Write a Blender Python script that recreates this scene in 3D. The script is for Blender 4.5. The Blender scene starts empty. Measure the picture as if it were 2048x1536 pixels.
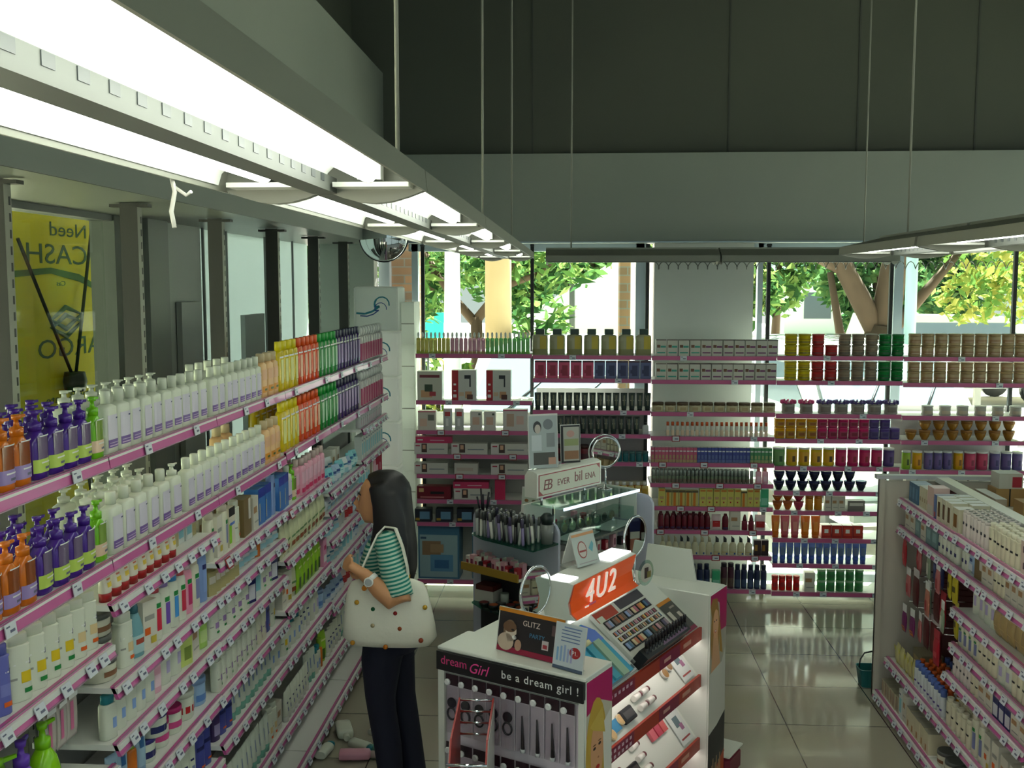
import bpy, math, random
from mathutils import Vector, Matrix
random.seed(11)
S = bpy.context.scene
COL = S.collection
R = math.radians

# ---------------------------------------------------------------- camera
cd = bpy.data.cameras.new('camera'); cam = bpy.data.objects.new('camera', cd); COL.objects.link(cam)
FPX = 2080.0
cd.sensor_fit = 'HORIZONTAL'; cd.sensor_width = 36.0; cd.lens = 36.0 * FPX / 2048.0
cd.clip_start = 0.05; cd.clip_end = 300
YAW = math.atan(126 / FPX); PIT = math.atan(201 / FPX * math.cos(YAW))
cam.location = (0, 0, 2.45); cam.rotation_euler = (math.pi / 2 - PIT, 0, YAW)
S.camera = cam

# ---------------------------------------------------------------- world, sun, exposure
w = bpy.data.worlds.new('sky'); S.world = w; w.use_nodes = True
nt = w.node_tree; bg = nt.nodes['Background']
sky = nt.nodes.new('ShaderNodeTexSky'); sky.sky_type = 'HOSEK_WILKIE'
sky.sun_direction = (0.25, 0.55, 0.8); sky.turbidity = 5.0; sky.ground_albedo = 0.5
hs = nt.nodes.new('ShaderNodeHueSaturation'); hs.inputs['Saturation'].default_value = .45; nt.links.new(sky.outputs[0], hs.inputs['Color']); nt.links.new(hs.outputs[0], bg.inputs[0]); bg.inputs[1].default_value = 3.8
sd = bpy.data.lights.new('sun', 'SUN'); sun = bpy.data.objects.new('sun', sd); COL.objects.link(sun)
sd.energy = 60.0; sd.angle = R(1.0); sd.color = (1.0, .96, .88)
sun.rotation_euler = Vector((-0.25, -0.42, -1.0)).to_track_quat('-Z', 'Y').to_euler()
S.view_settings.view_transform = 'Standard'; S.view_settings.look = 'None'
S.view_settings.gamma = 1.0; S.view_settings.use_curve_mapping = False
S.view_settings.exposure = -0.2
TUBE = 9.0

# ---------------------------------------------------------------- materials
def lin(c):
    c = c / 255.0
    return c / 12.92 if c <= .04045 else ((c + .055) / 1.055) ** 2.4
_m = {}
def mat(rgb, rough=.45, metal=0.0, name=None, emit=0.0, noise=0.0, scale=8.0, alpha=1.0, trans=0.0, coat=0.0, bump=0.0):
    key = (tuple(rgb), rough, metal, emit, noise, scale, alpha, trans, coat, bump)
    if key in _m: return _m[key]
    m = bpy.data.materials.new(name or 'paint_%d_%d_%d' % tuple(int(x) for x in rgb)); m.use_nodes = True
    n = m.node_tree; b = n.nodes['Principled BSDF']
    c = (lin(rgb[0]), lin(rgb[1]), lin(rgb[2]), 1)
    b.inputs['Base Color'].default_value = c; b.inputs['Roughness'].default_value = rough
    b.inputs['Metallic'].default_value = metal
    if trans: b.inputs['Transmission Weight'].default_value = trans; b.inputs['IOR'].default_value = 1.15
    if coat: b.inputs['Coat Weight'].default_value = coat
    if alpha < 1: b.inputs['Alpha'].default_value = alpha
    if emit:
        b.inputs['Emission Color'].default_value = c; b.inputs['Emission Strength'].default_value = emit
    if noise or bump:
        tc = n.nodes.new('ShaderNodeTexCoord'); nz = n.nodes.new('ShaderNodeTexNoise')
        nz.inputs['Scale'].default_value = scale; nz.inputs['Detail'].default_value = 4
        n.links.new(tc.outputs['Object'], nz.inputs['Vector'])
        if noise:
            mp = n.nodes.new('ShaderNodeMapRange'); mp.inputs[3].default_value = 1 - noise; mp.inputs[4].default_value = 1 + noise
            mx = n.nodes.new('ShaderNodeVectorMath'); mx.operation = 'SCALE'; mx.inputs[0].default_value = c[:3]
            n.links.new(nz.outputs['Fac'], mp.inputs[0]); n.links.new(mp.outputs[0], mx.inputs['Scale'])
            n.links.new(mx.outputs[0], b.inputs['Base Color'])
        if bump:
            bp = n.nodes.new('ShaderNodeBump'); bp.inputs['Strength'].default_value = bump; bp.inputs['Distance'].default_value = .01
            n.links.new(nz.outputs['Fac'], bp.inputs['Height']); n.links.new(bp.outputs[0], b.inputs['Normal'])
    _m[key] = m
    return m
def glass(rgb=(235, 245, 240), fac=.08, name='window_glass'):
    key = ('glass', tuple(rgb), fac)
    if key in _m: return _m[key]
    m = bpy.data.materials.new(name); m.use_nodes = True; n = m.node_tree; n.nodes.clear()
    o = n.nodes.new('ShaderNodeOutputMaterial'); t = n.nodes.new('ShaderNodeBsdfTransparent'); g = n.nodes.new('ShaderNodeBsdfGlossy')
    t.inputs[0].default_value = (lin(rgb[0]), lin(rgb[1]), lin(rgb[2]), 1); g.inputs['Roughness'].default_value = .03
    x = n.nodes.new('ShaderNodeMixShader'); fr = n.nodes.new('ShaderNodeLayerWeight'); fr.inputs[0].default_value = .25
    mm = n.nodes.new('ShaderNodeMath'); mm.operation = 'MULTIPLY'; mm.inputs[1].default_value = fac * 4
    n.links.new(fr.outputs['Facing'], mm.inputs[0]); n.links.new(mm.outputs[0], x.inputs[0])
    n.links.new(t.outputs[0], x.inputs[1]); n.links.new(g.outputs[0], x.inputs[2]); n.links.new(x.outputs[0], o.inputs[0])
    _m[key] = m
    return m
def frosted(rgb, t=.5):
    key = ('frost', tuple(rgb), t)
    if key in _m: return _m[key]
    m = leafmat(rgb, t).copy(); m.name = 'frosted_glass'; _m[key] = m; return m
def leafmat(rgb, t=.5):
    key = ('leaf', tuple(rgb), t)
    if key in _m: return _m[key]
    m = bpy.data.materials.new('leaf'); m.use_nodes = True; n = m.node_tree; n.nodes.clear()
    o = n.nodes.new('ShaderNodeOutputMaterial'); a = n.nodes.new('ShaderNodeBsdfDiffuse'); b = n.nodes.new('ShaderNodeBsdfTranslucent')
    c = (lin(rgb[0]), lin(rgb[1]), lin(rgb[2]), 1); a.inputs[0].default_value = c; b.inputs[0].default_value = c
    x = n.nodes.new('ShaderNodeMixShader'); x.inputs[0].default_value = t
    n.links.new(a.outputs[0], x.inputs[1]); n.links.new(b.outputs[0], x.inputs[2]); n.links.new(x.outputs[0], o.inputs[0])
    _m[key] = m
    return m

# ---------------------------------------------------------------- mesh builder
class MB:
    def __init__(s): s.v = []; s.f = []; s.m = []; s.sm = []; s.mats = []
    def mi(s, m):
        if m not in s.mats: s.mats.append(m)
        return s.mats.index(m)
    def add(s, vs, fs, m, smooth=False, M=None):
        o = len(s.v); i = s.mi(m)
        s.v += [tuple(M @ Vector(p)) if M is not None else tuple(p) for p in vs]
        for f in fs: s.f.append(tuple(o + k for k in f)); s.m.append(i); s.sm.append(smooth)
        return s
    def box(s, c, d, m, M=None, bev=0.0):
        x, y, z = c; a, b, e = d[0] / 2, d[1] / 2, d[2] / 2
        if bev > 0:
            t = bev; vs = []; 
            for zz, ins in ((-e, t), (-e + t, 0), (e - t, 0), (e, t)):
                A, B = a - ins, b - ins
                for px, py in ((-A + t, -B), (A - t, -B), (A, -B + t), (A, B - t), (A - t, B), (-A + t, B), (-A, B - t), (-A, -B + t)):
                    vs.append((x + px, y + py, z + zz))
            fs = [tuple(range(7, -1, -1)), tuple(range(24, 32))]
            for r in range(3):
                for k in range(8): fs.append((r * 8 + k, r * 8 + (k + 1) % 8, (r + 1) * 8 + (k + 1) % 8, (r + 1) * 8 + k))
            return s.add(vs, fs, m, False, M)
        vs = [(x + i * a, y + j * b, z + k * e) for k in (-1, 1) for j in (-1, 1) for i in (-1, 1)]
        return s.add(vs, [(0, 2, 3, 1), (4, 5, 7, 6), (0, 1, 5, 4), (2, 6, 7, 3), (0, 4, 6, 2), (1, 3, 7, 5)], m, False, M)
    def loft(s, rings, m, c0=True, c1=True, smooth=True, M=None):
        n = len(rings[0]); vs = [p for r in rings for p in r]; fs = []
        for r in range(len(rings) - 1):
            for k in range(n): fs.append((r * n + k, r * n + (k + 1) % n, (r + 1) * n + (k + 1) % n, (r + 1) * n + k))
        s.add(vs, fs, m, smooth, M)
        o = len(s.v) - len(vs); i = s.mi(m)
        if c0: s.f.append(tuple(o + k for k in range(n - 1, -1, -1))); s.m.append(i); s.sm.append(False)
        if c1: s.f.append(tuple(o + (len(rings) - 1) * n + k for k in range(n))); s.m.append(i); s.sm.append(False)
        return s
    def lathe(s, prof, m, n=16, c=(0, 0, 0), c0=True, c1=True, M=None, smooth=True):
        rings = [[(c[0] + r * math.cos(2 * math.pi * k / n), c[1] + r * math.sin(2 * math.pi * k / n), c[2] + z) for k in range(n)] for r, z in prof]
        return s.loft(rings, m, c0, c1, smooth, M)
    def cyl(s, a, b, r, m, n=10, r2=None, smooth=True):
        a, b = Vector(a), Vector(b); d = (b - a)
        q = d.to_track_quat('Z', 'Y'); r2 = r if r2 is None else r2
        rings = [[tuple(p + q @ Vector((rr * math.cos(2 * math.pi * k / n), rr * math.sin(2 * math.pi * k / n), 0))) for k in range(n)] for p, rr in ((a, r), (b, r2))]
        return s.loft(rings, m, smooth=smooth)
    def tube(s, pts, r, m, n=8, closed=False):
        pts = [Vector(p) for p in pts]; N = len(pts); rings = []; up = Vector((0, 0, 1)); prev = None
        for i, p in enumerate(pts):
            t = (pts[(i + 1) % N] - pts[i - 1]) if closed else (pts[min(i + 1, N - 1)] - pts[max(i - 1, 0)])
            t.normalize()
            u = (prev - t * prev.dot(t)) if prev is not None else (up.cross(t) if abs(t.z) < .95 else Vector((1, 0, 0)).cross(t))
            if u.length < 1e-6: u = Vector((1, 0, 0)).cross(t)
            u.normalize(); prev = u; v = t.cross(u); rr = r[i] if isinstance(r, (list, tuple)) else r
            rings.append([tuple(p + u * (rr * math.cos(2 * math.pi * k / n)) + v * (rr * math.sin(2 * math.pi * k / n))) for k in range(n)])
        if closed: rings.append(rings[0]); return s.loft(rings, m, False, False)
        return s.loft(rings, m)
    def poly(s, pts, m, M=None): return s.add(pts, [tuple(range(len(pts)))], m, False, M)
    def slab(s, pts, h, m, M=None):
        n = len(pts); vs = [(p[0], p[1], p[2]) for p in pts] + [(p[0] + h[0], p[1] + h[1], p[2] + h[2]) for p in pts]
        fs = [tuple(range(n - 1, -1, -1)), tuple(range(n, 2 * n))] + [(k, (k + 1) % n, n + (k + 1) % n, n + k) for k in range(n)]
        return s.add(vs, fs, m, False, M)
    def mesh(s, name):
        me = bpy.data.meshes.new(name); me.from_pydata(s.v, [], s.f)
        for m in s.mats: me.materials.append(m)
        me.polygons.foreach_set('material_index', s.m); me.polygons.foreach_set('use_smooth', s.sm)
        me.update(); return me
    def build(s, name, parent=None, loc=None, rz=0.0, **kw):
        o = bpy.data.objects.new(name, s.mesh(name)); COL.objects.link(o)
        if parent is not None: o.parent = parent
        if loc is not None: o.location = loc
        if rz: o.rotation_euler = (0, 0, rz)
        for k, v in kw.items(): o[k] = v
        return o

def empty(name, loc=(0, 0, 0), rz=0.0, label=None, category=None, group=None):
    o = bpy.data.objects.new(name, None); COL.objects.link(o); o.location = loc; o.rotation_euler = (0, 0, rz); o.empty_display_size = .05
    tag(o, label, category, group); return o
def tag(o, label=None, category=None, group=None, kind=None):
    if label: o['label'] = label
    if category: o['category'] = category
    if group: o['group'] = group
    if kind: o['kind'] = kind
    return o
def sup(w, d, z, e=2.5, n=20, cx=0, cy=0):
    out = []
    for k in range(n):
        t = 2 * math.pi * (k + .5) / n; c, q = math.cos(t), math.sin(t)
        out.append((cx + w * math.copysign(abs(c) ** (2 / e), c), cy + d * math.copysign(abs(q) ** (2 / e), q), z))
    return out
_txt = {}
def text_mb(mb, s, size, m, M, ext=.0006, align='CENTER', shear=0.0, space=1.0):
    key = (s, size, ext, align, shear, space)
    if key not in _txt:
        c = bpy.data.curves.new('lettering', 'FONT'); c.body = s; c.size = size; c.extrude = ext; c.align_x = align; c.resolution_u = 3; c.shear = shear; c.space_character = space
        o = bpy.data.objects.new('lettering', c); COL.objects.link(o)
        bpy.context.view_layer.update(); dg = bpy.context.evaluated_depsgraph_get(); me = o.evaluated_get(dg).to_mesh()
        _txt[key] = ([tuple(v.co) for v in me.vertices], [tuple(p.vertices) for p in me.polygons])
        o.evaluated_get(dg).to_mesh_clear(); bpy.data.objects.remove(o); bpy.data.curves.remove(c)
    v, f = _txt[key]; mb.add(v, f, m, False, M)
def FR(x, y, z, rx=90, ry=0, rz=0):
    return Matrix.Translation((x, y, z)) @ Matrix.Rotation(R(rz), 4, 'Z') @ Matrix.Rotation(R(rx), 4, 'X')
def ell(cx, cz, rx, rz_, y, n=18, a0=0, a1=360):
    return [(cx + rx * math.cos(R(a0 + (a1 - a0) * k / n)), y, cz + rz_ * math.sin(R(a0 + (a1 - a0) * k / n))) for k in range(n)]

WHITE = mat((214, 218, 208), .4); WHITE2 = mat((226, 226, 220), .3); PINK = mat((192, 88, 148), .35, coat=.3); PINKD = mat((196, 92, 138), .4)
STEEL = mat((150, 152, 150), .35, .6); CHROME = mat((225, 228, 230), .08, 1.0); BLACK = mat((18, 18, 20), .4); GREYM = mat((96, 100, 96), .5)
TAGW = mat((205, 208, 214), .4); TAGR = mat((150, 40, 45), .4); INK = mat((96, 98, 120), .6)
# ================================================================ the room
floor_m = bpy.data.materials.new('polished_floor_tiles'); floor_m.use_nodes = True
n = floor_m.node_tree; b = n.nodes['Principled BSDF']
tc = n.nodes.new('ShaderNodeTexCoord'); mp = n.nodes.new('ShaderNodeMapping'); br = n.nodes.new('ShaderNodeTexBrick')
mp.inputs['Location'].default_value = (-0.07, -0.08, 0)
n.links.new(tc.outputs['Object'], mp.inputs[0]); n.links.new(mp.outputs[0], br.inputs['Vector'])
br.offset = 0.0; br.inputs['Scale'].default_value = 1.0; br.inputs['Brick Width'].default_value = .56; br.inputs['Row Height'].default_value = .56
br.inputs['Mortar Size'].default_value = .0035; br.inputs['Mortar Smooth'].default_value = .1
br.inputs['Color1'].default_value = (lin(168), lin(162), lin(144), 1); br.inputs['Color2'].default_value = (lin(165), lin(159), lin(141), 1); br.inputs['Mortar'].default_value = (lin(70), lin(68), lin(58), 1)
n.links.new(br.outputs['Color'], b.inputs['Base Color']); b.inputs['Roughness'].default_value = .14; b.inputs['Coat Weight'].default_value = .2; b.inputs['Coat Roughness'].default_value = .05
f = MB().box((1.5, 3.2, -.06), (8.0, 11.0, .12), floor_m).build('floor'); tag(f, kind='structure')

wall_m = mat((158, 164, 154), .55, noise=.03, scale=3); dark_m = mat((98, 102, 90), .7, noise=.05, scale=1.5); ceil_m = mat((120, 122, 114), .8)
pan_m = mat((150, 156, 150), .5); panb_m = mat((178, 188, 192), .4); alu = mat((170, 184, 192), .35, .3)
# back header, dark wall above it
m = MB(); m.box((1.6, 8.40, 3.115), (6.6, .3, .69), wall_m); m.box((1.6, 8.248, 2.775), (6.6, .02, .012), alu)
tag(m.build('wall_header'), kind='structure')
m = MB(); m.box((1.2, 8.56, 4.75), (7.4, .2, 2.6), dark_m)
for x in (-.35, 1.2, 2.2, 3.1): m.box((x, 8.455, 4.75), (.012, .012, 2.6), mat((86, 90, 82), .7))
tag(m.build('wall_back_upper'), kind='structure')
tag(MB().box((1.5, 3.2, 6.08), (9, 11.5, .1), ceil_m).build('ceiling'), kind='structure')
# left soffit: underside 2.77, face to 4.13, recess above
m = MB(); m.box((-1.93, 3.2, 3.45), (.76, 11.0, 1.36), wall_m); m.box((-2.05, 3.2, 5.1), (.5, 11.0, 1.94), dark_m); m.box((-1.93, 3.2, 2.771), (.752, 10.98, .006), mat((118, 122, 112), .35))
tag(m.build('trim_soffit'), kind='structure')
m = MB(); m.box((4.6, 3.2, .2), (.12, 11, .4), wall_m); m.box((4.6, 3.2, 4.9), (.12, 11, 2.2), wall_m)
for y in (-2.2, 1.5, 5.2, 8.6): m.box((4.6, y, 2.1), (.12, .3, 3.4), wall_m)
tag(m.build('wall_right'), kind='structure'); o = MB().box((4.6, 3.2, 2.1), (.012, 11, 3.4), glass()).build('window_fill_right'); tag(o, kind='structure')  # unseen window added in the right wall for daylight fill
m = MB(); m.box((1.5, -2.35, 5.3), (7.4, .12, 1.4), wall_m); m.box((1.5, -2.35, .1), (7.4, .12, .2), wall_m)
for x in (-2.1, .4, 2.8, 4.5): m.box((x, -2.35, 2.4), (.2, .12, 4.6), alu)
tag(m.build('wall_front'), kind='structure'); o = MB().box((1.5, -2.35, 2.4), (7.4, .012, 4.6), glass()).build('window_fill_front'); tag(o, kind='structure')  # unseen glazing behind the camera, put in to let fill daylight reach the room
# left wall: solid panels from Y 4.25 on, window before that
m = MB(); m.box((-2.2, 7.15, 1.4), (.02, 2.6, 2.74), frosted((190, 206, 204), .6)); m.box((-2.2, 5.42, 1.4), (.12, .9, 2.74), pan_m)
for y in (5.9, 6.3, 7.1, 7.8): m.box((-2.135, y, 1.4), (.012, .02, 2.74), mat((108, 114, 112), .5))
m.box((-2.12, 5.62, 1.2), (.03, .3, 2.3), pan_m); m.box((-2.12, 6.75, 1.15), (.03, .42, 2.2), pan_m)
tag(m.build('wall_left'), kind='structure')
m = MB()
for y, ww, mm_ in ((4.88, .24, mat((84, 90, 80), .6)), (3.0, .08, GREYM), (1.3, .08, GREYM)): m.box((-2.2, y, 1.4), (.12, ww, 2.74), mm_)
m.box((-2.2, 3.0, .35), (.1, 4.0, .7), mat((110, 112, 108), .6)); m.box((-2.2, 3.0, 2.755), (.1, 4.0, .03), GREYM)
o = m.build('window_1'); tag(o, kind='structure')
MB().box((-2.2, 3.0, 1.72), (.012, 4.0, 2.06), glass((225, 235, 225), .05)).build('pane', o)
MB().box((-2.12, 5.15, 1.4), (.06, .25, 2.74), mat((120, 126, 120), .4)).build('frame', o)
# back window wall: piers and glass
brick_m = bpy.data.materials.new('brick_pier'); brick_m.use_nodes = True; n = brick_m.node_tree; b = n.nodes['Principled BSDF']
tc = n.nodes.new('ShaderNodeTexCoord'); mp = n.nodes.new('ShaderNodeMapping'); mp.inputs['Rotation'].default_value = (R(90), 0, 0); br = n.nodes.new('ShaderNodeTexBrick')
n.links.new(tc.outputs['Object'], mp.inputs[0]); n.links.new(mp.outputs[0], br.inputs['Vector']); br.inputs['Scale'].default_value = 1.0
br.inputs['Brick Width'].default_value = .22; br.inputs['Row Height'].default_value = .07; br.inputs['Mortar Size'].default_value = .006
br.inputs['Color1'].default_value = (lin(150), lin(112), lin(78), 1); br.inputs['Color2'].default_value = (lin(116), lin(92), lin(68), 1); br.inputs['Mortar'].default_value = (lin(120), lin(116), lin(104), 1)
n.links.new(br.outputs['Color'], b.inputs['Base Color']); b.inputs['Roughness'].default_value = .8
m = MB(); m.box((-1.87, 8.42, 1.39), (.5, .16, 2.76), wall_m); tag(m.build('wall_back'), kind='structure')
tag(MB().box((-1.58, 8.62, 1.39), (.09, .1, 2.76), alu).build('trim_1'), kind='structure')
tag(MB().box((-1.43, 8.85, 1.5), (.24, .3, 3.0), brick_m).build('trim_brick'), kind='structure')
tag(MB().box((.42, 9.0, 1.5), (.09, .3, 3.0), brick_m).build('trim_brick.001'), kind='structure')
m = MB(); m.box((1.02, 8.50, 1.39), (.78, .24, 2.76), mat((196, 200, 196), .6)); tag(m.build('wall_pillar'), kind='structure')
m = MB()
for x, ww in ((-1.30, .05), (.53, .09), (1.47, .04), (2.55, .07), (3.7, .06)): m.box((x, 8.46, 1.39), (ww, .08, 2.76), alu)
m.box((-.4, 8.46, .05), (1.9, .08, .1), alu); m.box((2.6, 8.46, .05), (2.4, .08, .1), alu); m.box((-.4, 8.46, 2.74), (1.9, .08, .06), alu); m.box((2.6, 8.46, 2.74), (2.4, .08, .06), alu)
m.box((-.4, 8.46, 1.03), (1.75, .05, .03), mat((150, 140, 140), .5))
o = m.build('window_2'); tag(o, kind='structure')
MB().box((-.4, 8.46, 1.4), (1.75, .012, 2.64), glass()).build('pane', o); MB().box((2.02, 8.46, 1.4), (1.0, .012, 2.64), glass()).build('pane', o); MB().box((3.1, 8.46, 1.4), (1.1, .012, 2.64), glass()).build('pane', o)
tag(MB().box((4.15, 8.46, 1.39), (.85, .12, 2.76), wall_m).build('wall_back_end'), kind='structure')

# ================================================================ shelving
ORD = ['zeroth'] + 'first second third fourth fifth sixth seventh eighth ninth tenth eleventh twelfth thirteenth fourteenth fifteenth sixteenth seventeenth eighteenth nineteenth twentieth'.split()
for t, tt in (('twenty', 'twentieth'), ('thirty', 'thirtieth'), ('forty', 'fortieth'), ('fifty', 'fiftieth'), ('sixty', 'sixtieth')):
    if t != 'twenty': ORD.append(tt)
    ORD += [t + '-' + q for q in ORD[1:10]]
tag_mb = MB(); tag_mb.box((0, -.0015, 0), (.05, .003, .036), TAGW); tag_mb.box((.006, -.0032, -.004), (.022, .0006, .007), INK); tag_mb.box((-.012, -.0032, .009), (.016, .0006, .004), INK)
TAG = tag_mb.mesh('price_tag')
t2 = MB(); t2.box((0, -.0015, 0), (.062, .003, .046), TAGR); t2.box((0, -.0032, 0), (.05, .0008, .034), TAGW); t2.box((.004, -.004, -.002), (.026, .0006, .008), INK)
TAG2 = t2.mesh('price_tag_holder')
def mkshelf(unit, x0, x1, zc, front, depth, tags=3, red=0, ang=0.0, sh=.04, board=WHITE2, strip=PINK, rnd=random):
    """local: x along, front face at y=front (facing -y), z centre of the price strip"""
    m = MB(); m.box(((x0 + x1) / 2, front + depth / 2 + .004, zc + .006), (x1 - x0 - .006, depth, .018), board)
    o = m.build('shelf', unit)
    s = MB(); t = math.tan(R(ang)) * sh
    X0, X1 = x0 + .003, x1 - .003; z0, z1 = zc - sh / 2, zc + sh / 2
    s.add([(X0, front, z0), (X1, front, z0), (X1, front + t, z1), (X0, front + t, z1), (X0, front + .012, z0), (X1, front + .012, z0), (X1, front + t + .012, z1), (X0, front + t + .012, z1)],
          [(0, 1, 2, 3), (4, 7, 6, 5), (0, 3, 7, 4), (1, 5, 6, 2), (3, 2, 6, 7), (0, 4, 5, 1)], strip)
    clear = mat((168, 140, 156), .2, coat=.4)
    s.box(((X0 + X1) / 2, front - .001, z0 + .002), (X1 - X0, .005, .003), clear); s.box(((X0 + X1) / 2, front + t - .001, z1 - .001), (X1 - X0, .004, .002), clear)
    s.build('price_strip', o)
    for k in range(tags):
        q = bpy.data.objects.new('price_tag', TAG2 if k < red else TAG); COL.objects.link(q); q.parent = o
        q.location = (x0 + (x1 - x0) * (k + .5 + rnd.uniform(-.28, .28)) / tags, front - .003, zc); q.rotation_euler = (-R(ang), 0, 0)
    return o
C_U = STEEL
def upright(unit, x, y, z0, z1, wdt=.05, dp=.03, m=STEEL, side=1):
    q = MB(); q.box((x, y, (z0 + z1) / 2), (wdt, dp, z1 - z0), m); k = z0 + .05
    if dp > .05: q.box((x, y - dp / 2 - .0003, (z0 + z1) / 2), (wdt - .002, .002, z1 - z0 - .002), C_U)
    while k < z1 - .03:
        q.box((x + side * (wdt / 2 - .012), y - dp / 2 - .0016, k), (.009, .001, .026), BLACK); k += .05
    q.box((x, y, z1 - .01), (wdt * 1.05, dp * 2.2, .012), m)
    return q.build('upright', unit)
LE = [2.11, 3.06, 4.02, 5.0, 5.95, 6.9, 7.8]; LF = -1.415; LB = -1.70
# local frame of wall bays: x = world Y - y0, y = LF - world X ; rotated +90 deg so local -y faces +X
LZ = [[1.905, 1.585, 1.32, .93, .60], [1.905, 1.585, 1.44, 1.175, .99, .765, .5, .2], [1.905, 1.585, 1.31, 1.17, .985, .76, .546, .207],
      [1.905, 1.6, 1.30, 1.05, .793, .547, .205], [1.9, 1.6, 1.205, 1.085, .91, .735, .5, .2], [1.895, 1.6, 1.45, 1.232, 1.0, .75, .5, .2]]
WB = ['first', 'second', 'third', 'fourth', 'fifth', 'sixth']
up_m = mat((52, 52, 45), .55); C_U = mat((150, 150, 138), .4, .2)
for i in range(6):
    y0, y1 = LE[i], LE[i + 1]
    u = empty('shelving_unit', (LF, y0, 0), R(90), 'tall steel wall shelving bay with pink price strips, %s from the near end' % WB[i], 'shelving', 'wall shelving bays')
    L_ = y1 - y0; D = LF - LB
    for k, z in enumerate(LZ[i]):
        mkshelf(u, 0, L_, z, 0, D, [2, 2][k] if k < 2 else 7, 1 if (k == 2 and i in (2, 3)) else 0, ang=8 if k < 2 else 22, sh=.042)
    mkshelf(u, 0, L_, .075, -.10, D + .1, 6, 0, ang=22, sh=.042)
    MB().box((L_ / 2 + .03, D + .03, .7), (L_ - .14, .012, 1.3), mat((150, 150, 146), .6)).build('back_panel', u)
    MB().box((L_ / 2, D / 2 - .02, .03), (L_, D, .05), GREYM).build('plinth', u)
    upright(u, L_ + .024, D + .05, 0, 2.765, .042, .07, up_m, 1)
    if i == 0: upright(u, .024, D + .05, 0, 2.765, .042, .07, up_m, 1)
BX = [-1.23, -.325, .583, 1.525, 2.465, 3.4]; BF = 7.95
BN = ['hair-dryer', 'dark-tube', 'pillar', 'tub', 'end']
def bz(y): return 2.45 - (y - 567) * BF / 2080 * 1.003
BY = [[711.5, 806, 867, 916, 957, 1009, 1056, 1176], [713.6, 760, 824, 871.6, 928, 998, 1060, 1180], [714, 761.5, 826, 875, 928, 970, 1017, 1065, 1117, 1186],
      [713, 762, 828, 878, 933, 983, 1023, 1079, 1131, 1189], [714, 765, 830, 879, 938, 992]]
BZ = [[bz(y) for y in r] for r in BY]
BZ[4] += [.62, .35, .1]
for i in range(5):
    x0, x1 = BX[i], BX[i + 1]; L_ = x1 - x0
    u = empty('shelving_unit', (x0, BF, 0), 0, 'window shelving bay with slotted uprights, %s bay from the tissue stack' % WB[i], 'shelving', 'window shelving bays')
    for k, z in enumerate(BZ[i]):
        mkshelf(u, 0, L_, z, 0, .3, [1, 1, 1, 2, 3][min(k, 4)] if i != 0 else 2, {0: [0, 0, 4, 2, 2, 0, 0, 0], 2: [0, 0, 0, 1, 3, 3, 2, 3, 3, 0], 3: [0] * 10, 1: [0] * 10, 4: [0] * 10}[i][k], sh=.034, strip=PINKD)
    up = mat((52, 54, 52), .5, .4)
    upright(u, L_ - .016, .33, 0, 2.76, .028, .03, up); 
    if i == 0: upright(u, .016, .33, 0, 2.76, .028, .03, up)
    pz = {0: (.12, 1.42), 1: (.12, 1.62), 4: (.12, 1.5)}.get(i)
    if pz: MB().box((L_ / 2, .335, (pz[0] + pz[1]) / 2), (L_ - .04, .01, pz[1] - pz[0]), mat((176, 172, 172), .6) if i else mat((168, 166, 160), .6)).build('back_panel', u)
# ================================================================ goods: kinds
class Kind:
    def __init__(s, name, look, cat, w, d, h): s.name = name; s.look = look; s.cat = cat; s.w = w; s.d = d; s.h = h; s.parts = []
    def root(s, mb): s.rootmesh = mb.mesh(s.name); return s
    def part(s, nm, mb): s.parts.append((nm, mb.mesh(nm))); return s
COUNT = {}; NOBJ = [0]; LABELS = {}
def room_above(levels, zc, up=0.0):
    """clear height over a shelf (or over a lower tier) up to the strip of the next shelf"""
    nx = [q for q in levels if q > zc + .03]
    return (min(nx) - .026 - zc - .0155 - up) if nx else 9.0
bay_of = lambda y: max(0, min(5, [i for i in range(6) if LE[i] <= y + .001][-1] if y >= LE[0] else 0))
fitw = lambda pitch, w: min(1.0, pitch / (w * 1.07))
def put(k, x, y, z, rz, where=None, group=None, tilt=None, label=None, end='near end', fit=1.0, gap=9.0):
    o = bpy.data.objects.new(k.name, k.rootmesh); COL.objects.link(o)
    o.location = (x, y, z); o.rotation_euler = (tilt[0] if tilt else 0, tilt[1] if tilt else 0, rz)
    if label is None:
        key = (where, k.look); COUNT[key] = COUNT.get(key, 0) + 1
        label = '%s, %s from %s, %s' % (k.look, ORD[COUNT[key]], end, where)
    o.scale = (min(1, fit), min(1, fit), min(1.0, gap / k.h))
    o['label'] = label; o['category'] = k.cat; o['group'] = group or ('%ss on the %s' % (k.look, where))[:80]
    for nm, me in k.parts:
        q = bpy.data.objects.new(nm, me); COL.objects.link(q); q.parent = o
    LABELS.setdefault(label, []).append(o.name); NOBJ[0] += 1
    return o
def patch(mb, w, d, e, z0, z1, a0, a1, m, off=.0008, tp=None):
    N = 6; vs = []
    for z in (z0, z1):
        sc = tp(z) if tp else 1.0
        for i in range(N + 1):
            t = -math.pi / 2 + (a0 + (a1 - a0) * i / N) * math.pi / 2
            c, q = math.cos(t), math.sin(t)
            vs.append(((w * sc + off) * math.copysign(abs(c) ** (2 / e), c), (d * sc + off) * math.copysign(abs(q) ** (2 / e), q), z))
    mb.add(vs, [(i, i + 1, N + 2 + i, N + 1 + i) for i in range(N)], m, True)
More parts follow.
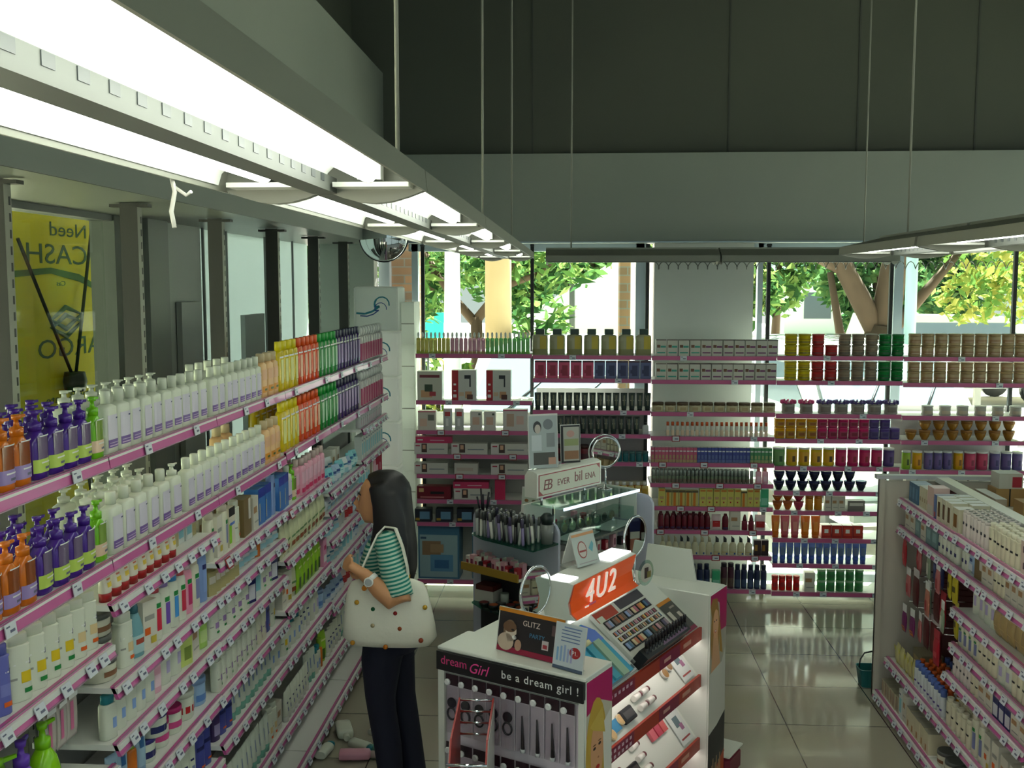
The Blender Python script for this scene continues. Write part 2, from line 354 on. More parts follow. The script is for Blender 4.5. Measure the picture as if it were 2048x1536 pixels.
def bottle(name, look, w, d, h, body, cap, capk='flip', bh=.78, nw=.38, labels=(), e=3.0, taper=0.0, cat='bottle', sh=.9, inv=False, n=20):
    K = Kind(name, look, cat, w, d, h); a, b = w / 2, d / 2; H = h * bh; mb = MB()
    tp = lambda z: 1 - taper * max(0, z / H)
    prof = [(0, .93), (.012 * h, 1.0), (.35 * H, tp(.35 * H)), (sh * .8 * H + .0, tp(sh * .8 * H)), (sh * H, .97 * tp(sh * H)), (sh * H + (H - sh * H) * .5, .5 * (tp(H) + nw) + .12), (H * .985, nw * 1.15), (H, nw)]
    rings = []
    for z, s in prof:
        ee = e if s > .9 * (1 - taper) else 2.2
        ndd = s * b if s > nw * 1.3 else max(s * b, min(b, s * a))
        rings.append(sup(s * a, ndd, z, ee, n))
    mb.loft(rings, body)
    for il, (z0, z1, a0, a1, m) in enumerate(labels): patch(mb, a, b, e, z0 * H, z1 * H, a0, a1, m, .0009 + .0004 * il, tp)
    K.root(mb); c = MB(); r = min(nw * a, b * .95) * 1.12; ch = h - H
    if capk == 'flip': c.lathe([(r, H), (r, H + ch * .9), (r * .88, h)], cap, 14)
    elif capk == 'wide': c.loft([sup(a * nw * 1.02, b * nw * 1.02, H - .004, e, n), sup(a * nw * 1.02, b * nw * 1.02, h - .004, e, n), sup(a * nw * .9, b * nw * .9, h, e, n)], cap)
    elif capk == 'pump':
        c.lathe([(r * 1.15, H), (r * 1.15, H + ch * .38), (r * .5, H + ch * .45), (r * .38, H + ch * .75), (r * .75, H + ch * .76), (r * .8, h * .995), (r * .5, h)], cap, 14)
        c.loft([[(r * .3 + 0, -r * .32, H + ch * .8), (r * .3, r * .32, H + ch * .8), (r * .3, r * .32, h * .99), (r * .3, -r * .32, h * .99)], [(w * .52, -r * .2, H + ch * .8), (w * .52, r * .2, H + ch * .8), (w * .52, r * .2, h * .98), (w * .52, -r * .2, h * .98)]], cap, smooth=False)
    elif capk == 'ball': c.lathe([(r * .5, H), (r * .9, H + ch * .3), (r, H + ch * .55), (r * .8, H + ch * .85), (r * .3, h)], cap, 12)
    elif capk == 'square': c.box((0, 0, H + ch / 2), (r * 2, min(d * .8, r * 2), ch), cap, bev=.002)
    elif capk == 'cone': c.lathe([(r, H), (r, H + ch * .3), (r * .45, h)], cap, 12)
    elif capk == 'slant':
        rr = sup(r, r, H, 2, 12); c.loft([rr, [(p[0], p[1], h - (p[0] + r) / (2 * r) * ch * .5) for p in rr]], cap)
    K.part({'pump': 'pump_head'}.get(capk, 'cap'), c)
    return K
def box(name, look, w, d, h, m, art=(), top=None, cat='box', side=None, top_art=()):
    K = Kind(name, look, cat, w, d, h); mb = MB(); mb.box((0, 0, h / 2), (w, d, h), m)
    for ia, (x0, x1, z0, z1, c) in enumerate(art):
        yy = -d / 2 - .0008 - .0005 * ia
        mb.add([(-w / 2 + x0 * w, yy, z0 * h), (-w / 2 + x1 * w, yy, z0 * h), (-w / 2 + x1 * w, yy, z1 * h), (-w / 2 + x0 * w, yy, z1 * h)], [(0, 1, 2, 3)], c)
    if top: mb.add([(-w / 2, -d / 2, h + .0008), (w / 2, -d / 2, h + .0008), (w / 2, d / 2, h + .0008), (-w / 2, d / 2, h + .0008)], [(0, 1, 2, 3)], top)
    if side: 
        for sg in (-1, 1): mb.add([(sg * (w / 2 + .0008), -d / 2, 0), (sg * (w / 2 + .0008), d / 2, 0), (sg * (w / 2 + .0008), d / 2, h), (sg * (w / 2 + .0008), -d / 2, h)], [(0, 1, 2, 3) if sg > 0 else (3, 2, 1, 0)], side)
    fl = MB(); 
    return K.root(mb)
def tub(name, look, r, h, m, lid, labels=(), prof=None, lh=.2, cat='jar', sq=None, nseg=18, lr=1.04):
    K = Kind(name, look, cat, 2.08 * r, 2.08 * r, h); mb = MB(); H = h * (1 - lh)
    if sq: mb.loft([sup(r * .95, r * .95, 0, sq, 20), sup(r, r, .01, sq, 20), sup(r, r, H, sq, 20)], m)
    else: mb.lathe(prof or [(r * .93, 0), (r, h * .05), (r, H * .9), (r * .95, H)], m, nseg)
    for il, (z0, z1, a0, a1, c) in enumerate(labels): patch(mb, r, r, sq or 2, z0 * H, z1 * H, a0, a1, c, .001 + .0004 * il)
    K.root(mb); c = MB()
    if sq: c.loft([sup(r * lr, r * lr, H, sq, 20), sup(r * lr, r * lr, h - .003, sq, 20), sup(r * .96, r * .96, h, sq, 20)], lid)
    else: c.lathe([(r * lr, H), (r * lr, h - .003), (r * .97, h)], lid, nseg)
    K.part('lid', c); return K
def tube(name, look, w, h, m, cap, labels=(), ch=.18, cat='tube', flip=False, d=None):
    """squeeze tube: cap at the foot, crimped flat top (flip: cap on top)"""
    d = d or w * .62; K = Kind(name, look, cat, w, d, h); mb = MB(); c0 = ch * h; a, b = w / 2, d / 2
    rings = [sup(a * .72, b * .9, c0, 2.1), sup(a * .8, b, c0 + .03 * h, 2.2), sup(a * .9, b * .8, c0 + .45 * (h - c0), 2.2), sup(a, b * .35, h * .93, 2.5), sup(a, b * .1, h * .96, 3), sup(a, b * .1, h, 3)]
    mb.loft(rings, m)
    for (z0, z1, x0, x1, c) in labels:
        vs = []
        for z in (z0, z1):
            t = z; wz = a * (.8 + .2 * t); dz = b * (1 - .62 * t) if t < .95 else b * .3
            for i in range(5):
                x = x0 + (x1 - x0) * i / 4; vs.append((wz * x, -dz * math.sqrt(max(.02, 1 - (abs(x) ** 2.2))) - .002, c0 + t * (h - c0)))
        mb.add(vs, [(i, i + 1, 6 + i, 5 + i) for i in range(4)], c, True)
    K.root(mb); c = MB(); c.loft([sup(a * .74, b * .92, 0, 2.2), sup(a * .76, b * .95, c0 * .9, 2.2), sup(a * .7, b * .85, c0 + .002, 2.2)], cap); K.part('cap', c)
    return K
def pack(name, look, w, h, m, art=(), d=.02, head=None, cat='packet'):
    """soft packet with flat sealed ends, front at -y"""
    K = Kind(name, look, cat, w, d, h); mb = MB(); a = w / 2
    prof = [(0, .04), (.06, .12), (.2, .8), (.5, 1), (.78, .8), (.92, .12), (1, .04)]
    mb.loft([sup(a, d / 2 * s, z * h, 3, 16) for z, s in prof], m)
    for ia, (x0, x1, z0, z1, c) in enumerate(art):
        yy = -d / 2 - .001 - .0005 * ia
        mb.add([(-a + x0 * w, yy * (.9 if z0 > .1 else .2), z0 * h), (-a + x1 * w, yy * (.9 if z0 > .1 else .2), z0 * h), (-a + x1 * w, yy * .95, z1 * h), (-a + x0 * w, yy * .95, z1 * h)], [(0, 1, 2, 3)], c)
    K.root(mb)
    if head: K.h = h + .042; c = MB(); c.box((0, 0, h + .018), (w, .003, .045), head); K.part('header_card', c)
    return K
def bowl(name, look, r, h, m, lid, cat='jar'):
    K = Kind(name, look, cat, 2 * r, 2 * r, h); mb = MB(); mb.lathe([(r * .45, 0), (r * .5, h * .06), (r * .78, h * .35), (r * .95, h * .65), (r * .97, h * .78)], m, 18); K.root(mb)
    c = MB(); c.lathe([(r, h * .76), (r * 1.02, h * .95), (r * .96, h)], lid, 18); K.part('lid', c); return K
C_ = lambda r, g, b, ro=.4, **k: mat((r, g, b), ro, **k)
cream = C_(214, 212, 188); milk = C_(212, 216, 198, .3); lilac = C_(182, 172, 206); violet = C_(112, 84, 152); navy = C_(34, 38, 96); teal = C_(44, 140, 140); lime = C_(140, 200, 40); yel = C_(216, 186, 24); orange = C_(222, 96, 24)
green = C_(24, 130, 58); purple = C_(82, 44, 140); purpled = C_(48, 34, 84); magenta = C_(178, 30, 92); red = C_(176, 30, 34); maroon = C_(116, 18, 32); beige = C_(200, 184, 146); brown = C_(104, 66, 40); amber = C_(190, 112, 30, .2); blue = C_(52, 92, 176); ltblue = C_(130, 160, 210); pinkl = C_(226, 160, 182); peach = C_(226, 180, 122); black = C_(22, 24, 26, .3); dgreen = C_(24, 48, 40, .3); grey = C_(150, 150, 142); clear = C_(196, 198, 196, .1); card = C_(206, 202, 186); wht = C_(226, 226, 222); sil = C_(168, 178, 170, .25, metal=.5)
clearcol = lambda r, g, b: mat((r, g, b), .08, trans=.45, coat=.5)
lotion = lambda cap, nm: bottle('lotion_bottle', nm, .088, .05, .197, milk, milk, cap, .79, .34, [(.28, .78, -.42, .5, C_(206, 200, 214)), (.12, .28, -.42, .5, violet), (.69, .72, .1, .45, navy), (.15, .17, -.3, .4, C_(214, 190, 214)), (.21, .225, -.3, .4, C_(196, 180, 206))], 3.6, sh=.93)
LOT1 = lotion('flip', 'white lotion bottle'); LOT2 = lotion('pump', 'white pump lotion bottle')
PCH = bottle('lotion_bottle', 'peach lotion bottle', .086, .05, .205, C_(226, 182, 128), C_(196, 176, 140), 'flip', .8, .42, [(.14, .32, -.5, .5, C_(214, 140, 24)), (.19, .25, -.1, .25, C_(60, 90, 30)), (.5, .8, -.5, .5, C_(220, 170, 130))], 3.6, sh=.93)
def pump(look, col, liq, lab, h=.188): return bottle('pump_bottle', look, .08, .05, h, col, col, 'pump', .70, .36, [(.42, .88, -.4, .75, liq), (.14, .42, -.75, .75, lab), (.2, .25, 0, .6, INK), (.33, .36, -.2, .5, wht), (.885, .91, -.3, .7, wht)], 2.6, sh=.78)
PUR = pump('purple pump soap bottle', C_(72, 36, 140, .2), C_(104, 88, 118, .15), C_(178, 204, 84)); ORA = pump('orange pump soap bottle', C_(206, 110, 20, .2), C_(132, 66, 22, .15), C_(150, 130, 186)); GRN = pump('green pump soap bottle', C_(116, 190, 30, .2), C_(120, 150, 60, .15), C_(220, 190, 160)); 
LIMEP = bottle('pump_bottle', 'lime pump bottle', .1, .085, .26, C_(140, 204, 20, .15), C_(128, 196, 24, .2), 'pump', .72, .34, [(.25, .6, -.6, .6, C_(150, 160, 110))], 2.1, sh=.66); VIOP = bottle('pump_bottle', 'violet pump bottle', .1, .085, .26, C_(120, 70, 190, .15), C_(100, 56, 176, .2), 'pump', .72, .34, [(.25, .6, -.6, .6, C_(190, 190, 200))], 2.1, sh=.66)
def wash(look, col, cap, lab, capk='wide'): return bottle('wash_bottle', look, .084, .045, .245, col, cap, capk, .82, .62, [(.2, .78, -.22, .22, lab), (.82, .86, -.5, .6, wht)], 3.2, sh=.93)
WY = wash('yellow wash bottle', C_(206, 182, 16, .2), C_(214, 196, 20), C_(222, 220, 130)); WO = wash('orange wash bottle', C_(210, 70, 14, .2), C_(220, 84, 20), C_(232, 180, 140)); WG = wash('green wash bottle', C_(14, 128, 46, .2), C_(16, 150, 50), C_(170, 210, 170)); WP = wash('purple wash bottle', C_(54, 34, 92, .2), C_(26, 24, 62), C_(170, 140, 190)); WC = bottle('wash_bottle', 'clear magenta-label wash bottle', .08, .045, .24, C_(196, 190, 188, .15), C_(204, 206, 200, .2), 'ball', .72, .5, [(.05, .72, -.7, .5, C_(160, 22, 86))], 3, sh=.9)
REDCAP = tube('lotion_tube', 'white tube with red cap', .062, .124, C_(226, 222, 202), C_(160, 22, 22), [(.25, .45, -.5, .5, C_(218, 190, 60)), (.55, .62, -.5, .2, C_(214, 120, 90))], .26)
def badge(look, body, z=.62, sw=yel, h=.185, sw2=green, capk='wide'): return bottle('body_lotion_bottle', look, .072, .045, h, body, body, capk, .84, .78, [(z, z + .1, -.5, .62, navy), (z + .035, z + .06, -.3, .45, wht), (.32, .52, .0, .5, sw), (.14, .22, .05, .55, sw2), (.4, .44, -.55, -.1, grey)], 3.2, .1, sh=.95)
BW = badge('white body lotion, navy badge', milk); BO = badge('white lotion bottle, orange patch', milk, .6, C_(214, 190, 140), .18, orange); BP = badge('periwinkle body lotion bottle', C_(98, 102, 176), .66, C_(120, 124, 190), .19, orange); BV = badge('cream lotion, violet swoosh', cream, .6, violet, .2, C_(190, 140, 170))
def slim(look, body, cap, stripe, h=.2, e=2.6, capk='flip', w=.062, tgt=green): return bottle('slim_bottle', look, w, .04, h, body, cap, capk, .86, .6, [(.2, .66, -.05, .42, stripe), (.68, .78, -.1, .3, tgt)], e, sh=.9)
SR = slim('white bottle, red stripe label', milk, C_(190, 70, 84), C_(206, 40, 66)); SV = slim('white bottle, violet stripe label', milk, C_(150, 130, 190), C_(110, 76, 170)); SB = slim('white bottle, blue stripe label', milk, C_(70, 140, 200), C_(60, 140, 206)); SM = slim('white bottle, crimson stripe label', milk, C_(206, 90, 100), C_(196, 40, 70)); SPK = slim('pink shampoo bottle', C_(226, 150, 172), C_(214, 190, 196), C_(190, 40, 100)); SBL = slim('pale blue talc bottle', C_(120, 146, 196), C_(40, 110, 130), C_(130, 156, 206), .23, tgt=navy); STL = bottle('spray_bottle', 'teal spray bottle', .07, .045, .21, C_(110, 160, 168), C_(50, 110, 124), 'cone', .72, .4, [(.1, .5, -.5, .5, C_(170, 200, 200)), (.3, .42, -.2, .5, C_(170, 70, 50))], 2.6, sh=.6); SCR = slim('cream bottle, navy print', cream, C_(214, 206, 186), C_(120, 126, 170))
TEALCAP = bottle('lotion_bottle', 'white bottle with teal cap', .062, .042, .15, milk, C_(30, 130, 140), 'wide', .8, .7, [(.3, .6, .0, .3, ltblue)], 2.8, sh=.9); PKS = bottle('lotion_bottle', 'small pink bottle', .055, .04, .14, C_(226, 168, 186), C_(196, 120, 120), 'flip', .8, .5, [(.2, .6, -.3, .3, C_(232, 200, 210))], 2.8); OVAL = bottle('lotion_bottle', 'white oval bottle', .08, .045, .16, milk, milk, 'wide', .9, .4, [(.3, .65, .0, .4, lilac)], 2.1, sh=.7); LIMEB = bottle('lotion_bottle', 'pale green rounded bottle', .085, .055, .16, C_(164, 204, 96), C_(150, 196, 70), 'wide', .86, .6, [(.2, .6, -.3, .4, C_(190, 214, 140))], 2.2, sh=.8)
NAVYB = bottle('body_lotion_bottle', 'dark blue lotion bottle', .065, .04, .19, C_(66, 74, 150), C_(60, 66, 140), 'wide', .85, .7, [(.6, .7, -.4, .5, navy), (.15, .2, 0, .5, orange)], 3, .1)
BROWNBX = box('carton', 'brown cardboard carton', .12, .1, .17, C_(120, 100, 60), [(.6, .9, .4, .95, C_(206, 200, 190))]); BLUEBX = box('carton', 'blue print carton', .09, .07, .17, C_(50, 110, 180), [(0, 1, .75, 1, C_(30, 50, 150)), (.1, .2, .1, .6, C_(200, 190, 150))]); YELBX = box('carton', 'white carton with orange print', .07, .05, .17, C_(210, 206, 190), [(.1, .5, .3, .45, orange), (.1, .8, .6, .7, grey), (.5, .9, .1, .25, C_(190, 170, 60))]); AQUABX = box('carton', 'white carton with aqua print', .07, .05, .16, C_(206, 212, 206), [(.15, .85, .2, .7, C_(130, 190, 200)), (.1, .6, .8, .86, navy)]); BLKBX = box('carton', 'carton with black top band', .075, .05, .17, C_(214, 206, 184), [(0, 1, .78, 1, black), (0, .4, .1, .6, lime), (.1, .9, .55, .62, C_(90, 120, 190))]); LIMEBX = box('carton', 'pale lime carton', .07, .05, .17, C_(188, 204, 110), [(.3, .9, .15, .5, C_(120, 140, 60))]); BEIGEBX = box('carton', 'beige carton', .08, .07, .15, card, [(.1, .7, .5, .7, C_(170, 130, 90)), (.2, .9, .2, .25, grey)]); PKBX = box('carton', 'pink and white carton', .075, .05, .16, C_(222, 150, 180), [(.1, .9, .15, .4, wht), (.2, .8, .6, .75, magenta)])
TUBR = tub('cream_tub', 'white tub, red band', .055, .11, milk, milk, [(.3, .6, -1, 1, red)]); TUBB = tub('cream_tub', 'pale blue tub', .05, .11, C_(150, 180, 214), C_(130, 160, 200), [(.2, .5, -.6, .6, C_(90, 130, 190))]); TUBM = tub('cream_tub', 'tub with magenta lid', .045, .1, milk, C_(190, 30, 110), [(.3, .6, -.8, .8, C_(200, 70, 130))]); TUBN = tub('cream_tub', 'white tub with navy lid', .05, .085, milk, C_(50, 50, 130), [(.25, .6, -.8, .8, navy)]); TUBK = tub('cream_tub', 'squat jar of cream', .06, .075, C_(200, 198, 176), C_(90, 94, 88), [(.3, .6, -.5, .5, C_(130, 90, 60))], lh=.25)
STRAW = pack('wipes_pack', 'cream refill pack, strawberry print', .085, .17, C_(206, 208, 166), [(.15, .85, .2, .34, C_(150, 80, 40)), (.1, .9, .45, .52, C_(110, 150, 90))], .035); LIMEPK = pack('refill_pack', 'lime green refill pack', .085, .19, C_(150, 200, 40), [(.3, .7, .12, .45, C_(50, 90, 20)), (.2, .8, .7, .76, C_(220, 230, 150))], .035); PINKPK = bottle('lotion_bottle', 'pink lotion bottle', .075, .045, .2, C_(226, 160, 178), C_(206, 186, 176), 'flip', .8, .42, [(.1, .25, -.6, .6, C_(206, 50, 100)), (.4, .8, -.6, .6, C_(230, 180, 196))], 3.4, sh=.93)
TEALPK = pack('wipes_pack', 'aqua wipes pack', .09, .12, C_(120, 190, 196), [(.1, .9, .3, .6, C_(190, 222, 220)), (.2, .6, .65, .8, C_(50, 110, 160))], .05); BLUEPK = pack('wipes_pack', 'pale blue wipes pack', .085, .11, C_(150, 176, 204), [(.1, .9, .2, .5, C_(206, 214, 220)), (.3, .8, .6, .75, C_(60, 90, 150))], .05); WHPK = pack('wipes_pack', 'white wipes pack', .085, .12, C_(206, 212, 212), [(.1, .9, .2, .45, C_(150, 196, 206)), (.2, .8, .6, .7, C_(70, 130, 160))], .05); REDPK = pack('wipes_pack', 'red and white packet', .08, .12, C_(214, 190, 190), [(.1, .9, .2, .6, red)], .04); YELPK = pack('wipes_pack', 'yellow-striped packet', .085, .11, C_(190, 190, 186), [(.2, .42, .1, .95, C_(206, 200, 40)), (.55, .75, .1, .95, C_(206, 200, 40))], .04)
GRT = tube('hand_tube', 'white tube with mint foot', .06, .18, C_(204, 212, 198), C_(120, 180, 160), [(.3, .7, -.1, .3, C_(120, 140, 180))], .2); WHT = tube('hand_tube', 'white hand cream tube', .055, .16, milk, C_(214, 214, 204), [(.2, .35, -.3, .4, C_(120, 130, 170)), (.5, .56, -.5, .3, navy)], .16); ORB = bottle('slim_bottle', 'orange bottle with green cap', .05, .04, .17, C_(206, 110, 30), C_(140, 180, 50), 'flip', .7, .6, (), 2.4); BLT = tube('hand_tube', 'pale blue tube', .055, .16, C_(150, 180, 200), C_(120, 150, 180), [(.5, .8, -.4, .4, C_(50, 100, 150))], .16); PUB = bottle('slim_bottle', 'dark purple bottle', .055, .04, .16, C_(56, 36, 90), C_(40, 30, 70), 'flip', .75, .5, [(.2, .6, -.4, .4, C_(150, 140, 180))], 2.6)
# ================================================================ goods on the wall shelving (faces +X)
def Lr(k, zc, y0, y1, n, where, back=0.0, jit=.004, front=LF, tops=False, end='near end', lean=None, turn=0):
    for i in range(n):
        y = y0 + (y1 - y0) * (i + .5) / n
        put(k, front - (.024 if zc > 1.55 else .036 + (.016 if turn else 0)) - back - k.d / 2 + random.uniform(-jit, 0), y, zc + .0155, R(90 + turn) + random.uniform(-.05, .05), where, end=end, tilt=lean, fit=fitw((y1 - y0) / n, k.w), gap=room_above(LZ[bay_of(y)], zc))
def Lmix(zc, y0, y1, seq, where, back=0.0, front=LF):
    ks = []
    for k, c in seq: ks += [k] * c
    tot = sum(k.w for k in ks) + .004 * len(ks); sc = (y1 - y0) / tot; y = y0
    for k in ks:
        wd = (k.w + .004) * sc
        put(k, front - .046 - back - k.d / 2 + random.uniform(-.008, 0), y + wd / 2, zc + .0155, R(90 - (18 if k.d < .06 and zc < 1.3 else 0)) + random.uniform(-.04, .04), where, fit=fitw(wd, k.w), gap=room_above(LZ[bay_of((y0 + y1) / 2)], zc)); y += wd
T1, T2 = 'top wall shelf', 'second wall shelf'
z = 1.905
Lr(ORA, z, 2.34, 2.67, 4, T1); Lr(PUR, z, 2.68, 3.02, 4, T1); Lr(GRN, z, 3.02, 3.1, 1, T1); Lr(PUR, z, 2.62, 2.96, 4, 'middle row, ' + T1, .07); Lr(PUR, z, 2.56, 3.02, 4, 'rear row, ' + T1, .14); Lr(ORA, z, 2.25, 2.5, 3, 'middle row, ' + T1, .07)
Lr(LOT1, z, 3.11, 4.0, 10, T1); Lr(LOT1, z, 4.05, 4.72, 8, T1); Lr(PCH, z, 4.72, 4.99, 3, T1)
Lr(LOT2, z, 3.1, 3.85, 8, 'rear row, ' + T1, .13); Lr(LOT1, z, 4.15, 4.7, 5, 'rear row, ' + T1, .13)
Lr(WY, z, 5.0, 5.36, 4, T1); Lr(WO, z, 5.36, 5.81, 5, T1); Lr(WG, z, 5.81, 6.26, 5, T1); Lr(WP, z, 6.26, 6.93, 8, T1); Lr(WC, z, 6.94, 7.74, 9, T1)
z = 1.585
Lr(ORA, z, 2.34, 2.67, 4, T2); Lr(PUR, z, 2.68, 3.02, 4, T2); Lr(GRN, z, 3.02, 3.1, 1, T2); Lr(PUR, z, 2.6, 2.98, 4, 'middle row, ' + T2, .07); Lr(PUR, z, 2.56, 2.9, 3, 'rear row, ' + T2, .14)
Lr(LOT1, z, 3.11, 3.6, 5, T2); Lr(LOT2, z, 3.62, 3.71, 1, T2); Lr(LOT1, z, 3.75, 4.75, 11, T2); Lr(PCH, z, 4.75, 5.0, 3, T2)
Lr(LOT2, z, 3.1, 3.6, 5, 'middle row, ' + T2, .075); Lr(LOT2, z, 3.12, 3.7, 5, 'rear row, ' + T2, .16); Lr(PCH, z, 4.5, 4.75, 2, 'rear row, ' + T2, .15)
z = 1.6
Lr(WY, z, 5.02, 5.36, 4, T2); Lr(WO, z, 5.36, 5.81, 5, T2); Lr(WG, z, 5.81, 6.26, 5, T2); Lr(WP, z, 6.26, 6.88, 7, T2); Lr(WC, z, 6.94, 7.74, 9, T2); Lr(WY, z, 5.1, 5.5, 4, 'rear row, ' + T2, .16)
def sh(b, k): return '%s shelf of %s wall bay' % (ORD[k], WB[b])
MINI = box('carton', 'slim olive carton', .05, .04, .115, C_(170, 160, 110), [(.1, .9, .5, .8, C_(206, 200, 180))]); AQ2 = box('carton', 'short carton, blue wave print', .07, .05, .12, C_(206, 212, 206), [(.0, 1, .65, 1, C_(40, 70, 150)), (.15, .85, .2, .5, C_(130, 190, 200))])
# first bay
Lr(NAVYB, LZ[0][2], 2.12, 2.3, 2, sh(0, 3), turn=-32); Lr(BP, LZ[0][2], 2.31, 2.56, 3, sh(0, 3), turn=-32); Lr(BW, LZ[0][2], 2.58, 2.90, 4, sh(0, 3), turn=-32); Lr(BO, LZ[0][2], 2.90, 3.05, 2, sh(0, 3), turn=-32)
Lr(BW, LZ[0][2], 2.5, 3.02, 6, 'back row, third shelf, first wall bay', .09)
# lower: lime pumps in front, hanging soft packs behind
for i, (y, dp) in enumerate([(2.54, 0), (2.77, .0), (2.60, .115), (2.71, .12), (2.48, .11)]): put(LIMEP, LF - .095 - dp, y, LZ[0][3] + .0155, R(60 + 20 * i), sh(0, 4))
put(VIOP, LF - .095, 2.655, LZ[0][3] + .0155, R(100), sh(0, 4)); put(VIOP, LF - .095, 2.43, LZ[0][3] + .0155, R(70), sh(0, 4)); Lr(OVAL, LZ[0][3], 2.18, 2.36, 2, sh(0, 4))
CLP = pack('hanging_packet', 'clear hanging packet', .07, .15, C_(190, 180, 172, .15), [(.2, .5, .2, .8, C_(206, 110, 150)), (.1, .9, .85, .95, wht)], .02)
Lr(CLP, 1.04, 2.84, 3.04, 3, 'rail below third shelf', .08)
# second bay
s3 = sh(1, 3); Lr(REDCAP, 1.44, 3.08, 3.68, 9, s3, .0, .004); Lmix(1.44, 3.7, 4.0, [(MINI, 2), (AQ2, 2), (MINI, 1)], s3, .04)
Lmix(1.175, 3.07, 4.0, [(TUBK, 1), (BO, 1), (STL, 1), (YELBX, 1), (SR, 1), (SV, 1), (SB, 1), (SM, 1), (SPK, 1), (SCR, 1), (SBL, 1)], sh(1, 4))
for i in range(2): put(TUBK, LF - .115, 3.125, 1.175 + .0155 + .076 * (i + 1), R(90), sh(1, 4))
Lmix(.99, 3.08, 4.0, [(TEALCAP, 5), (PKS, 1), (OVAL, 2), (LIMEBX, 1), (BEIGEBX, 1), (LIMEB, 1)], sh(1, 5))
Lmix(.765, 3.1, 4.0, [(BLT, 2), (ORB, 1), (BLT, 1), (TUBN, 1), (TUBM, 2), (TUBR, 1), (TUBB, 1)], sh(1, 6)); put(TUBN, LF - .07, 3.46, .765 + .101, R(90), 'upper tier, sixth shelf, second wall bay')
Lmix(.5, 3.1, 4.0, [(BLT, 2), (PUB, 2), (YELBX, 2), (WHT, 4), (NAVYB, 2)], sh(1, 7)); Lmix(.2, 3.1, 4.0, [(WHT, 6), (TUBN, 3), (OVAL, 2)], sh(1, 8))
# third bay
Lmix(1.31, 4.03, 4.97, [(SCR, 1), (YELBX, 1), (SCR, 1), (BLKBX, 1), (BO, 1), (BROWNBX, 1), (BEIGEBX, 1), (BLUEBX, 2), (SBL, 1)], sh(2, 3)); Lmix(1.31, 4.1, 4.6, [(BEIGEBX, 3), (BROWNBX, 1)], 'rear row, ' + sh(2, 3), .12)
MINI = box('carton', 'slim olive carton', .05, .04, .115, C_(170, 160, 110), [(.1, .9, .5, .8, C_(206, 200, 180))]); Lmix(1.17, 4.03, 4.97, [(MINI, 6), (WHPK, 3), (ORB, 1), (BLKBX, 0), (WHPK, 3)], sh(2, 4))
NVB = box('carton', 'navy and white carton', .06, .05, .14, C_(36, 40, 100), [(.1, .9, .1, .6, C_(206, 206, 214))]); SBV = badge('short body lotion, navy badge', milk, .6, C_(150, 120, 170), .15)
Lmix(.985, 4.03, 4.97, [(SBV, 2), (SCR, 0), (YELBX, 0), (SBV, 3), (NVB, 1), (AQUABX, 1), (SBV, 2), (NVB, 1)], sh(2, 5))
Lr(SBV, .76, 4.05, 4.6, 8, sh(2, 6)); Lr(BV, .76, 4.62, 4.75, 2, sh(2, 6)); put(NAVYB, LF - .075, 4.82, .7755, R(90), sh(2, 6)); put(BW, LF - .08, 4.91, .7755, R(90), sh(2, 6))
Lmix(.546, 4.05, 4.97, [(PUB, 1), (NAVYB, 2), (GRT, 9), (TEALCAP, 2)], sh(2, 7)); Lr(GRT, .207, 4.05, 4.75, 11, sh(2, 8)); Lmix(.207, 4.76, 4.98, [(BO, 2), (BEIGEBX, 1)], sh(2, 8))
# fourth bay
Lmix(1.30, 5.02, 5.45, [(BLUEBX, 2), (LOT1, 1), (GRN, 1), (PINKPK, 1)], sh(3, 3)); Lr(PINKPK, 1.30, 5.42, 5.93, 6, sh(3, 3)); Lr(PINKPK, 1.30, 5.3, 5.6, 3, 'rear row, ' + sh(3, 3), .09)
Lr(STRAW, 1.05, 5.02, 5.93, 11, sh(3, 4)); Lmix(.793, 5.03, 5.3, [(BEIGEBX, 1), (YELBX, 1), (STRAW, 1)], sh(3, 5)); Lr(LIMEPK, .793, 5.3, 5.8, 6, sh(3, 5)); Lr(PKBX, .793, 5.82, 5.94, 1, sh(3, 5))
Lmix(.547, 5.03, 5.93, [(BW, 1), (TEALCAP, 3), (WHT, 3), (OVAL, 2), (TUBB, 1)], sh(3, 6)); Lr(WHT, .205, 5.03, 5.5, 8, sh(3, 7)); Lmix(.205, 5.5, 5.93, [(GRT, 3), (TEALCAP, 2), (ORB, 1), (LIMEPK, 1)], sh(3, 7))
# fifth bay
Lmix(1.205, 5.97, 6.88, [(TEALPK, 2), (BLUEPK, 2), (TEALPK, 1), (WHPK, 1), (BLUEPK, 1), (TEALPK, 2)], sh(4, 3)); Lmix(1.205, 6.0, 6.8, [(WHPK, 5), (BEIGEBX, 2)], 'rear row, ' + sh(4, 3), .1)
Lr(WHPK, 1.085, 5.97, 6.88, 9, sh(4, 4), 0); Lmix(.91, 5.97, 6.88, [(WHPK, 3), (YELPK, 2), (REDPK, 2), (BLUEPK, 2)], sh(4, 5)); Lmix(.735, 5.97, 6.88, [(WHPK, 4), (AQUABX, 3), (BLUEPK, 2)], sh(4, 6)); Lmix(.5, 5.97, 6.88, [(BLUEPK, 4), (REDPK, 3), (AQUABX, 2)], sh(4, 7)); Lmix(.2, 5.97, 6.88, [(WHT, 5), (GRT, 4), (TEALCAP, 3)], sh(4, 8))
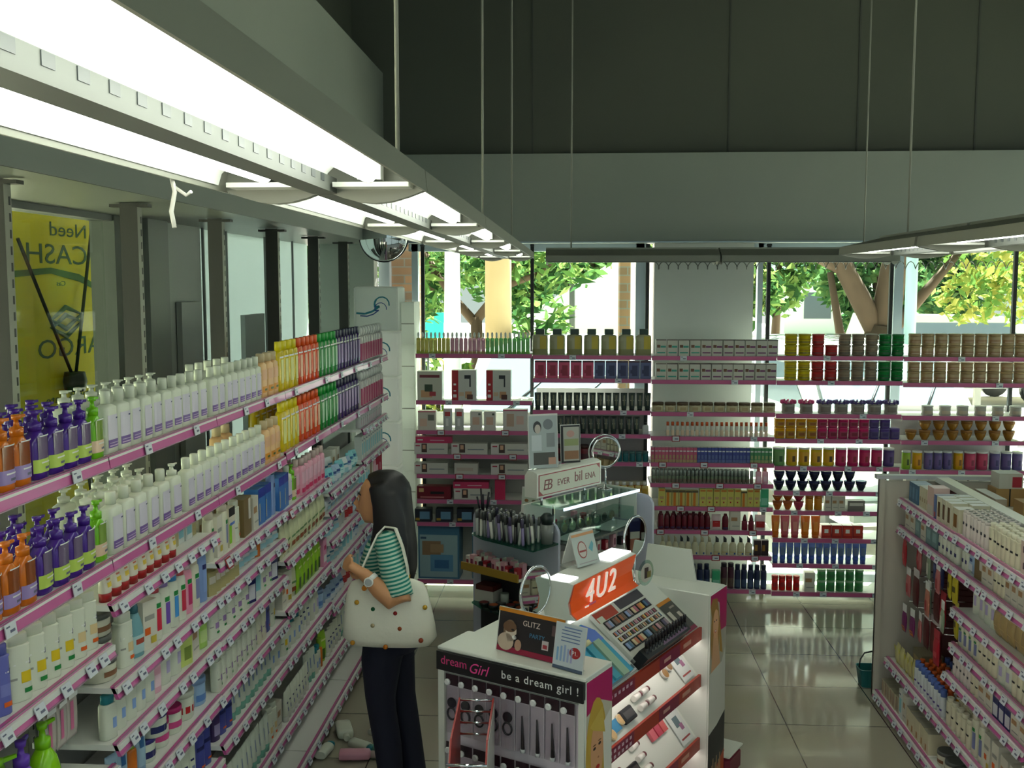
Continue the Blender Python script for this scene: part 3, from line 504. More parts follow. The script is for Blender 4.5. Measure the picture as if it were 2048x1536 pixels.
# sixth bay
SMB = slim('small grey and pink bottle', C_(190, 190, 190), C_(170, 140, 130), C_(190, 120, 150), .1, w=.05); Lr(SMB, 1.45, 6.95, 7.74, 12, sh(5, 3)); Lr(AQUABX, 1.232, 6.95, 7.74, 10, sh(5, 4)); RHX = box('carton', 'crimson carton with white script', .09, .05, .19, C_(170, 20, 56), [(.2, .7, .2, .5, C_(226, 190, 200))]); Lmix(1.0, 6.95, 7.74, [(AQUABX, 4), (BROWNBX, 1), (PINKPK, 1), (RHX, 2)], sh(5, 5)); Lmix(.75, 6.95, 7.74, [(WHPK, 4), (AQUABX, 3)], sh(5, 6)); Lmix(.5, 6.95, 7.74, [(BLUEPK, 4), (WHPK, 3)], sh(5, 7))
# red clip-on ticket holders already on some strips; fallen goods on the floor by the wall bay
ly = lambda k, x, y, rz, lab, zz=None: tag(put(k, x, y, (k.d / 2 if zz is None else zz), rz, 'floor', tilt=(R(90), 0), label=lab), group='stock lying on the floor')
ly(WHT, -1.1, 5.40, R(150), 'white tube with pink end lying on the floor tiles'); ly(TEALCAP, -1.17, 5.25, R(60), 'white bottle lying on floor beside pink packet', .03); ly(OVAL, -1.0, 5.30, R(100), 'white oval bottle lying on floor by the shoes', .03)
ly(GRT, -1.05, 5.19, R(80), 'mint-footed tube lying on the floor near the shoes', .03); ly(LOT1, -1.27, 5.47, R(20), 'white lotion bottle lying on floor under wall shelving', .03); ly(PINKPK, -1.2, 5.10, R(95), 'pink bottle lying on the floor below wall shelving', .03); ly(TEALCAP, -1.30, 5.08, R(170), 'teal-capped bottle lying on floor beside the lowest wall shelf', .03)
# tissue packs stacked in the corner
TIS = box('tissue_bale', 'white tissue bale', .36, .36, .36, C_(214, 218, 216, .35), [(.33, .34, .0, 1, grey), (.66, .67, .0, 1, grey)], cat='tissue pack')
wv = MB()
def wave(mb, cx, cz, s, y, m, w0=.028):
    pts = [(cx - 1.0 * s, cz - .35 * s), (cx - .55 * s, cz - .38 * s), (cx - .15 * s, cz - .25 * s), (cx + .2 * s, cz + .0 * s)] + [(cx + .32 * s + .38 * s * math.cos(R(a)), cz + .1 * s + .38 * s * math.sin(R(a))) for a in range(200, -40, -30)]
    L_ = [(0, .2)] + [(0, 0)]
    for i in range(len(pts) - 1):
        (x0, z0), (x1, z1) = pts[i], pts[i + 1]; t = w0 * s * (1.2 if i < 6 else .8) * 3; dx, dz = x1 - x0, z1 - z0; l = math.hypot(dx, dz) or 1; nx, nz = -dz / l * t / 2, dx / l * t / 2
        mb.add([(x0 - nx, y, z0 - nz), (x1 - nx, y, z1 - nz), (x1 + nx, y, z1 + nz), (x0 + nx, y, z0 + nz)], [(0, 1, 2, 3)], m)
wv.box((0, 0, .17), (.34, .34, .34), frosted((240, 242, 238), .4), bev=.012); wave(wv, -.0, .19, .15, -.171, C_(40, 130, 150)); wave(wv, 0.0, .16, .12, -.1715, C_(50, 80, 150), .02)
WAV = Kind('tissue_bale', 'white tissue bale, blue wave', 'tissue pack', .34, .34, .34).root(wv)
TIERS = ['lowest', 'second', 'third', 'fourth', 'fifth', 'sixth', 'topmost']
for t in range(7):
    put(WAV, -1.52, 8.05, .348 * t, 0, label='shrink-wrapped white tissue bale with blue wave, %s of the front stack' % TIERS[t], group='tissue bales in the corner')
TI2 = box('tissue_bale', 'white tissue bale',   .1, .3, .328, frosted((240, 242, 236), .4), [(.0, 1, .48, .5, grey)], cat='tissue pack', side=None)
for t in range(7): put(TI2, -1.294, 8.15, .33 * t, 0, label='narrow plain white tissue bale by the window frame, %s from the floor' % ORD[t + 1], group='narrow tissue bales by the window')
# ================================================================ goods on the window shelving (faces -Y)
_cy, _sy, _cp, _sp = math.cos(YAW), math.sin(YAW), math.cos(PIT), math.sin(PIT)
def px2x(px, y=BF + .06, row=850):
    """horizontal offset measured on the photograph -> metres along the window shelves"""
    u, v = (px - 1024) / FPX, (row - 768) / FPX
    dx = -_sy * _cp + _cy * u + v * _sp * _sy; dy = _cy * _cp + _sy * u - v * _sp * _cy
    return y * dx / dy
BNAME = ['hair-dryer bay', 'dark-tube bay', 'pillar bay', 'tub bay', 'end bay']
def bw(i, k): return '%s shelf, %s' % (ORD[k], BNAME[i])
def Br(k, i, sf, a, b, n, back=.0, tier=0, up=None, where=None, jit=.003, turn=0):
    """n goods of kind k between photo-measured offsets a..b on shelf sf of bay i"""
    x0, x1 = px2x(a), px2x(b)
    for q in range(n):
        wh = where or bw(i, sf + 1)
        put(k, x0 + (x1 - x0) * (q + .5) / n, BF + .02 + back + k.d / 2 + random.uniform(-jit, jit), BZ[i][sf] + .0155 + (up if up is not None else 0), turn + random.uniform(-.04, .04), ('upper tier, ' if tier else '') + wh, end='tissue-stack end', fit=fitw((x1 - x0) / n, k.w), gap=room_above(BZ[i], BZ[i][sf], up or 0))
zb = lambda c: None
def colo(look, c, cap=C_(214, 222, 214, .3)): return bottle('cologne_bottle', look, .036, .03, .165, mat(c, .15, trans=.3), cap, 'ball', .74, .5, [(.25, .85, -.6, .6, mat(c, .4)), (.0, .16, -.8, .8, mat((c[0] * .8, c[1] * .9, c[2] * .5), .3))], 3.2, sh=.95)
Br(colo('yellow cologne bottle', (204, 196, 96)), 0, 0, 835, 902, 8); Br(colo('pink cologne bottle', (206, 150, 168)), 0, 0, 902, 972, 8); Br(colo('green cologne bottle', (120, 190, 110)), 0, 0, 972, 1060, 10)
HB1 = box('appliance_box', 'white gift box with red flower', .2, .1, .225, C_(196, 196, 180), [(.1, .9, .78, .88, C_(120, 50, 60)), (.15, .6, .1, .35, C_(206, 160, 120)), (.3, .62, .3, .55, C_(60, 80, 60)), (.5, .75, .15, .3, C_(170, 60, 70))])
def dryer_art(): return [(0, .27, 0, 1, C_(170, 20, 30)), (.06, .2, .1, .2, wht), (.08, .18, .3, .34, wht), (.08, .18, .5, .56, wht), (.52, .78, .72, .84, C_(30, 34, 40)), (.72, .78, .45, .74, C_(40, 44, 50)), (.55, .82, .08, .3, C_(196, 150, 110)), (.62, .86, .04, .2, C_(90, 50, 40)), (.3, .5, .15, .28, C_(206, 180, 150))]
HB2 = box('appliance_box', 'white and red hair-dryer box', .2, .11, .235, C_(200, 202, 194), dryer_art())
Br(HB1, 0, 1, 835, 888, 1); Br(HB2, 0, 1, 903, 955, 1); Br(HB2, 0, 1, 972, 1024, 1)
WB1 = box('appliance_box', 'white trimmer box', .145, .08, .15, C_(206, 196, 184), [(.55, .9, .5, .8, C_(110, 110, 100)), (.1, .5, .2, .6, C_(216, 180, 160)), (0, 1, .93, 1, C_(190, 90, 110))]); WB2 = pack('clear_blister', 'slim clear blister pack', .07, .17, C_(186, 190, 186, .15), [(.2, .8, .65, .85, C_(180, 70, 70)), (.3, .6, .2, .55, wht)], .03); WB3 = box('appliance_box', 'small white shaver box', .09, .07, .15, C_(206, 202, 194), [(.2, .8, .3, .7, C_(206, 170, 150)), (.7, .9, .8, .9, C_(70, 80, 70))]); WB4 = box('appliance_box', 'wide white box, sketched portrait', .2, .09, .165, C_(204, 200, 194), [(.15, .45, .2, .8, C_(190, 160, 140)), (.55, .85, .3, .7, C_(214, 180, 170)), (0, 1, .94, 1, C_(190, 80, 110))])
Br(WB1, 0, 2, 836, 874, 1); Br(WB2, 0, 2, 885, 931, 2); Br(WB3, 0, 2, 939, 994, 2); Br(WB4, 0, 2, 1005, 1057, 1)
def iron2(look, w, base, art): return box('curling_iron_box', look, w, .085, .05, base, art)
def iron(look, w, base, art): return box('curling_iron_box', look, w, .09, .085, base, art)
LB1 = iron('long white curling-iron box', .29, C_(200, 198, 188), [(0, .2, .1, .95, C_(214, 208, 204)), (.04, .17, .7, .82, C_(180, 60, 80)), (.22, .38, .15, .95, C_(70, 50, 44)), (.25, .34, .45, .85, C_(206, 160, 130)), (.45, .9, .4, .48, C_(110, 120, 130))]); LB2 = iron2('long pink curling-iron box', .28, C_(196, 50, 96), [(.05, .2, .4, .6, wht), (.4, .8, .4, .5, C_(220, 190, 200))]); LB3 = iron('plain white straightener box', .19, C_(196, 192, 182), [(.1, .8, .3, .6, C_(186, 170, 160))]); LB4 = box('curling_iron_box', 'dark red styler box', .28, .1, .1, C_(120, 16, 36), [(.06, .2, .55, .85, C_(206, 170, 120)), (.1, .8, .1, .2, C_(190, 120, 120)), (.4, .8, .4, .6, black)]); LB5 = box('curling_iron_box', 'tall pink styler box', .08, .09, .17, C_(190, 40, 84))
Br(LB1, 0, 3, 827, 898, 1); put(LB2, px2x(868), BF + .07, BZ[0][3] + .0155 + .085, 0, label='long pink curling-iron box lying on a white one, hair-dryer bay', group='curling iron boxes'); Br(LB1, 0, 3, 901, 978, 1); Br(LB1, 0, 3, 980, 1058, 1)
Br(LB1, 0, 4, 827, 898, 1); Br(LB3, 0, 4, 908, 958, 1); Br(LB1, 0, 4, 980, 1058, 1); Br(LB4, 0, 5, 832, 905, 1); Br(LB1, 0, 5, 906, 984, 1); put(LB2, px2x(942), BF + .08, BZ[0][5] + .0155 + .085, 0, label='long pink styler box on a white box, sixth shelf, hair-dryer bay', group='curling iron boxes'); Br(LB5, 0, 5, 988, 1012, 1)
DKB = box('appliance_box', 'dark blue printed box', .13, .09, .1, C_(22, 30, 44), [(.3, .9, .2, .8, C_(96, 140, 170)), (.05, .3, .1, .3, C_(170, 140, 50))]); Br(DKB, 0, 6, 826, 866, 1); Br(DKB, 0, 6, 868, 908, 1); Br(DKB, 0, 6, 910, 950, 1)
FB = box('appliance_box', 'large blue foot-spa box', .36, .22, .42, C_(66, 116, 146), [(.04, .96, .03, .84, C_(150, 180, 186)), (.1, .55, .45, .72, C_(150, 120, 90)), (.3, .62, .5, .66, C_(170, 140, 104)), (.3, .85, .14, .46, C_(96, 150, 186)), (.4, .75, .2, .36, C_(60, 110, 160)), (.06, .2, .76, .8, C_(60, 90, 120))]); Br(FB, 0, 7, 833, 922, 1); put(FB, px2x(990), BF + .16, BZ[0][7] + .0155, 0, bw(0, 8), end='tissue-stack end')
BIG = bottle('shampoo_bottle', 'large olive shampoo bottle', .12, .08, .2, C_(168, 166, 132, .25), C_(26, 60, 46), 'square', .80, .5, [(.1, .92, .0, .5, C_(190, 170, 50)), (.3, .7, -.6, -.1, C_(150, 150, 110)), (.05, .3, -.6, .5, C_(130, 130, 80))], 3.4, sh=.93)
mb = MB(); mb.box((0, -.03, .18), (.02, .002, .02), green); BIG.part('leaf_badge', mb)
Br(BIG, 1, 0, 1063, 1302, 7)
HC = lambda nm, c, c2: box('hair_colour_box', nm, .085, .06, .135, c, [(.3, .8, .15, .75, c2), (0, 1, .92, 1, C_(70, 20, 40)), (.15, .5, .3, .5, c2)])
Br(HC('pink hair-colour box', C_(196, 66, 104), C_(150, 30, 60)), 1, 1, 1069, 1187, 5); Br(HC('slate blue hair-colour box', C_(84, 92, 134), C_(46, 50, 90)), 1, 1, 1187, 1301, 5)
DT = tube('styling_tube', 'dark green styling tube', .05, .135, C_(34, 50, 44, .3), C_(20, 30, 28), [(.2, .85, -.2, .35, C_(96, 96, 70)), (.5, .56, -.5, .5, C_(140, 140, 120))], .1)
for sf, n, e in ((2, 15, 1302), (3, 14, 1280)): Br(DT, 1, sf, 1068, e, n)
Br(bottle('nail_bottle', 'small clear hair serum bottle', .05, .04, .09, clear, black, 'flip', .8, .4), 1, 3, 1283, 1298, 1)
RJ = tub('styling_jar', 'dark red styling jar', .038, .125, C_(104, 22, 30, .3), C_(60, 30, 24), [(.2, .6, -.6, .6, C_(60, 20, 30))]); Br(RJ, 1, 4, 1070, 1132, 3); Br(RJ, 1, 4, 1180, 1225, 2); TJ = tub('styling_jar', 'small teal jar', .03, .08, C_(40, 104, 110, .2), C_(70, 110, 110)); Br(TJ, 1, 4, 1232, 1298, 5); Br(RJ, 1, 4, 1132, 1180, 2)
ORB2 = box('carton', 'orange-banded carton', .075, .06, .09, C_(214, 206, 180), [(0, 1, .2, .7, C_(196, 104, 36))]); Br(ORB2, 1, 5, 1215, 1298, 5, .12); YB = bottle('oil_bottle', 'amber oil bottle, white cap', .055, .04, .11, C_(206, 180, 106, .2), wht, 'flip', .75, .5, [(.2, .7, -.4, .4, C_(190, 150, 50))], 3); Br(YB, 1, 5, 1200, 1298, 7); Br(YB, 1, 5, 1068, 1080, 1)
# pillar bay
HW = lambda nm, c: box('hair_dye_box', nm, .078, .06, .125, C_(194, 192, 178), [(.1, .42, .5, .68, C_(110, 70, 40)), (.45, .95, .5, .62, c), (.12, .9, .16, .24, c), (0, 1, .95, 1, C_(64, 30, 36))])
HT, HP = HW('white hair-dye box, teal print', C_(60, 150, 130)), HW('white hair-dye box, plum print', C_(116, 60, 100))
for sf, b1 in ((0, 1551), (1, 1549)): Br(HT, 2, sf, 1308, 1398, 4); Br(HP, 2, sf, 1398, b1, 7)
OVJ = bottle('cream_tub', 'cream oval tub, brown lid', .092, .07, .072, C_(196, 186, 150), C_(84, 64, 40), 'wide', .72, .98, [(.2, .7, -.3, .3, C_(170, 150, 110))], 2.2, sh=.98, cat='jar'); Br(OVJ, 2, 2, 1303, 1550, 10)
OC = bottle('serum_bottle', 'clear bottle, orange cap', .026, .026, .11, C_(214, 206, 196, .15), C_(206, 90, 40), 'flip', .74, .75, [(.1, .6, -.6, .6, C_(226, 200, 170))], 2.2); Br(OC, 2, 3, 1330, 1536, 21)
ST = lambda nm, c, c2: box('hair_colour_stick', nm, .027, .06, .115, c, [(0, 1, 0, .2, c2), (.2, .8, .25, .5, c2), (.1, .9, .72, .8, wht)], top=wht)
Br(ST('slim pink carton', C_(196, 90, 120), C_(176, 150, 110)), 2, 4, 1302, 1394, 13); Br(ST('slim blue carton', C_(66, 76, 150), C_(96, 110, 160)), 2, 4, 1394, 1500, 15); Br(ST('slim green carton', C_(70, 140, 90), C_(150, 160, 110)), 2, 4, 1500, 1544, 6)
GV = bottle('hair_vial', 'small green vial, silver cap', .026, .026, .1, C_(120, 134, 110, .2), sil, 'flip', .55, .9, [(.1, .6, -.6, .6, C_(110, 96, 80))], 2.2); Br(GV, 2, 5, 1304, 1508, 26); Br(GV, 2, 5, 1304, 1500, 24, .06, where='rear row, ' + bw(2, 6)); Br(PKS, 2, 5, 1512, 1538, 2)
YX = box('carton', 'yellow cream carton', .06, .05, .135, C_(206, 196, 96), [(.1, .9, .85, .95, C_(206, 120, 40)), (.2, .8, .4, .55, C_(190, 150, 110)), (.4, .6, .2, .28, red)]); OX = box('carton', 'orange-striped carton', .05, .05, .12, C_(200, 188, 110), [(.2, .6, .0, 1, C_(206, 120, 30)), (0, 1, .88, 1, C_(90, 80, 50))]); GX = box('carton', 'mint green carton', .06, .05, .14, C_(60, 170, 120), [(.1, .9, .1, .5, C_(130, 200, 170))])
Br(YX, 2, 6, 1318, 1332, 1); Br(OX, 2, 6, 1332, 1398, 5); Br(YX, 2, 6, 1400, 1484, 6); Br(OX, 2, 6, 1484, 1496, 1); Br(YX, 2, 6, 1496, 1522, 2); Br(GX, 2, 6, 1522, 1540, 1)
MB2 = bottle('shampoo_bottle', 'maroon rounded bottle', .05, .035, .125, C_(110, 24, 40, .25), C_(96, 24, 40), 'wide', .9, .5, [(.05, .2, -.5, .5, C_(60, 30, 70))], 2.1, sh=.75); Br(MB2, 2, 7, 1318, 1424, 9); Br(MB2, 2, 7, 1318, 1424, 8, .06, where='rear row, ' + bw(2, 8)); Br(REDPK, 2, 7, 1425, 1445, 1); Br(MB2, 2, 7, 1445, 1462, 1); Br(BEIGEBX, 2, 7, 1462, 1484, 1); MC = bottle('shampoo_bottle', 'maroon tapered bottle', .045, .035, .12, C_(120, 20, 44, .3), C_(90, 20, 36), 'cone', .6, .6, [], 2.2); Br(MC, 2, 7, 1486, 1512, 2); Br(REDPK, 2, 7, 1512, 1535, 1)
CB = bottle('shampoo_bottle', 'cream bottle, black slant cap', .06, .04, .15, C_(206, 200, 166), C_(30, 36, 42), 'slant', .68, .42, [(.05, .2, .1, .4, C_(60, 90, 150)), (.22, .28, -.5, .5, C_(200, 180, 120))], 2.3, sh=.7); CB2 = bottle('shampoo_bottle', 'cream bottle, cream cap', .06, .04, .15, C_(206, 200, 166), C_(180, 172, 140), 'slant', .68, .42, [(.05, .2, .1, .4, C_(60, 90, 150))], 2.3, sh=.7)
Br(CB2, 2, 8, 1322, 1360, 3); Br(CB, 2, 8, 1360, 1386, 2); Br(CB2, 2, 8, 1386, 1430, 3); Br(CB, 2, 8, 1430, 1510, 5); Br(box('carton', 'dark gift carton', .07, .06, .12, C_(44, 26, 30), [(.1, .5, .3, .7, C_(150, 110, 40))]), 2, 8, 1512, 1542, 2)
NB = bottle('body_spray', 'dark navy body spray', .05, .05, .19, C_(30, 40, 76, .3), C_(24, 34, 60), 'flip', .78, .7, [(.1, .5, -.6, .6, C_(60, 80, 110))], 2); WBt = bottle('body_spray', 'wine body spray', .05, .05, .2, C_(70, 30, 46, .3), C_(40, 24, 36), 'flip', .85, .8, [(.1, .5, -.6, .6, C_(90, 70, 60))], 2)
Br(NB, 2, 9, 1300, 1425, 9); Br(GX, 2, 9, 1428, 1446, 1); Br(WBt, 2, 9, 1446, 1474, 2); Br(NB, 2, 9, 1474, 1540, 5)
# tub bay
TB = lambda nm, c: tub('treatment_tub', nm, .052, .082, mat(c, .3, trans=.12), mat((c[0] * .9, c[1] * .9, c[2] * .9), .3), [(.2, .45, -.7, .7, mat((c[0] * .72, c[1] * .72, c[2] * .72), .4)), (.6, .7, -.7, .7, mat((c[0] * .8, c[1] * .72, c[2] * .7), .4))], prof=[(.044, 0), (.052, .008), (.05, .06), (.052, .066)], lh=.2)
tY, tR, tG, tE = TB('yellow treatment tub', (206, 184, 30)), TB('red treatment tub', (186, 50, 50)), TB('taupe treatment tub', (150, 134, 112)), TB('emerald treatment tub', (30, 130, 60))
for sf in (0, 1):
    for tr in (0, 1):
        Br(tY, 3, sf, 1565, 1619, 2, tier=tr, up=.083 * tr); Br(tR, 3, sf, 1619, 1646 if (sf == 0 and tr) else 1672, 1 if (sf == 0 and tr) else 2, tier=tr, up=.083 * tr); Br(tG, 3, sf, 1672, 1752, 3, tier=tr, up=.083 * tr); Br(tE, 3, sf, 1752, 1804, 2, tier=tr, up=.083 * tr)
def gift(nm, rib):
    K = tub('gift_jar', nm, .05, .085, C_(160, 154, 146, .2), C_(150, 146, 140), [(.2, .8, -.5, .5, C_(120, 110, 100))]); q = MB()
    for a in range(0, 360, 40): q.loft([sup(.012, .004, 0, 2, 8), sup(.02, .008, .02, 2, 8), sup(.004, .003, .032, 2, 8)], rib, M=Matrix.Translation((.034 * math.cos(R(a)), .034 * math.sin(R(a)), .078)) @ Matrix.Rotation(R(a), 4, 'Z') @ Matrix.Rotation(R(55), 4, 'Y'))
    q.tube([(.05 * math.cos(R(a)), .05 * math.sin(R(a)), .082) for a in range(0, 360, 30)], .006, rib, 6, True); K.part('ribbon', q); return K
Br(gift('gift jar with magenta ribbon', C_(170, 30, 100)), 3, 2, 1558, 1630, 2); Br(gift('gift jar with indigo ribbon', C_(60, 40, 110)), 3, 2, 1632, 1798, 5)
SQ = lambda nm, c, c2: tub('hair_pack_tub', nm, .05, .083, mat(c, .3, trans=.1), mat(c, .3), [(.15, .8, -.6, .6, mat((c[0] * .8, c[1] * .85, c[2] * .8), .4)), (.3, .65, -.1, .25, c2)], sq=5, lh=.16)
sO, sM, sP = SQ('amber square tub', (214, 150, 20), C_(140, 80, 20)), SQ('magenta square tub', (190, 40, 96), C_(120, 10, 40)), SQ('violet square tub', (96, 74, 140), C_(60, 40, 100))
for tr in (0, 1): Br(sO, 3, 3, 1549, 1634, 4, tier=tr, up=.085 * tr); Br(sM, 3, 3, 1634, 1738, 5, tier=tr, up=.085 * tr); Br(sP, 3, 3, 1738, 1780 if tr else 1800, 2 if tr else 3, tier=tr, up=.085 * tr)
PT = lambda nm, c, c2: tub('conditioner_tub', nm, .048, .14, mat(c, .3, trans=.1), C_(222, 224, 222, .25), [(.2, .85, -.6, .6, mat((min(255, c[0] * 1.05), c[1] * .95, c[2]), .4)), (.25, .6, -.05, .3, c2)], lh=.1)
pG, pO, pM, pV = PT('tall green tub', (110, 160, 96), C_(40, 80, 40)), PT('tall amber tub', (206, 170, 40), C_(90, 60, 20)), PT('tall magenta tub', (180, 40, 90), C_(140, 10, 40)), PT('tall violet tub', (90, 74, 130), C_(60, 40, 90))
Br(pG, 3, 4, 1546, 1573, 1); Br(pO, 3, 4, 1573, 1672, 4); Br(pM, 3, 4, 1672, 1768, 4); Br(pV, 3, 4, 1768, 1792, 1)
NBW = bowl('hair_wax_bowl', 'navy wax bowl', .044, .075, C_(20, 24, 50, .15), C_(30, 36, 80, .2)); Br(NBW, 3, 5, 1549, 1714, 7, tier=1, up=.076); Br(NBW, 3, 5, 1549, 1738, 8)
OBW = bowl('hair_wax_bowl', 'orange wax bowl', .04, .07, C_(180, 90, 24, .2), C_(170, 80, 30)); PBW = bowl('hair_wax_bowl', 'rose wax bowl', .04, .07, C_(170, 50, 80, .2), C_(160, 50, 70))
for tr in (0, 1): Br(OBW, 3, 6, 1548, 1590, 2, tier=tr, up=.071 * tr); Br(PBW, 3, 6, 1590, 1612, 1, tier=tr, up=.071 * tr)
Br(tub('conditioner_tub', 'tall honey tub', .045, .125, C_(196, 130, 30, .25), C_(180, 110, 30)), 3, 6, 1614, 1650, 2); Br(BEIGEBX, 3, 6, 1652, 1694, 3); Br(box('carton', 'grey flat carton', .13, .07, .08, C_(120, 114, 106), [(.1, .9, .5, .8, C_(206, 200, 190))]), 3, 6, 1694, 1736, 1)
OT = tube('hair_tube', 'orange hair tube', .07, .17, C_(210, 110, 24, .25), C_(196, 96, 20), [(.2, .7, -.5, .5, C_(226, 140, 40))], .12); RT = tube('hair_tube', 'rose hair tube', .07, .17, C_(190, 90, 100, .25), C_(170, 40, 60), [(.2, .7, -.5, .5, C_(206, 130, 120))], .12)
Br(OT, 3, 7, 1546, 1564, 1); Br(RT, 3, 7, 1564, 1604, 2); Br(OT, 3, 7, 1604, 1646, 2); RWX = box('carton', 'red and white square carton', .09, .09, .1, C_(170, 30, 30), [(.1, .9, .2, .85, C_(196, 60, 40)), (.3, .7, .4, .7, wht)], top=C_(226, 226, 224)); Br(RWX, 3, 7, 1646, 1732, 4)
BT = tube('face_tube', 'blue face-wash tube', .055, .16, C_(70, 100, 170, .25), C_(60, 80, 150), [(.3, .75, -.6, .6, C_(96, 116, 150)), (.1, .2, -.6, .6, C_(60, 90, 190))], .14); Br(BT, 3, 8, 1548, 1740, 13)
RCJ = tub('gel_jar', 'red gel jar', .038, .115, C_(206, 26, 20, .15), C_(190, 50, 40), [(.3, .7, -.4, .4, C_(160, 20, 20))]); Br(RCJ, 3, 9, 1550, 1608, 4); GJ = tub('gel_jar', 'green gel jar', .045, .085, C_(70, 150, 84, .2), C_(150, 190, 150, .2), [(.3, .7, -.5, .5, C_(60, 120, 70))])
Br(BEIGEBX, 3, 9, 1612, 1640, 1); Br(GJ, 3, 9, 1642, 1738, 5); Br(GJ, 3, 9, 1616, 1738, 6, tier=1, up=.09, back=.0) if 0 else Br(GJ, 3, 9, 1642, 1738, 5, tier=1, up=.086)
# end bay
BGT = tub('scrub_tub', 'beige scrub tub', .052, .086, C_(176, 152, 112, .3), C_(166, 140, 98), [(.25, .6, -.7, .7, C_(156, 120, 84)), (.32, .4, -.5, .5, C_(200, 180, 150))], lh=.2)
for sf in (0, 1):
    for tr in (0, 1): Br(BGT, 4, sf, 1811, 2049, 9, tier=tr, up=.087 * tr)
CJ = tub('cream_jar', 'small clear cream jar', .042, .075, C_(176, 170, 158, .15), C_(196, 196, 190), [(.2, .6, -.5, .5, C_(190, 176, 150))], lh=.15); Br(CJ, 4, 2, 1836, 2048, 6)
AB = bowl('hair_wax_bowl', 'amber wax bowl', .042, .075, C_(160, 110, 36, .2), C_(150, 100, 40)); Br(AB, 4, 3, 1808, 2032, 8); Br(AB, 4, 3, 1836, 2032, 7, tier=1, up=.077)
hG, hY, hV, hP = PT('tall lime tub', (150, 190, 60), C_(70, 90, 30)), PT('tall yellow tub', (216, 166, 30), C_(140, 90, 20)), PT('tall lilac tub', (110, 100, 150), C_(70, 60, 110)), PT('tall pink tub', (196, 76, 106), C_(140, 30, 60))
Br(hG, 4, 4, 1806, 1825, 1); Br(hY, 4, 4, 1827, 1848, 1); Br(hV, 4, 4, 1850, 1908, 3); Br(hY, 4, 4, 1910, 1930, 1); Br(hP, 4, 4, 1931, 1980, 2); Br(hV, 4, 4, 1982, 2050, 3)
Br(BEIGEBX, 4, 5, 1812, 1880, 3); Br(YELBX, 4, 5, 1890, 1960, 3)
# ================================================================ aisle gondola (its near face looks to -X)
GF, GE = 1.87, [6.07, 5.18, 4.25, 3.3]
gm = C_(184, 178, 164, .5); GZ = [[1.195, 1.034, .245], [1.2, 1.035, .83, .65, .50, .245], [1.2, 1.035, .83, .65, .45, .245]]
GW = ['far bay with hanging goods', 'middle bay of six shelves', 'bay closest to the stairs']
for i in range(3):
    y0, y1 = GE[i], GE[i + 1]; L_ = y0 - y1
    u = empty('gondola_unit', (GF, y0, 0), R(-90), 'steel aisle gondola with pink price strips, ' + GW[i], 'shelving', 'aisle gondola bays')
    for k, z in enumerate(GZ[i]):
        fr = 0 if z > .6 else (-.045 if z < .3 else -.02)
        mkshelf(u, 0, L_, z, fr, .25 - fr, 7, 0, ang=22, sh=.044)
    mkshelf(u, 0, L_, .045, -.105, .36, 7, 0, ang=22, sh=.044)
    b_ = MB(); b_.box((L_ / 2, .27, .7), (L_ - .01, .03, 1.24), C_(84, 26, 30, .6) if i == 0 else C_(120, 112, 100, .6)); b_.build('back_panel', u)
    MB().box((L_ / 2, .25, 1.325), (L_, .07, .03), WHITE2).build('top_rail', u)
    MB().box((L_ / 2, .5, 1.19), (L_, .42, .02), WHITE2).build('rear_shelf', u); MB().box((L_ / 2, .5, .5), (L_, .4, .02), WHITE2).build('rear_shelf', u)
    MB().box((L_ / 2, .3, .012), (L_, .7, .02), GREYM).build('plinth', u)
    if i == 0:
        e = MB(); e.box((-.02, .26, .66), (.02, .72, 1.3), gm); e.box((-.012, -.085, .665), (.04, .03, 1.33), gm); e.box((-.012, .62, .665), (.04, .03, 1.33), gm); e.build('end_panel', u)
        MB().box((-.012, .26, 1.335), (.05, .76, .022), C_(196, 198, 200, .3, metal=.4)).build('top_bar', u)
        for zz in (.98, .8, .62):
            for k in range(7): MB().cyl((.1 + .115 * k, .255, zz), (.1 + .115 * k, .06, zz + .01), .003, CHROME, 6).build('hook', u)
groom = lambda y, zc, up=0: room_above(GZ[0 if y > 5.19 else (1 if y > 4.26 else 2)], zc, up)
def Gr(k, zc, y0, y1, n, where, back=0.0, front=GF, up=0, rot=0):
    for i in range(n): put(k, front + .036 + back + k.d / 2 + random.uniform(0, .006), y0 + (y1 - y0) * (i + .5) / n, zc + .0155 + up, R(-90) + R(rot) + random.uniform(-.04, .04), where, end='far end', fit=fitw(abs(y1 - y0) / n, k.w), gap=groom(y0, zc, up))
def Gmix(zc, y0, y1, seq, where, back=0.0, front=GF):
    ks = []
    for k, c in seq: ks += [k] * c
    tot = sum(k.w for k in ks) + .004 * len(ks); sc = (y0 - y1) / tot; y = y0
    for k in ks:
        wd = (k.w + .004) * sc
        put(k, front + .036 + back + k.d / 2, y - wd / 2, zc + .0155, R(-90) + random.uniform(-.04, .04), where, end='far end', fit=fitw(wd, k.w), gap=groom(y0, zc)); y -= wd
gs = lambda a, k: '%s shelf, %s gondola bay' % (ORD[k], a)
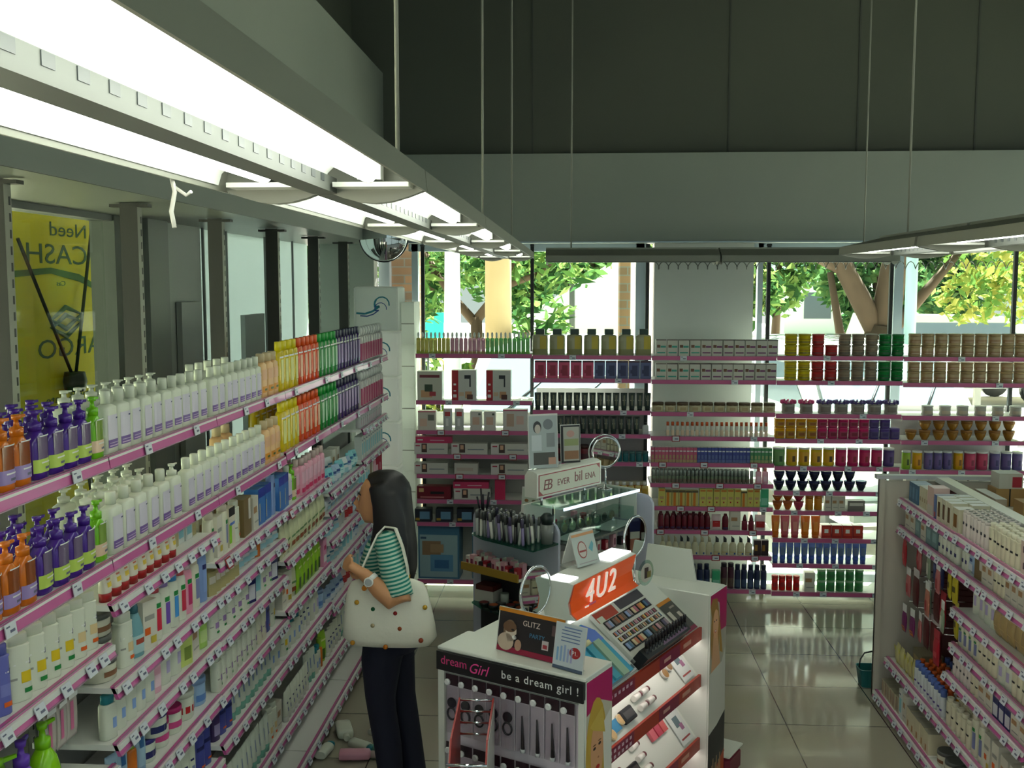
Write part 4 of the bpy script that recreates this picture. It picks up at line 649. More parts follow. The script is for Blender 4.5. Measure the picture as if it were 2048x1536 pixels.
SBX = box('soap_carton', 'steel blue carton', .05, .09, .11, C_(66, 104, 132), [(.2, .8, .2, .8, C_(90, 130, 160))], top=C_(190, 206, 222)); SBX2 = box('soap_carton', 'cream slim carton', .04, .09, .115, C_(206, 196, 164), [(.2, .8, .3, .5, C_(170, 150, 110))], top=C_(222, 222, 216)); SPB = box('soap_carton', 'tall pale pink carton', .1, .09, .15, C_(206, 176, 166), [(.05, .95, .02, .35, C_(196, 190, 176))], top=C_(232, 206, 214)); SWB = box('soap_carton', 'white carton, brown window', .06, .085, .13, C_(206, 202, 176), [(.25, .75, .2, .8, C_(96, 66, 34))], top=C_(226, 228, 230)); SWB2 = box('soap_carton', 'white carton with amber window', .09, .09, .12, C_(206, 200, 172), [(.15, .7, .2, .75, C_(130, 84, 20))], top=C_(226, 226, 222)); BLS = box('soap_carton', 'narrow blue carton', .035, .12, .13, C_(90, 110, 160), [(.2, .8, .1, .3, C_(170, 70, 60))], top=C_(190, 200, 216))
y = 6.02
Gmix(1.195, 6.03, 5.87, [(SBX, 3)], gs('far', 1), .02); Gmix(1.195, 5.87, 5.72, [(SBX2, 4)], gs('far', 1), .02); Gmix(1.195, 5.70, 5.60, [(SPB, 1)], gs('far', 1), .01); Gmix(1.195, 5.56, 5.30, [(BLS, 1), (SWB, 3)], gs('far', 1), .0); Gmix(1.195, 5.29, 5.20, [(SWB2, 1)], gs('far', 1), .0); Gmix(1.195, 5.55, 5.25, [(SWB, 4)], 'rear row, ' + gs('far', 1), .088)
BTX = bottle('baby_lotion_bottle', 'white bottle, black cap dot', .042, .04, .13, C_(214, 204, 196), C_(206, 196, 190), 'flip', .9, .8, [(.5, .62, -.3, .3, C_(60, 60, 66))], 2.2); CBX = bottle('baby_lotion_bottle', 'cream bottle, black print', .05, .04, .14, C_(214, 208, 180), C_(220, 214, 190), 'wide', .86, .8, [(.5, .58, -.4, .4, black)], 2.4, sh=.95)
q = MB(); q.cyl((0, 0, .13), (0, 0, .1306), .011, C_(60, 64, 66), 10); BTX.part('cap_print', q)
for r in range(4): Gr(BTX, 1.2, 5.17, 4.86, 7, ('%s row, ' % ORD[r + 1] if r else '') + gs('middle', 1), .001 + .0415 * r)
for r in range(3): Gr(CBX, 1.2, 4.85, 4.52, 7, ('%s row, ' % ORD[r + 1] if r else '') + gs('middle', 1), .001 + .0415 * r)
PBX = box('soap_carton', 'pale rose carton', .08, .14, .07, C_(206, 184, 172), [(.3, .7, .3, .7, C_(90, 60, 70))], top=C_(226, 220, 218))
for t in (0, 1): Gr(PBX, 1.2, 4.5, 4.27, 3, ('upper tier, ' if t else '') + gs('middle', 1), .0, up=.071 * t)
for t in (0, 1): Gr(PBX, 1.2, 4.24, 3.9, 4, ('upper tier, ' if t else '') + gs('closest', 1), .0, up=.071 * t)
NC = bottle('baby_lotion_bottle', 'white bottle with navy cap', .05, .04, .12, milk, C_(40, 36, 110), 'wide', .78, .7, [(.4, .6, -.3, .3, navy)], 2.5); GTE = box('soap_carton', 'grey-teal carton', .08, .05, .12, C_(110, 140, 140), [(.2, .8, .3, .7, C_(140, 170, 170))]); 
Gmix(1.034, 6.02, 5.2, [(BEIGEBX, 2), (GTE, 1), (BEIGEBX, 1), (GTE, 2), (NC, 5)], gs('far', 2)); Gmix(1.035, 5.16, 4.28, [(NC, 2), (BLUEPK, 1), (BROWNBX, 1), (LIMEBX, 0), (BEIGEBX, 2), (CBX, 3), (BEIGEBX, 3), (SCR, 3)], gs('middle', 2))
# hanging packs on the far bay
def hp(nm, w, h, m, art=(), tagc=wht): return pack('hanging_packet', nm, w, h, m, art, .018, tagc)
HP = [hp('red hanging packet', .07, .15, C_(176, 24, 44), [(.2, .8, .3, .5, C_(206, 80, 90))], C_(170, 30, 50)), hp('rose hanging packet', .06, .13, C_(190, 110, 110), [(.3, .7, .2, .6, C_(170, 40, 50))]), hp('pale green hanging packet', .05, .13, C_(150, 166, 140), [(.2, .8, .2, .7, C_(206, 206, 190))]), hp('navy hanging packet', .08, .15, C_(50, 56, 110), [(.2, .8, .5, .7, C_(90, 100, 150))], C_(60, 60, 110)), hp('maroon hanging packet', .09, .17, C_(86, 14, 20), (), C_(200, 190, 190)), hp('yellow hanging packet', .055, .15, C_(196, 180, 40), [(.2, .8, .4, .6, C_(90, 80, 30))], C_(200, 190, 90)), hp('violet and orange hanging packet', .055, .12, C_(120, 40, 100), [(.1, .9, .05, .3, C_(206, 120, 40))]), hp('salmon hanging packet', .065, .15, C_(190, 120, 100), [(.3, .7, .2, .6, C_(170, 40, 50))])]
k_ = 0
for r, (zz, seq) in enumerate([(.83, [0, 0, 1, 2, 3, 3, 1, 5, 5]), (.655, [1, 6, 4, 2, 7, 4, 0, 2, 5]), (.455, [6, 6, 1, 4, 4, 4, 0])]):
    for i, s_ in enumerate(seq):
        put(HP[s_], GF + .03 + random.uniform(0, .06), 6.0 - .09 * i - .02 * r, zz, R(-90) + random.uniform(-.12, .12), '%s row of hooks, far gondola bay' % ORD[r + 1], end='far end')
# lower shelves
SBO = bottle('baby_cologne', 'orange-capped small bottle', .036, .034, .13, C_(206, 208, 206), C_(206, 90, 30), 'flip', .72, .7, [(.2, .6, -.5, .5, C_(206, 60, 40)), (.75, .9, -.6, .6, C_(206, 150, 40))], 2.2); SBB = bottle('baby_cologne', 'small bottle with blue cap', .04, .036, .14, C_(206, 210, 212), C_(84, 110, 180), 'flip', .74, .7, [(.3, .4, -.5, .5, C_(90, 70, 140))], 2.2); SYP = pack('packet', 'yellow-ended packet', .06, .12, C_(196, 188, 130), [(0, .45, 0, .9, C_(206, 196, 40))], .04); TRY = box('display_tray', 'cardboard display tray of vials', .16, .12, .1, C_(150, 140, 110), [(.1, .9, .3, .7, C_(190, 170, 120))])
GL, GB = gs('far', 3), gs('far', 4)
Gmix(.245, 6.0, 5.85, [(SYP, 2)], GL, .0, GF - .045); Gr(TRY, .245, 5.98, 5.8, 1, GL, .1, GF - .045); Gr(SYP, .245, 5.83, 5.66, 3, GL, 0, GF - .045); Gr(SBB, .245, 5.66, 5.2, 9, GL, 0, GF - .045)
for r in range(1, 5): Gr(SBO if r < 4 else SBB, .245, 5.72, 5.22, 8, '%s row, %s' % (ORD[r + 1], GL), .045 * r, GF - .045)
BXR = box('soap_carton', 'beige carton, red-brown lines', .05, .16, .09, C_(190, 180, 150), [(.1, .25, .1, .9, C_(150, 80, 60)), (.6, .7, .1, .9, C_(150, 100, 80))], top=C_(150, 146, 124)); BXC = box('soap_carton', 'cream flat carton', .07, .2, .11, C_(206, 196, 164), [(.3, .6, .1, .4, C_(170, 120, 60))], top=C_(150, 146, 130))
Gr(BXR, .045, 6.02, 5.72, 6, GB, 0, GF - .105); Gmix(.045, 5.70, 5.58, [(AQUABX, 1), (BEIGEBX, 1)], GB, 0, GF - .105); Gr(BXC, .045, 5.57, 5.2, 5, GB, 0, GF - .105)
Gr(TUBK, .045, 5.16, 4.5, 6, gs('middle', 7), 0, GF - .105); Gr(TUBK, .045, 5.16, 4.5, 6, 'rear row, ' + gs('middle', 7), .12, GF - .105); Gr(BXC, .045, 4.48, 4.27, 3, gs('middle', 7), 0, GF - .105)
DIS = pack('wipes_pack', 'blue and teal wipes bag', .16, .14, C_(60, 140, 150), [(.2, .8, .2, .7, C_(30, 40, 80))], .09)
Gmix(.245, 5.16, 4.28, [(CBX, 5), (SCR, 2), (YELBX, 2), (BEIGEBX, 2)], gs('middle', 6), 0, GF - .045); Gr(CBX, .245, 5.16, 4.75, 7, 'rear row, ' + gs('middle', 6), .06, GF - .045)
Gmix(.5, 5.16, 4.28, [(BTX, 5), (CBX, 2), (PUB, 0), (BEIGEBX, 2), (NVB, 3), (BEIGEBX, 2)], gs('middle', 5), 0, GF - .02)
Gmix(.65, 5.16, 4.28, [(SCR, 4), (CBX, 4), (OVAL, 2), (CBX, 3), (BEIGEBX, 1)], gs('middle', 4)); GBG = pack('refill_pack', 'tan refill pouch', .075, .15, C_(170, 146, 96), [(.2, .8, .1, .4, C_(196, 170, 110))], .04, C_(70, 40, 26)); Gr(OVAL, .83, 5.12, 4.82, 4, gs('middle', 3), .04); Gr(GBG, .83, 4.8, 4.28, 7, gs('middle', 3), .02)
Gmix(1.035, 4.22, 3.9, [(BEIGEBX, 2), (YELBX, 2)], gs('closest', 2)); Gr(GBG, .83, 4.22, 3.9, 4, gs('closest', 3), .02); Gmix(.65, 4.22, 3.8, [(CBX, 5), (BEIGEBX, 2)], gs('closest', 4)); Gmix(.45, 4.22, 3.8, [(BEIGEBX, 4)], gs('closest', 5), 0, GF - .02); Gr(DIS, .245, 4.23, 3.75, 3, gs('closest', 6), 0, GF - .045); Gmix(.045, 4.22, 3.8, [(YELBX, 3), (BEIGEBX, 2)], gs('closest', 7), 0, GF - .105)
# goods on the far face of the gondola, seen over the top rail
gx = GF + .42
BIGC = box('soap_carton', 'large beige carton', .26, .2, .075, C_(196, 184, 150), [(.1, .5, .3, .6, C_(170, 150, 110))], top=C_(214, 220, 226)); REDC = box('soap_carton', 'white carton with red mark', .13, .12, .085, C_(196, 192, 180), [(.55, .95, .1, .8, C_(170, 40, 60))], top=C_(226, 226, 226)); WOD = box('soap_carton', 'tan slatted carton', .16, .12, .1, C_(170, 134, 84), [(.45, .5, 0, 1, black)]); GRC = box('soap_carton', 'bright green carton', .13, .16, .17, C_(40, 150, 50), [(.2, .8, .3, .7, C_(60, 170, 70))], top=C_(140, 190, 150)); YEC = box('soap_carton', 'cream and yellow carton', .14, .14, .11, C_(196, 186, 150), [(.3, 1, 0, .8, C_(206, 186, 40))], top=C_(220, 224, 226)); LNG = box('soap_carton', 'long white-topped carton', .06, .3, .09, C_(176, 160, 140), top=C_(230, 230, 228))
def far(k, x, y, up, lab, rz=0): tag(put(k, x, y, 1.2015 + up, rz, label=lab), group='cartons on the far side of the gondola')
far(REDC, 2.45, 5.98, .1, 'white carton with red mark on the far gondola shelf'); far(WOD, 2.45, 5.98, 0, 'tan carton under the red-marked one, far gondola shelf', 0)
for t in range(4): far(BIGC, 2.68, 5.86, .0755 * t, 'large beige carton, %s up in the tall carton stack' % ORD[t + 1])
far(LNG, 2.30, 5.82, 0, 'long white-topped carton lying behind the gondola rail'); far(WOD, 2.44, 5.6, 0, 'tan slatted carton at the foot of the beige stack'); far(GTE, 2.46, 5.38, 0, 'grey-green carton beside the bright green carton', 0)
far(GRC, 2.62, 5.3, 0, 'bright green carton behind the top rail', 0); far(GRC, 2.77, 5.34, 0, 'second bright green carton beside the first one', 0)
for t in range(2): far(YEC, 2.66, 5.02, .111 * t, ['lower', 'upper'][t] + ' cream and yellow carton beside the green cartons', R(10))
far(SWB, 2.44, 5.06, 0, 'white carton lying low before the yellow ones', R(40))
# ================================================================ makeup counters in the aisle
def TM(u, v, z, rz=0): return Matrix.Translation((u, v, z)) @ Matrix.Rotation(R(rz), 4, 'Z')
lam = C_(214, 216, 206, .3); lamP = C_(222, 210, 218, .35); pinkM = C_(176, 16, 96, .35); redstrip = C_(164, 52, 34, .35); plum = C_(126, 28, 62, .35); orangeS = C_(196, 78, 30, .35)
acr = glass((225, 240, 235), .12, 'clear_acrylic')
ct = empty('makeup_counter', (-.541, 4.036, 0), R(-28.75), 'white makeup counter with orange lit sign and pink photo ends', 'display counter')
W_, V1, V2 = .667, 1.23, 1.44
nb = MB()
nb.box((W_ / 2, .12, .5), (W_, .2, .998), lam); nb.box((.016, .01, .46), (.03, .03, .92), lam); nb.box((W_ - .012, .01, .46), (.024, .03, .92), lam); nb.box((W_ / 2, .018, .46), (W_ - .04, .006, .91), lamP)
nb.build('end_cabinet', ct)
MB().box((W_ / 2, .105, .995), (W_ + .006, .216, .014), lam, bev=.003).build('top_panel', ct)
hb = MB(); hb.box((W_ / 2, -.008, .948), (W_, .012, .076), C_(26, 26, 26, .3)); h = hb.build('header_board', ct)
t = MB(); text_mb(t, 'dream', .05, C_(206, 60, 120, .4), FR(.085, -.0145, .938)); text_mb(t, 'Girl', .058, C_(240, 70, 150, .4), FR(.2, -.0147, .928), shear=.35); t.build('logo_lettering', h); t = MB(); text_mb(t, 'be a dream girl !', .045, C_(226, 226, 222, .4), FR(.48, -.0145, .936), space=1.12); t.build('slogan_lettering', h)
pk = MB()
for z_ in (.902, .896): pk.box((W_ / 2, .006, z_), (W_ - .06, .008, .003), lam)
pk.build('peg_rail', ct)
def photo_end(u, v0, v1, z0, z1, look):
    """printed end board: magenta ground with a woman's portrait, facing +u"""
    p = MB(); p.box((u + .003, (v0 + v1) / 2, (z0 + z1) / 2), (.006, v1 - v0, z1 - z0), lam); q = p.build('photo_board', ct); vm = (v0 + v1) / 2; W2 = v1 - v0; a = MB()
    def E(cv, cz, rv, rz_, m, k, n=20, a0=0, a1=360): a.poly([(u + .0062 + .0003 * k, cv + rv * math.cos(R(a0 + (a1 - a0) * i / n)), cz + rz_ * math.sin(R(a0 + (a1 - a0) * i / n))) for i in range(n)], m)
    def P(pts, m, k): a.poly([(u + .0062 + .0003 * k, v0 + x * W2, zz) for x, zz in pts], m)
    skin, skin2 = C_(214, 158, 116), C_(196, 136, 96)
    if look == 0:
        P([(0, z0), (1, z0), (1, z1), (0, z1)], C_(196, 190, 170), 0); P([(0, z1 - .13), (.03, z1 - .3), (0, z1 - .45), (0, z1), (1, z1), (1, z1 - .14), (.55, z1 - .1)], pinkM, 1)
        E(vm - .025, z1 - .30, .085, .22, C_(196, 160, 60), 2); E(vm - .02, z1 - .29, .052, .125, skin, 3); P([(.12, z1 - .18), (.6, z1 - .13), (.72, z1 - .24), (.25, z1 - .2)], C_(206, 176, 80), 4)
        P([(.0, z1 - .52), (.15, z1 - .4), (.6, z1 - .4), (.9, z1 - .48), (.7, z0), (0, z0)], skin2, 2.5); P([(.62, z1 - .2), (.95, z1 - .16), (1, z1 - .5), (.7, z1 - .42)], C_(222, 220, 210), 2.6)
        for s_, dz in ((-.022, 0), (.02, .008)): E(vm - .02 + s_, z1 - .275 + dz, .011, .006, C_(40, 34, 30), 5); E(vm - .02 + s_, z1 - .262 + dz, .014, .003, C_(120, 84, 50), 5)
        E(vm - .015, z1 - .355, .017, .009, C_(190, 40, 40), 5); E(vm - .01, z1 - .318, .007, .004, C_(180, 120, 84), 5)
        P([(0, z0), (1, z0), (1, z0 + .25), (0, z0 + .3)], C_(176, 20, 60), 1.5)
    else:
        P([(0, z0), (1, z0), (1, z1), (0, z1)], C_(176, 172, 156), 0); P([(0, z1 - .06), (0, z1), (1, z1), (1, z1 - .2), (.62, z1 - .2), (.55, z1 - .06), (.3, z1 - .03)], pinkM, 1)
        E(vm - .04, z1 - .2, .055, .17, C_(170, 128, 62), 2); E(vm - .035, z1 - .15, .036, .07, C_(222, 170, 130), 3); P([(.2, z1 - .2), (.45, z1 - .2), (.62, z1 - .34), (.7, z1 - .40), (.08, z1 - .40)], C_(214, 166, 126), 2.5); P([(.0, z1 - .05), (.12, z1 - .02), (.4, z1 - .03), (.5, z1 - .1), (.3, z1 - .075), (.1, z1 - .12)], C_(150, 112, 56), 4); P([(.0, z1 - .38), (.75, z1 - .36), (.95, z1 - .3), (1, z1 - .62), (.5, z1 - .66), (0, z1 - .68)], C_(206, 206, 196), 2.7); P([(.55, z1 - .12), (.8, z1 - .32), (.6, z1 - .3)], C_(176, 136, 60), 2.8)
        for s_ in (-.014, .014): E(vm - .042 + s_, z1 - .135, .007, .004, C_(40, 34, 30), 5)
        E(vm - .04, z1 - .185, .012, .007, C_(196, 60, 60), 5); E(vm - .04, z1 - .184, .009, .003, C_(236, 232, 226), 6)
        P([(0, z0 + .02), (0, z1 - .68), (.5, z1 - .66), (1, z1 - .6), (1, z0 + .02)], C_(40, 44, 46), 2.4); P([(0, z0), (1, z0), (1, z0 + .18), (0, z0 + .06)], C_(176, 66, 30), 2.9)
        for i in range(9): P([(.15 + .07 * i, z0 + .05), (.2 + .07 * i, z0 + .05), (.2 + .07 * i, z0 + .12 + .03 * (i % 3)), (.15 + .07 * i, z0 + .12 + .03 * (i % 3))], C_(176, 150, 110), 3)
    a.build('portrait_print', q)
photo_end(W_, .004, .212, .0, .985, 0); photo_end(W_, V1, V2, .0, .995, 1)
fb = MB(); fb.box((W_ / 2, (V1 + V2) / 2, .5), (W_, V2 - V1, 1.0), lam, bev=.004); fb.build('end_cabinet', ct)
MB().slab([(.25, 1.40, 1.0), (.53, 1.40, 1.0), (.50, 1.40, 1.155), (.27, 1.40, 1.155)], (0, .012, 0), lam).build('back_board', ct)
co = MB(); co.box((.19, .72, .5), (.33, 1.01, 1.0), lam); co.box((.33, .72, .05), (.6, 1.04, .1), C_(140, 40, 60)); co.build('core_cabinet', ct)
bs = MB(); bs.box((.34, .72, .016), (.72, 1.42, .03), C_(132, 44, 62, .4)); bs.box((.34, .72, .035), (.72, 1.42, .008), lam)
bs.build('base_plate', ct)
tiers = [(.83, .36, 1.03, 0), (.60, .43, .80, 1), (.29, .43, .52, 2)]
for zf, ub, zbk, k in tiers:
    s = MB(); s.add([(ub, .21, zbk), (.62, .21, zf), (.62, V1, zf), (ub, V1, zbk), (ub, .21, zbk - .012), (.62, .21, zf - .012), (.62, V1, zf - .012), (ub, V1, zbk - .012)], [(0, 1, 2, 3), (4, 7, 6, 5), (0, 4, 5, 1), (3, 2, 6, 7)], lam); sp = s.build('sloping_shelf', ct)
    q = MB(); q.box((.626, (V1 + .21) / 2, zf - .02), (.012, V1 - .21, .06), redstrip); q.box((.6325, .36, zf - .02), (.001, .28, .058), plum); q.box((.6325, .86, zf - .02), (.001, .22, .058), plum)
    for r in range(7):
        q.box((.6335, .25 + .036 * r, zf - .008), (.001, .018, .013), C_(206, 176, 190)); 
        if k: q.box((.6335, .25 + .036 * r, zf - .034), (.001, .018, .013), C_(206, 176, 190))
    q.box((.6335, .83, zf - .02), (.001, .07, .016), C_(200, 150, 140)); q.box((.6335, 1.05, zf - .018), (.001, .09, .02), C_(206, 150, 130)); q.build('price_strip', sp)
    lt = MB(); lt.box((.60, .72, zf - .056), (.03, 1.0, .006), mat((255, 246, 240), .4, emit=6.0)); lt.build('strip_lamp', sp)
    MB().add([(ub, .21, zf - .06), (ub, V1, zf - .06), (ub, V1, max(zf - .25, .06)), (ub, .21, max(zf - .25, .06))], [(0, 1, 2, 3)], lam).build('riser_panel', sp)
# lightbox sign
sg = MB(); prof = [(.36, 1.21), (.385, 1.205), (.375, 1.17), (.36, 1.12), (.37, 1.075), (.4, 1.055), (.34, 1.05), (.25, 1.05), (.24, 1.09), (.235, 1.205), (.25, 1.21)]
sg.slab([(u_, .42, z_) for u_, z_ in prof], (0, .6, 0), lam); so = sg.build('lightbox_sign', ct)
fp = [(.389, 1.205), (.381, 1.17), (.368, 1.125), (.376, 1.078), (.404, 1.058)]; q = MB()
ori = mat((226, 84, 22), .35, emit=.22)
vs = [(u_, v_, z_) for v_ in (.425, 1.015) for u_, z_ in fp]; q.add(vs, [(i, i + 5, i + 6, i + 1) for i in range(4)], ori); fo = q.build('sign_face', so)
q = MB(); lw = mat((255, 240, 226), .4, emit=.45); Mx = Matrix.Translation((.3795, .68, 1.09)) @ Matrix.Rotation(R(90), 4, 'Z') @ Matrix.Rotation(R(90 + 6), 4, 'X'); text_mb(q, '4U2', .15, lw, Mx, ext=.003, space=1.2); q.box((.381, .6, 1.082), (.004, .06, .008), C_(236, 120, 150)); q.box((.381, .55, 1.08), (.004, .03, .006), lw); q.build('lettering', fo)
for v_ in (.5, .95):
    MB().box((.31, v_, 1.025), (.02, .02, .05), CHROME).build('post', so)
ub = MB(); ub.box((.31, .72, 1.046), (.11, .5, .008), mat((250, 252, 255), .4, emit=2.6)); ub.build('lamp_panel', so)
tl = MB(); tl.box((.31, .47, 1.213), (.1, .08, .006), mat((250, 252, 255), .4, emit=2.4)); tl.box((.31, .92, 1.213), (.1, .2, .006), mat((250, 252, 255), .4, emit=2.0)); tl.build('lamp_panel', so)
# loose things standing on the counter: placed in counter coordinates, kept top level
CM = Matrix.Translation((-.541, 4.036, 0)) @ Matrix.Rotation(R(-28.75), 4, 'Z')
def onto(name, mb, label, cat, group=None, M=CM, loc=(0, 0, 0), rz=0.0, ang=-28.75):
    p = M @ Vector(loc); o = mb.build(name, None, tuple(p), R(ang + rz)); return tag(o, label, cat, group)
def card_stand(name, w, h, label, draw, loc, rz=0, lean=12, M=CM, ang=-28.75, tent=False):
    """printed card leaning back on a foot; drawn in its own plane (x right, z up)"""
    L = Matrix.Rotation(R(-lean), 4, 'X'); b_ = MB(); b_.box((0, .002, h / 2), (w, .004, h), C_(206, 206, 200), M=L); b_.box((0, .018, .0035), (w * .8, .03, .006), C_(206, 206, 200))
    if tent: b_.box((0, .002, h / 2), (w, .004, h), C_(206, 206, 200), M=Matrix.Translation((0, 2 * h * math.sin(R(lean)), 0)) @ Matrix.Rotation(R(lean), 4, 'X'))
    o = onto(name, b_, label, 'card', None, M, loc, rz, ang); a = MB()
    def P(pts, m, k=1): a.add([tuple(L @ Vector((x, -.0006 * k - .0004, z))) for x, z in pts], [tuple(range(len(pts)))], m)
    def Rc(x0, x1, z0, z1, m, k=1): P([(x0, z0), (x1, z0), (x1, z1), (x0, z1)], m, k)
    def El(cx, cz, rx, rz_, m, k=1): P([(cx + rx * math.cos(R(i * 20)), cz + rz_ * math.sin(R(i * 20))) for i in range(18)], m, k)
    def Tx(s, x, z, size, m, k=2): text_mb(a, s, size, m, L @ FR(x, -.0006 * k - .0006, z), ext=.0003)
    draw(P, Rc, El, Tx); a.build('print', o); return o
skin = C_(206, 190, 172); gold = C_(196, 122, 24)
def glitz(P, Rc, El, Tx):
    Rc(-.15, .15, 0, .17, C_(34, 28, 30), 1); Rc(-.155, .155, .155, .17, gold, 2); Rc(-.15, .15, 0, .022, C_(140, 20, 56), 2)
    El(-.095, .085, .03, .042, C_(120, 96, 74), 2); El(-.088, .08, .026, .038, skin, 3); El(-.11, .04, .038, .034, C_(190, 170, 150), 3); El(-.095, .1, .032, .022, C_(110, 80, 56), 4); El(-.07, .062, .011, .008, C_(226, 222, 216), 5); El(-.06, .066, .009, .009, C_(26, 24, 26), 5); El(-.08, .09, .008, .004, C_(40, 30, 30), 5); El(-.05, .035, .016, .022, C_(176, 140, 116), 4)
    Tx('GLITZ', .005, .115, .03, C_(214, 196, 186), 4); Tx('PARTY', .035, .075, .024, C_(60, 120, 156), 4); Rc(.06, .09, .04, .075, C_(190, 180, 180), 3); Rc(.065, .085, .045, .06, C_(160, 50, 60), 4); Rc(.1, .125, .1, .14, C_(90, 70, 70), 3)
def p1card(P, Rc, El, Tx):
    Rc(-.068, .068, 0, .17, C_(186, 196, 200), 1); Rc(-.068, .068, 0, .012, C_(70, 84, 104), 2); El(.028, .07, .025, .021, C_(160, 40, 44), 2); Tx('P1.', .028, .062, .022, C_(230, 226, 222), 4)
    for i in range(5): Rc(-.055 + .016 * i, -.046 + .016 * i, .03, .08 + .006 * (i % 3), C_(120 + 10 * i, 160, 196), 2)
    for i in range(4): Rc(-.04, .045, .105 + .013 * i, .109 + .013 * i, C_(90, 110, 150), 2)
    Rc(-.03, .05, .155, .16, C_(110, 130, 170), 2)
card_stand('advert_card', .31, .172, 'black party advert card with gold top edge on the white counter', glitz, (.375, .075, 1.005), -3, 10)
card_stand('price_card', .14, .172, 'pale blue price card with red oval beside the black advert', p1card, (.575, .03, 1.005), -6, 10)
def tent(P, Rc, El, Tx):
    Rc(-.075, .075, 0, .15, C_(190, 198, 190), 1); Rc(-.075, .075, .13, .142, C_(206, 150, 100), 2); El(-.022, .07, .03, .038, C_(160, 70, 64), 2); El(-.022, .07, .025, .033, C_(206, 196, 186), 3); Rc(-.045, 0, .06, .068, C_(160, 70, 64), 4); P([(.02, .07), (.05, .1), (.058, .085), (.04, .05)], C_(110, 170, 180), 2); Rc(-.06, .06, .01, .014, C_(170, 160, 160), 2)
card_stand('tent_card', .15, .15, 'white folded tent card with red circle on top of the lit sign', tent, (.31, .70, 1.217), 78, 18, tent=True)
def slopeM(v, s, up=0.0, k=0, rz=0):
    zf, ub, zbk, _ = tiers[k]; u_ = ub + (.62 - ub) * s; z_ = zbk + (zf - zbk) * s; a = math.degrees(math.atan2(zbk - zf, .62 - ub))
    return CM @ Matrix.Translation((u_, v, z_)) @ Matrix.Rotation(R(90), 4, 'Z') @ Matrix.Rotation(R(-(90 - a)), 4, 'X') @ Matrix.Translation((0, -up, 0)) @ Matrix.Rotation(R(rz), 4, 'Y')
def onslope(name, mb, label, cat, group, v, s, up=0.0, k=0, rz=0):
    o = mb.build(name); o.matrix_world = slopeM(v, s, up, k, rz); return tag(o, label, cat, group)
# local frame on a slope: x along +v, z up the slope, -y out of the shelf
def glitz2(a, y=-.012):
    def Rc(x0, x1, z0, z1, m, k): a.add([(x0, y - .0005 * k, z0), (x1, y - .0005 * k, z0), (x1, y - .0005 * k, z1), (x0, y - .0005 * k, z1)], [(0, 1, 2, 3)], m)
    Rc(-.07, .07, 0, .19, C_(66, 66, 62), 1); Rc(-.07, .07, .172, .19, gold, 2); Rc(-.07, .07, 0, .02, C_(126, 26, 60), 2); Rc(-.055, -.02, .08, .13, C_(196, 190, 176), 3); Rc(-.05, -.01, .04, .08, C_(206, 186, 166), 3); Rc(.02, .05, .08, .11, C_(190, 180, 170), 3); Rc(.0, .05, .14, .15, C_(150, 140, 130), 3)
q = MB(); q.box((0, -.006, .095), (.14, .01, .19), lam); glitz2(q); onslope('advert_card', q, 'small dark advert card with gold edge at the far slope end', 'card', None, 1.13, .97, .004)
# eyeshadow tray
q = MB(); q.box((0, -.01, .13), (.46, .02, .27), C_(206, 206, 196)); q.box((-.14, -.0205, .235), (.18, .002, .05), C_(170, 60, 40)); q.box((.1, -.0205, .24), (.24, .002, .045), C_(66, 60, 70)); q.box((-.2, -.021, .22), (.05, .002, .03), C_(196, 206, 186)); q.box((0, -.035, -.012), (.46, .07, .05), C_(26, 26, 28)); q.box((.08, -.0705, -.012), (.26, .001, .03), C_(120, 90, 120)); q.box((-.1, -.0705, -.012), (.12, .001, .02), C_(90, 90, 84))
tray = onslope('palette_tray', q, 'white and black tester tray of eyeshadow on the sloping counter', 'tray', None, .80, .86, .006)
cols = [(150, 130, 140), (190, 110, 80), (206, 160, 60), (130, 150, 190), (190, 140, 150), (110, 90, 80), (70, 110, 140), (170, 90, 110), (206, 186, 150), (90, 80, 110), (150, 90, 60), (60, 70, 60)]
pa = MB()
for r, (z0, hh, nn, ww) in enumerate([(.165, .038, 7, .052), (.125, .022, 11, .03), (.095, .022, 11, .03), (.045, .038, 7, .052)]):
    for i in range(nn):
        x = -.215 + .43 * (i + .5) / nn
        if hh > .03: pa.box((x, -.0215, z0 + hh / 2), (ww, .006, hh + .006), C_(24, 24, 26)); pa.box((x - .01, -.0255, z0 + hh / 2), (ww * .4, .002, hh * .8), C_(*cols[(i * 5 + r) % 12])); pa.box((x + .012, -.0255, z0 + hh / 2), (ww * .38, .002, hh * .8), C_(*cols[(i * 7 + r + 3) % 12]))
        else: pa.box((x, -.021, z0 + hh / 2), (ww, .003, hh), C_(30, 30, 32)); pa.box((x - .006, -.0235, z0 + hh / 2), (ww * .36, .002, hh * .8), C_(*cols[(i * 3 + r) % 12])); pa.box((x + .007, -.0235, z0 + hh / 2), (ww * .34, .002, hh * .8), C_(*cols[(i * 5 + r + 2) % 12]))
pa.build('shadow_pan', tray)
MK = Kind('mascara_tube', 'black mascara tube', 'makeup', .018, .018, .08); q = MB(); q.lathe([(.008, 0), (.009, .01), (.009, .045)], C_(20, 20, 22, .25), 10); MK.root(q); q = MB(); q.lathe([(.0085, .046), (.0085, .075), (.006, .08)], C_(34, 30, 34, .25), 10); MK.part('cap', q)
for i in range(14):
    p = slopeM(.60 + .031 * i, .94, .055) @ Vector((0, 0, .0)); o = put(MK, p.x, p.y, p.z, 0, label='black mascara tube, %s along the front of the tester tray' % ORD[i + 1], group='mascara tubes in the tester tray')
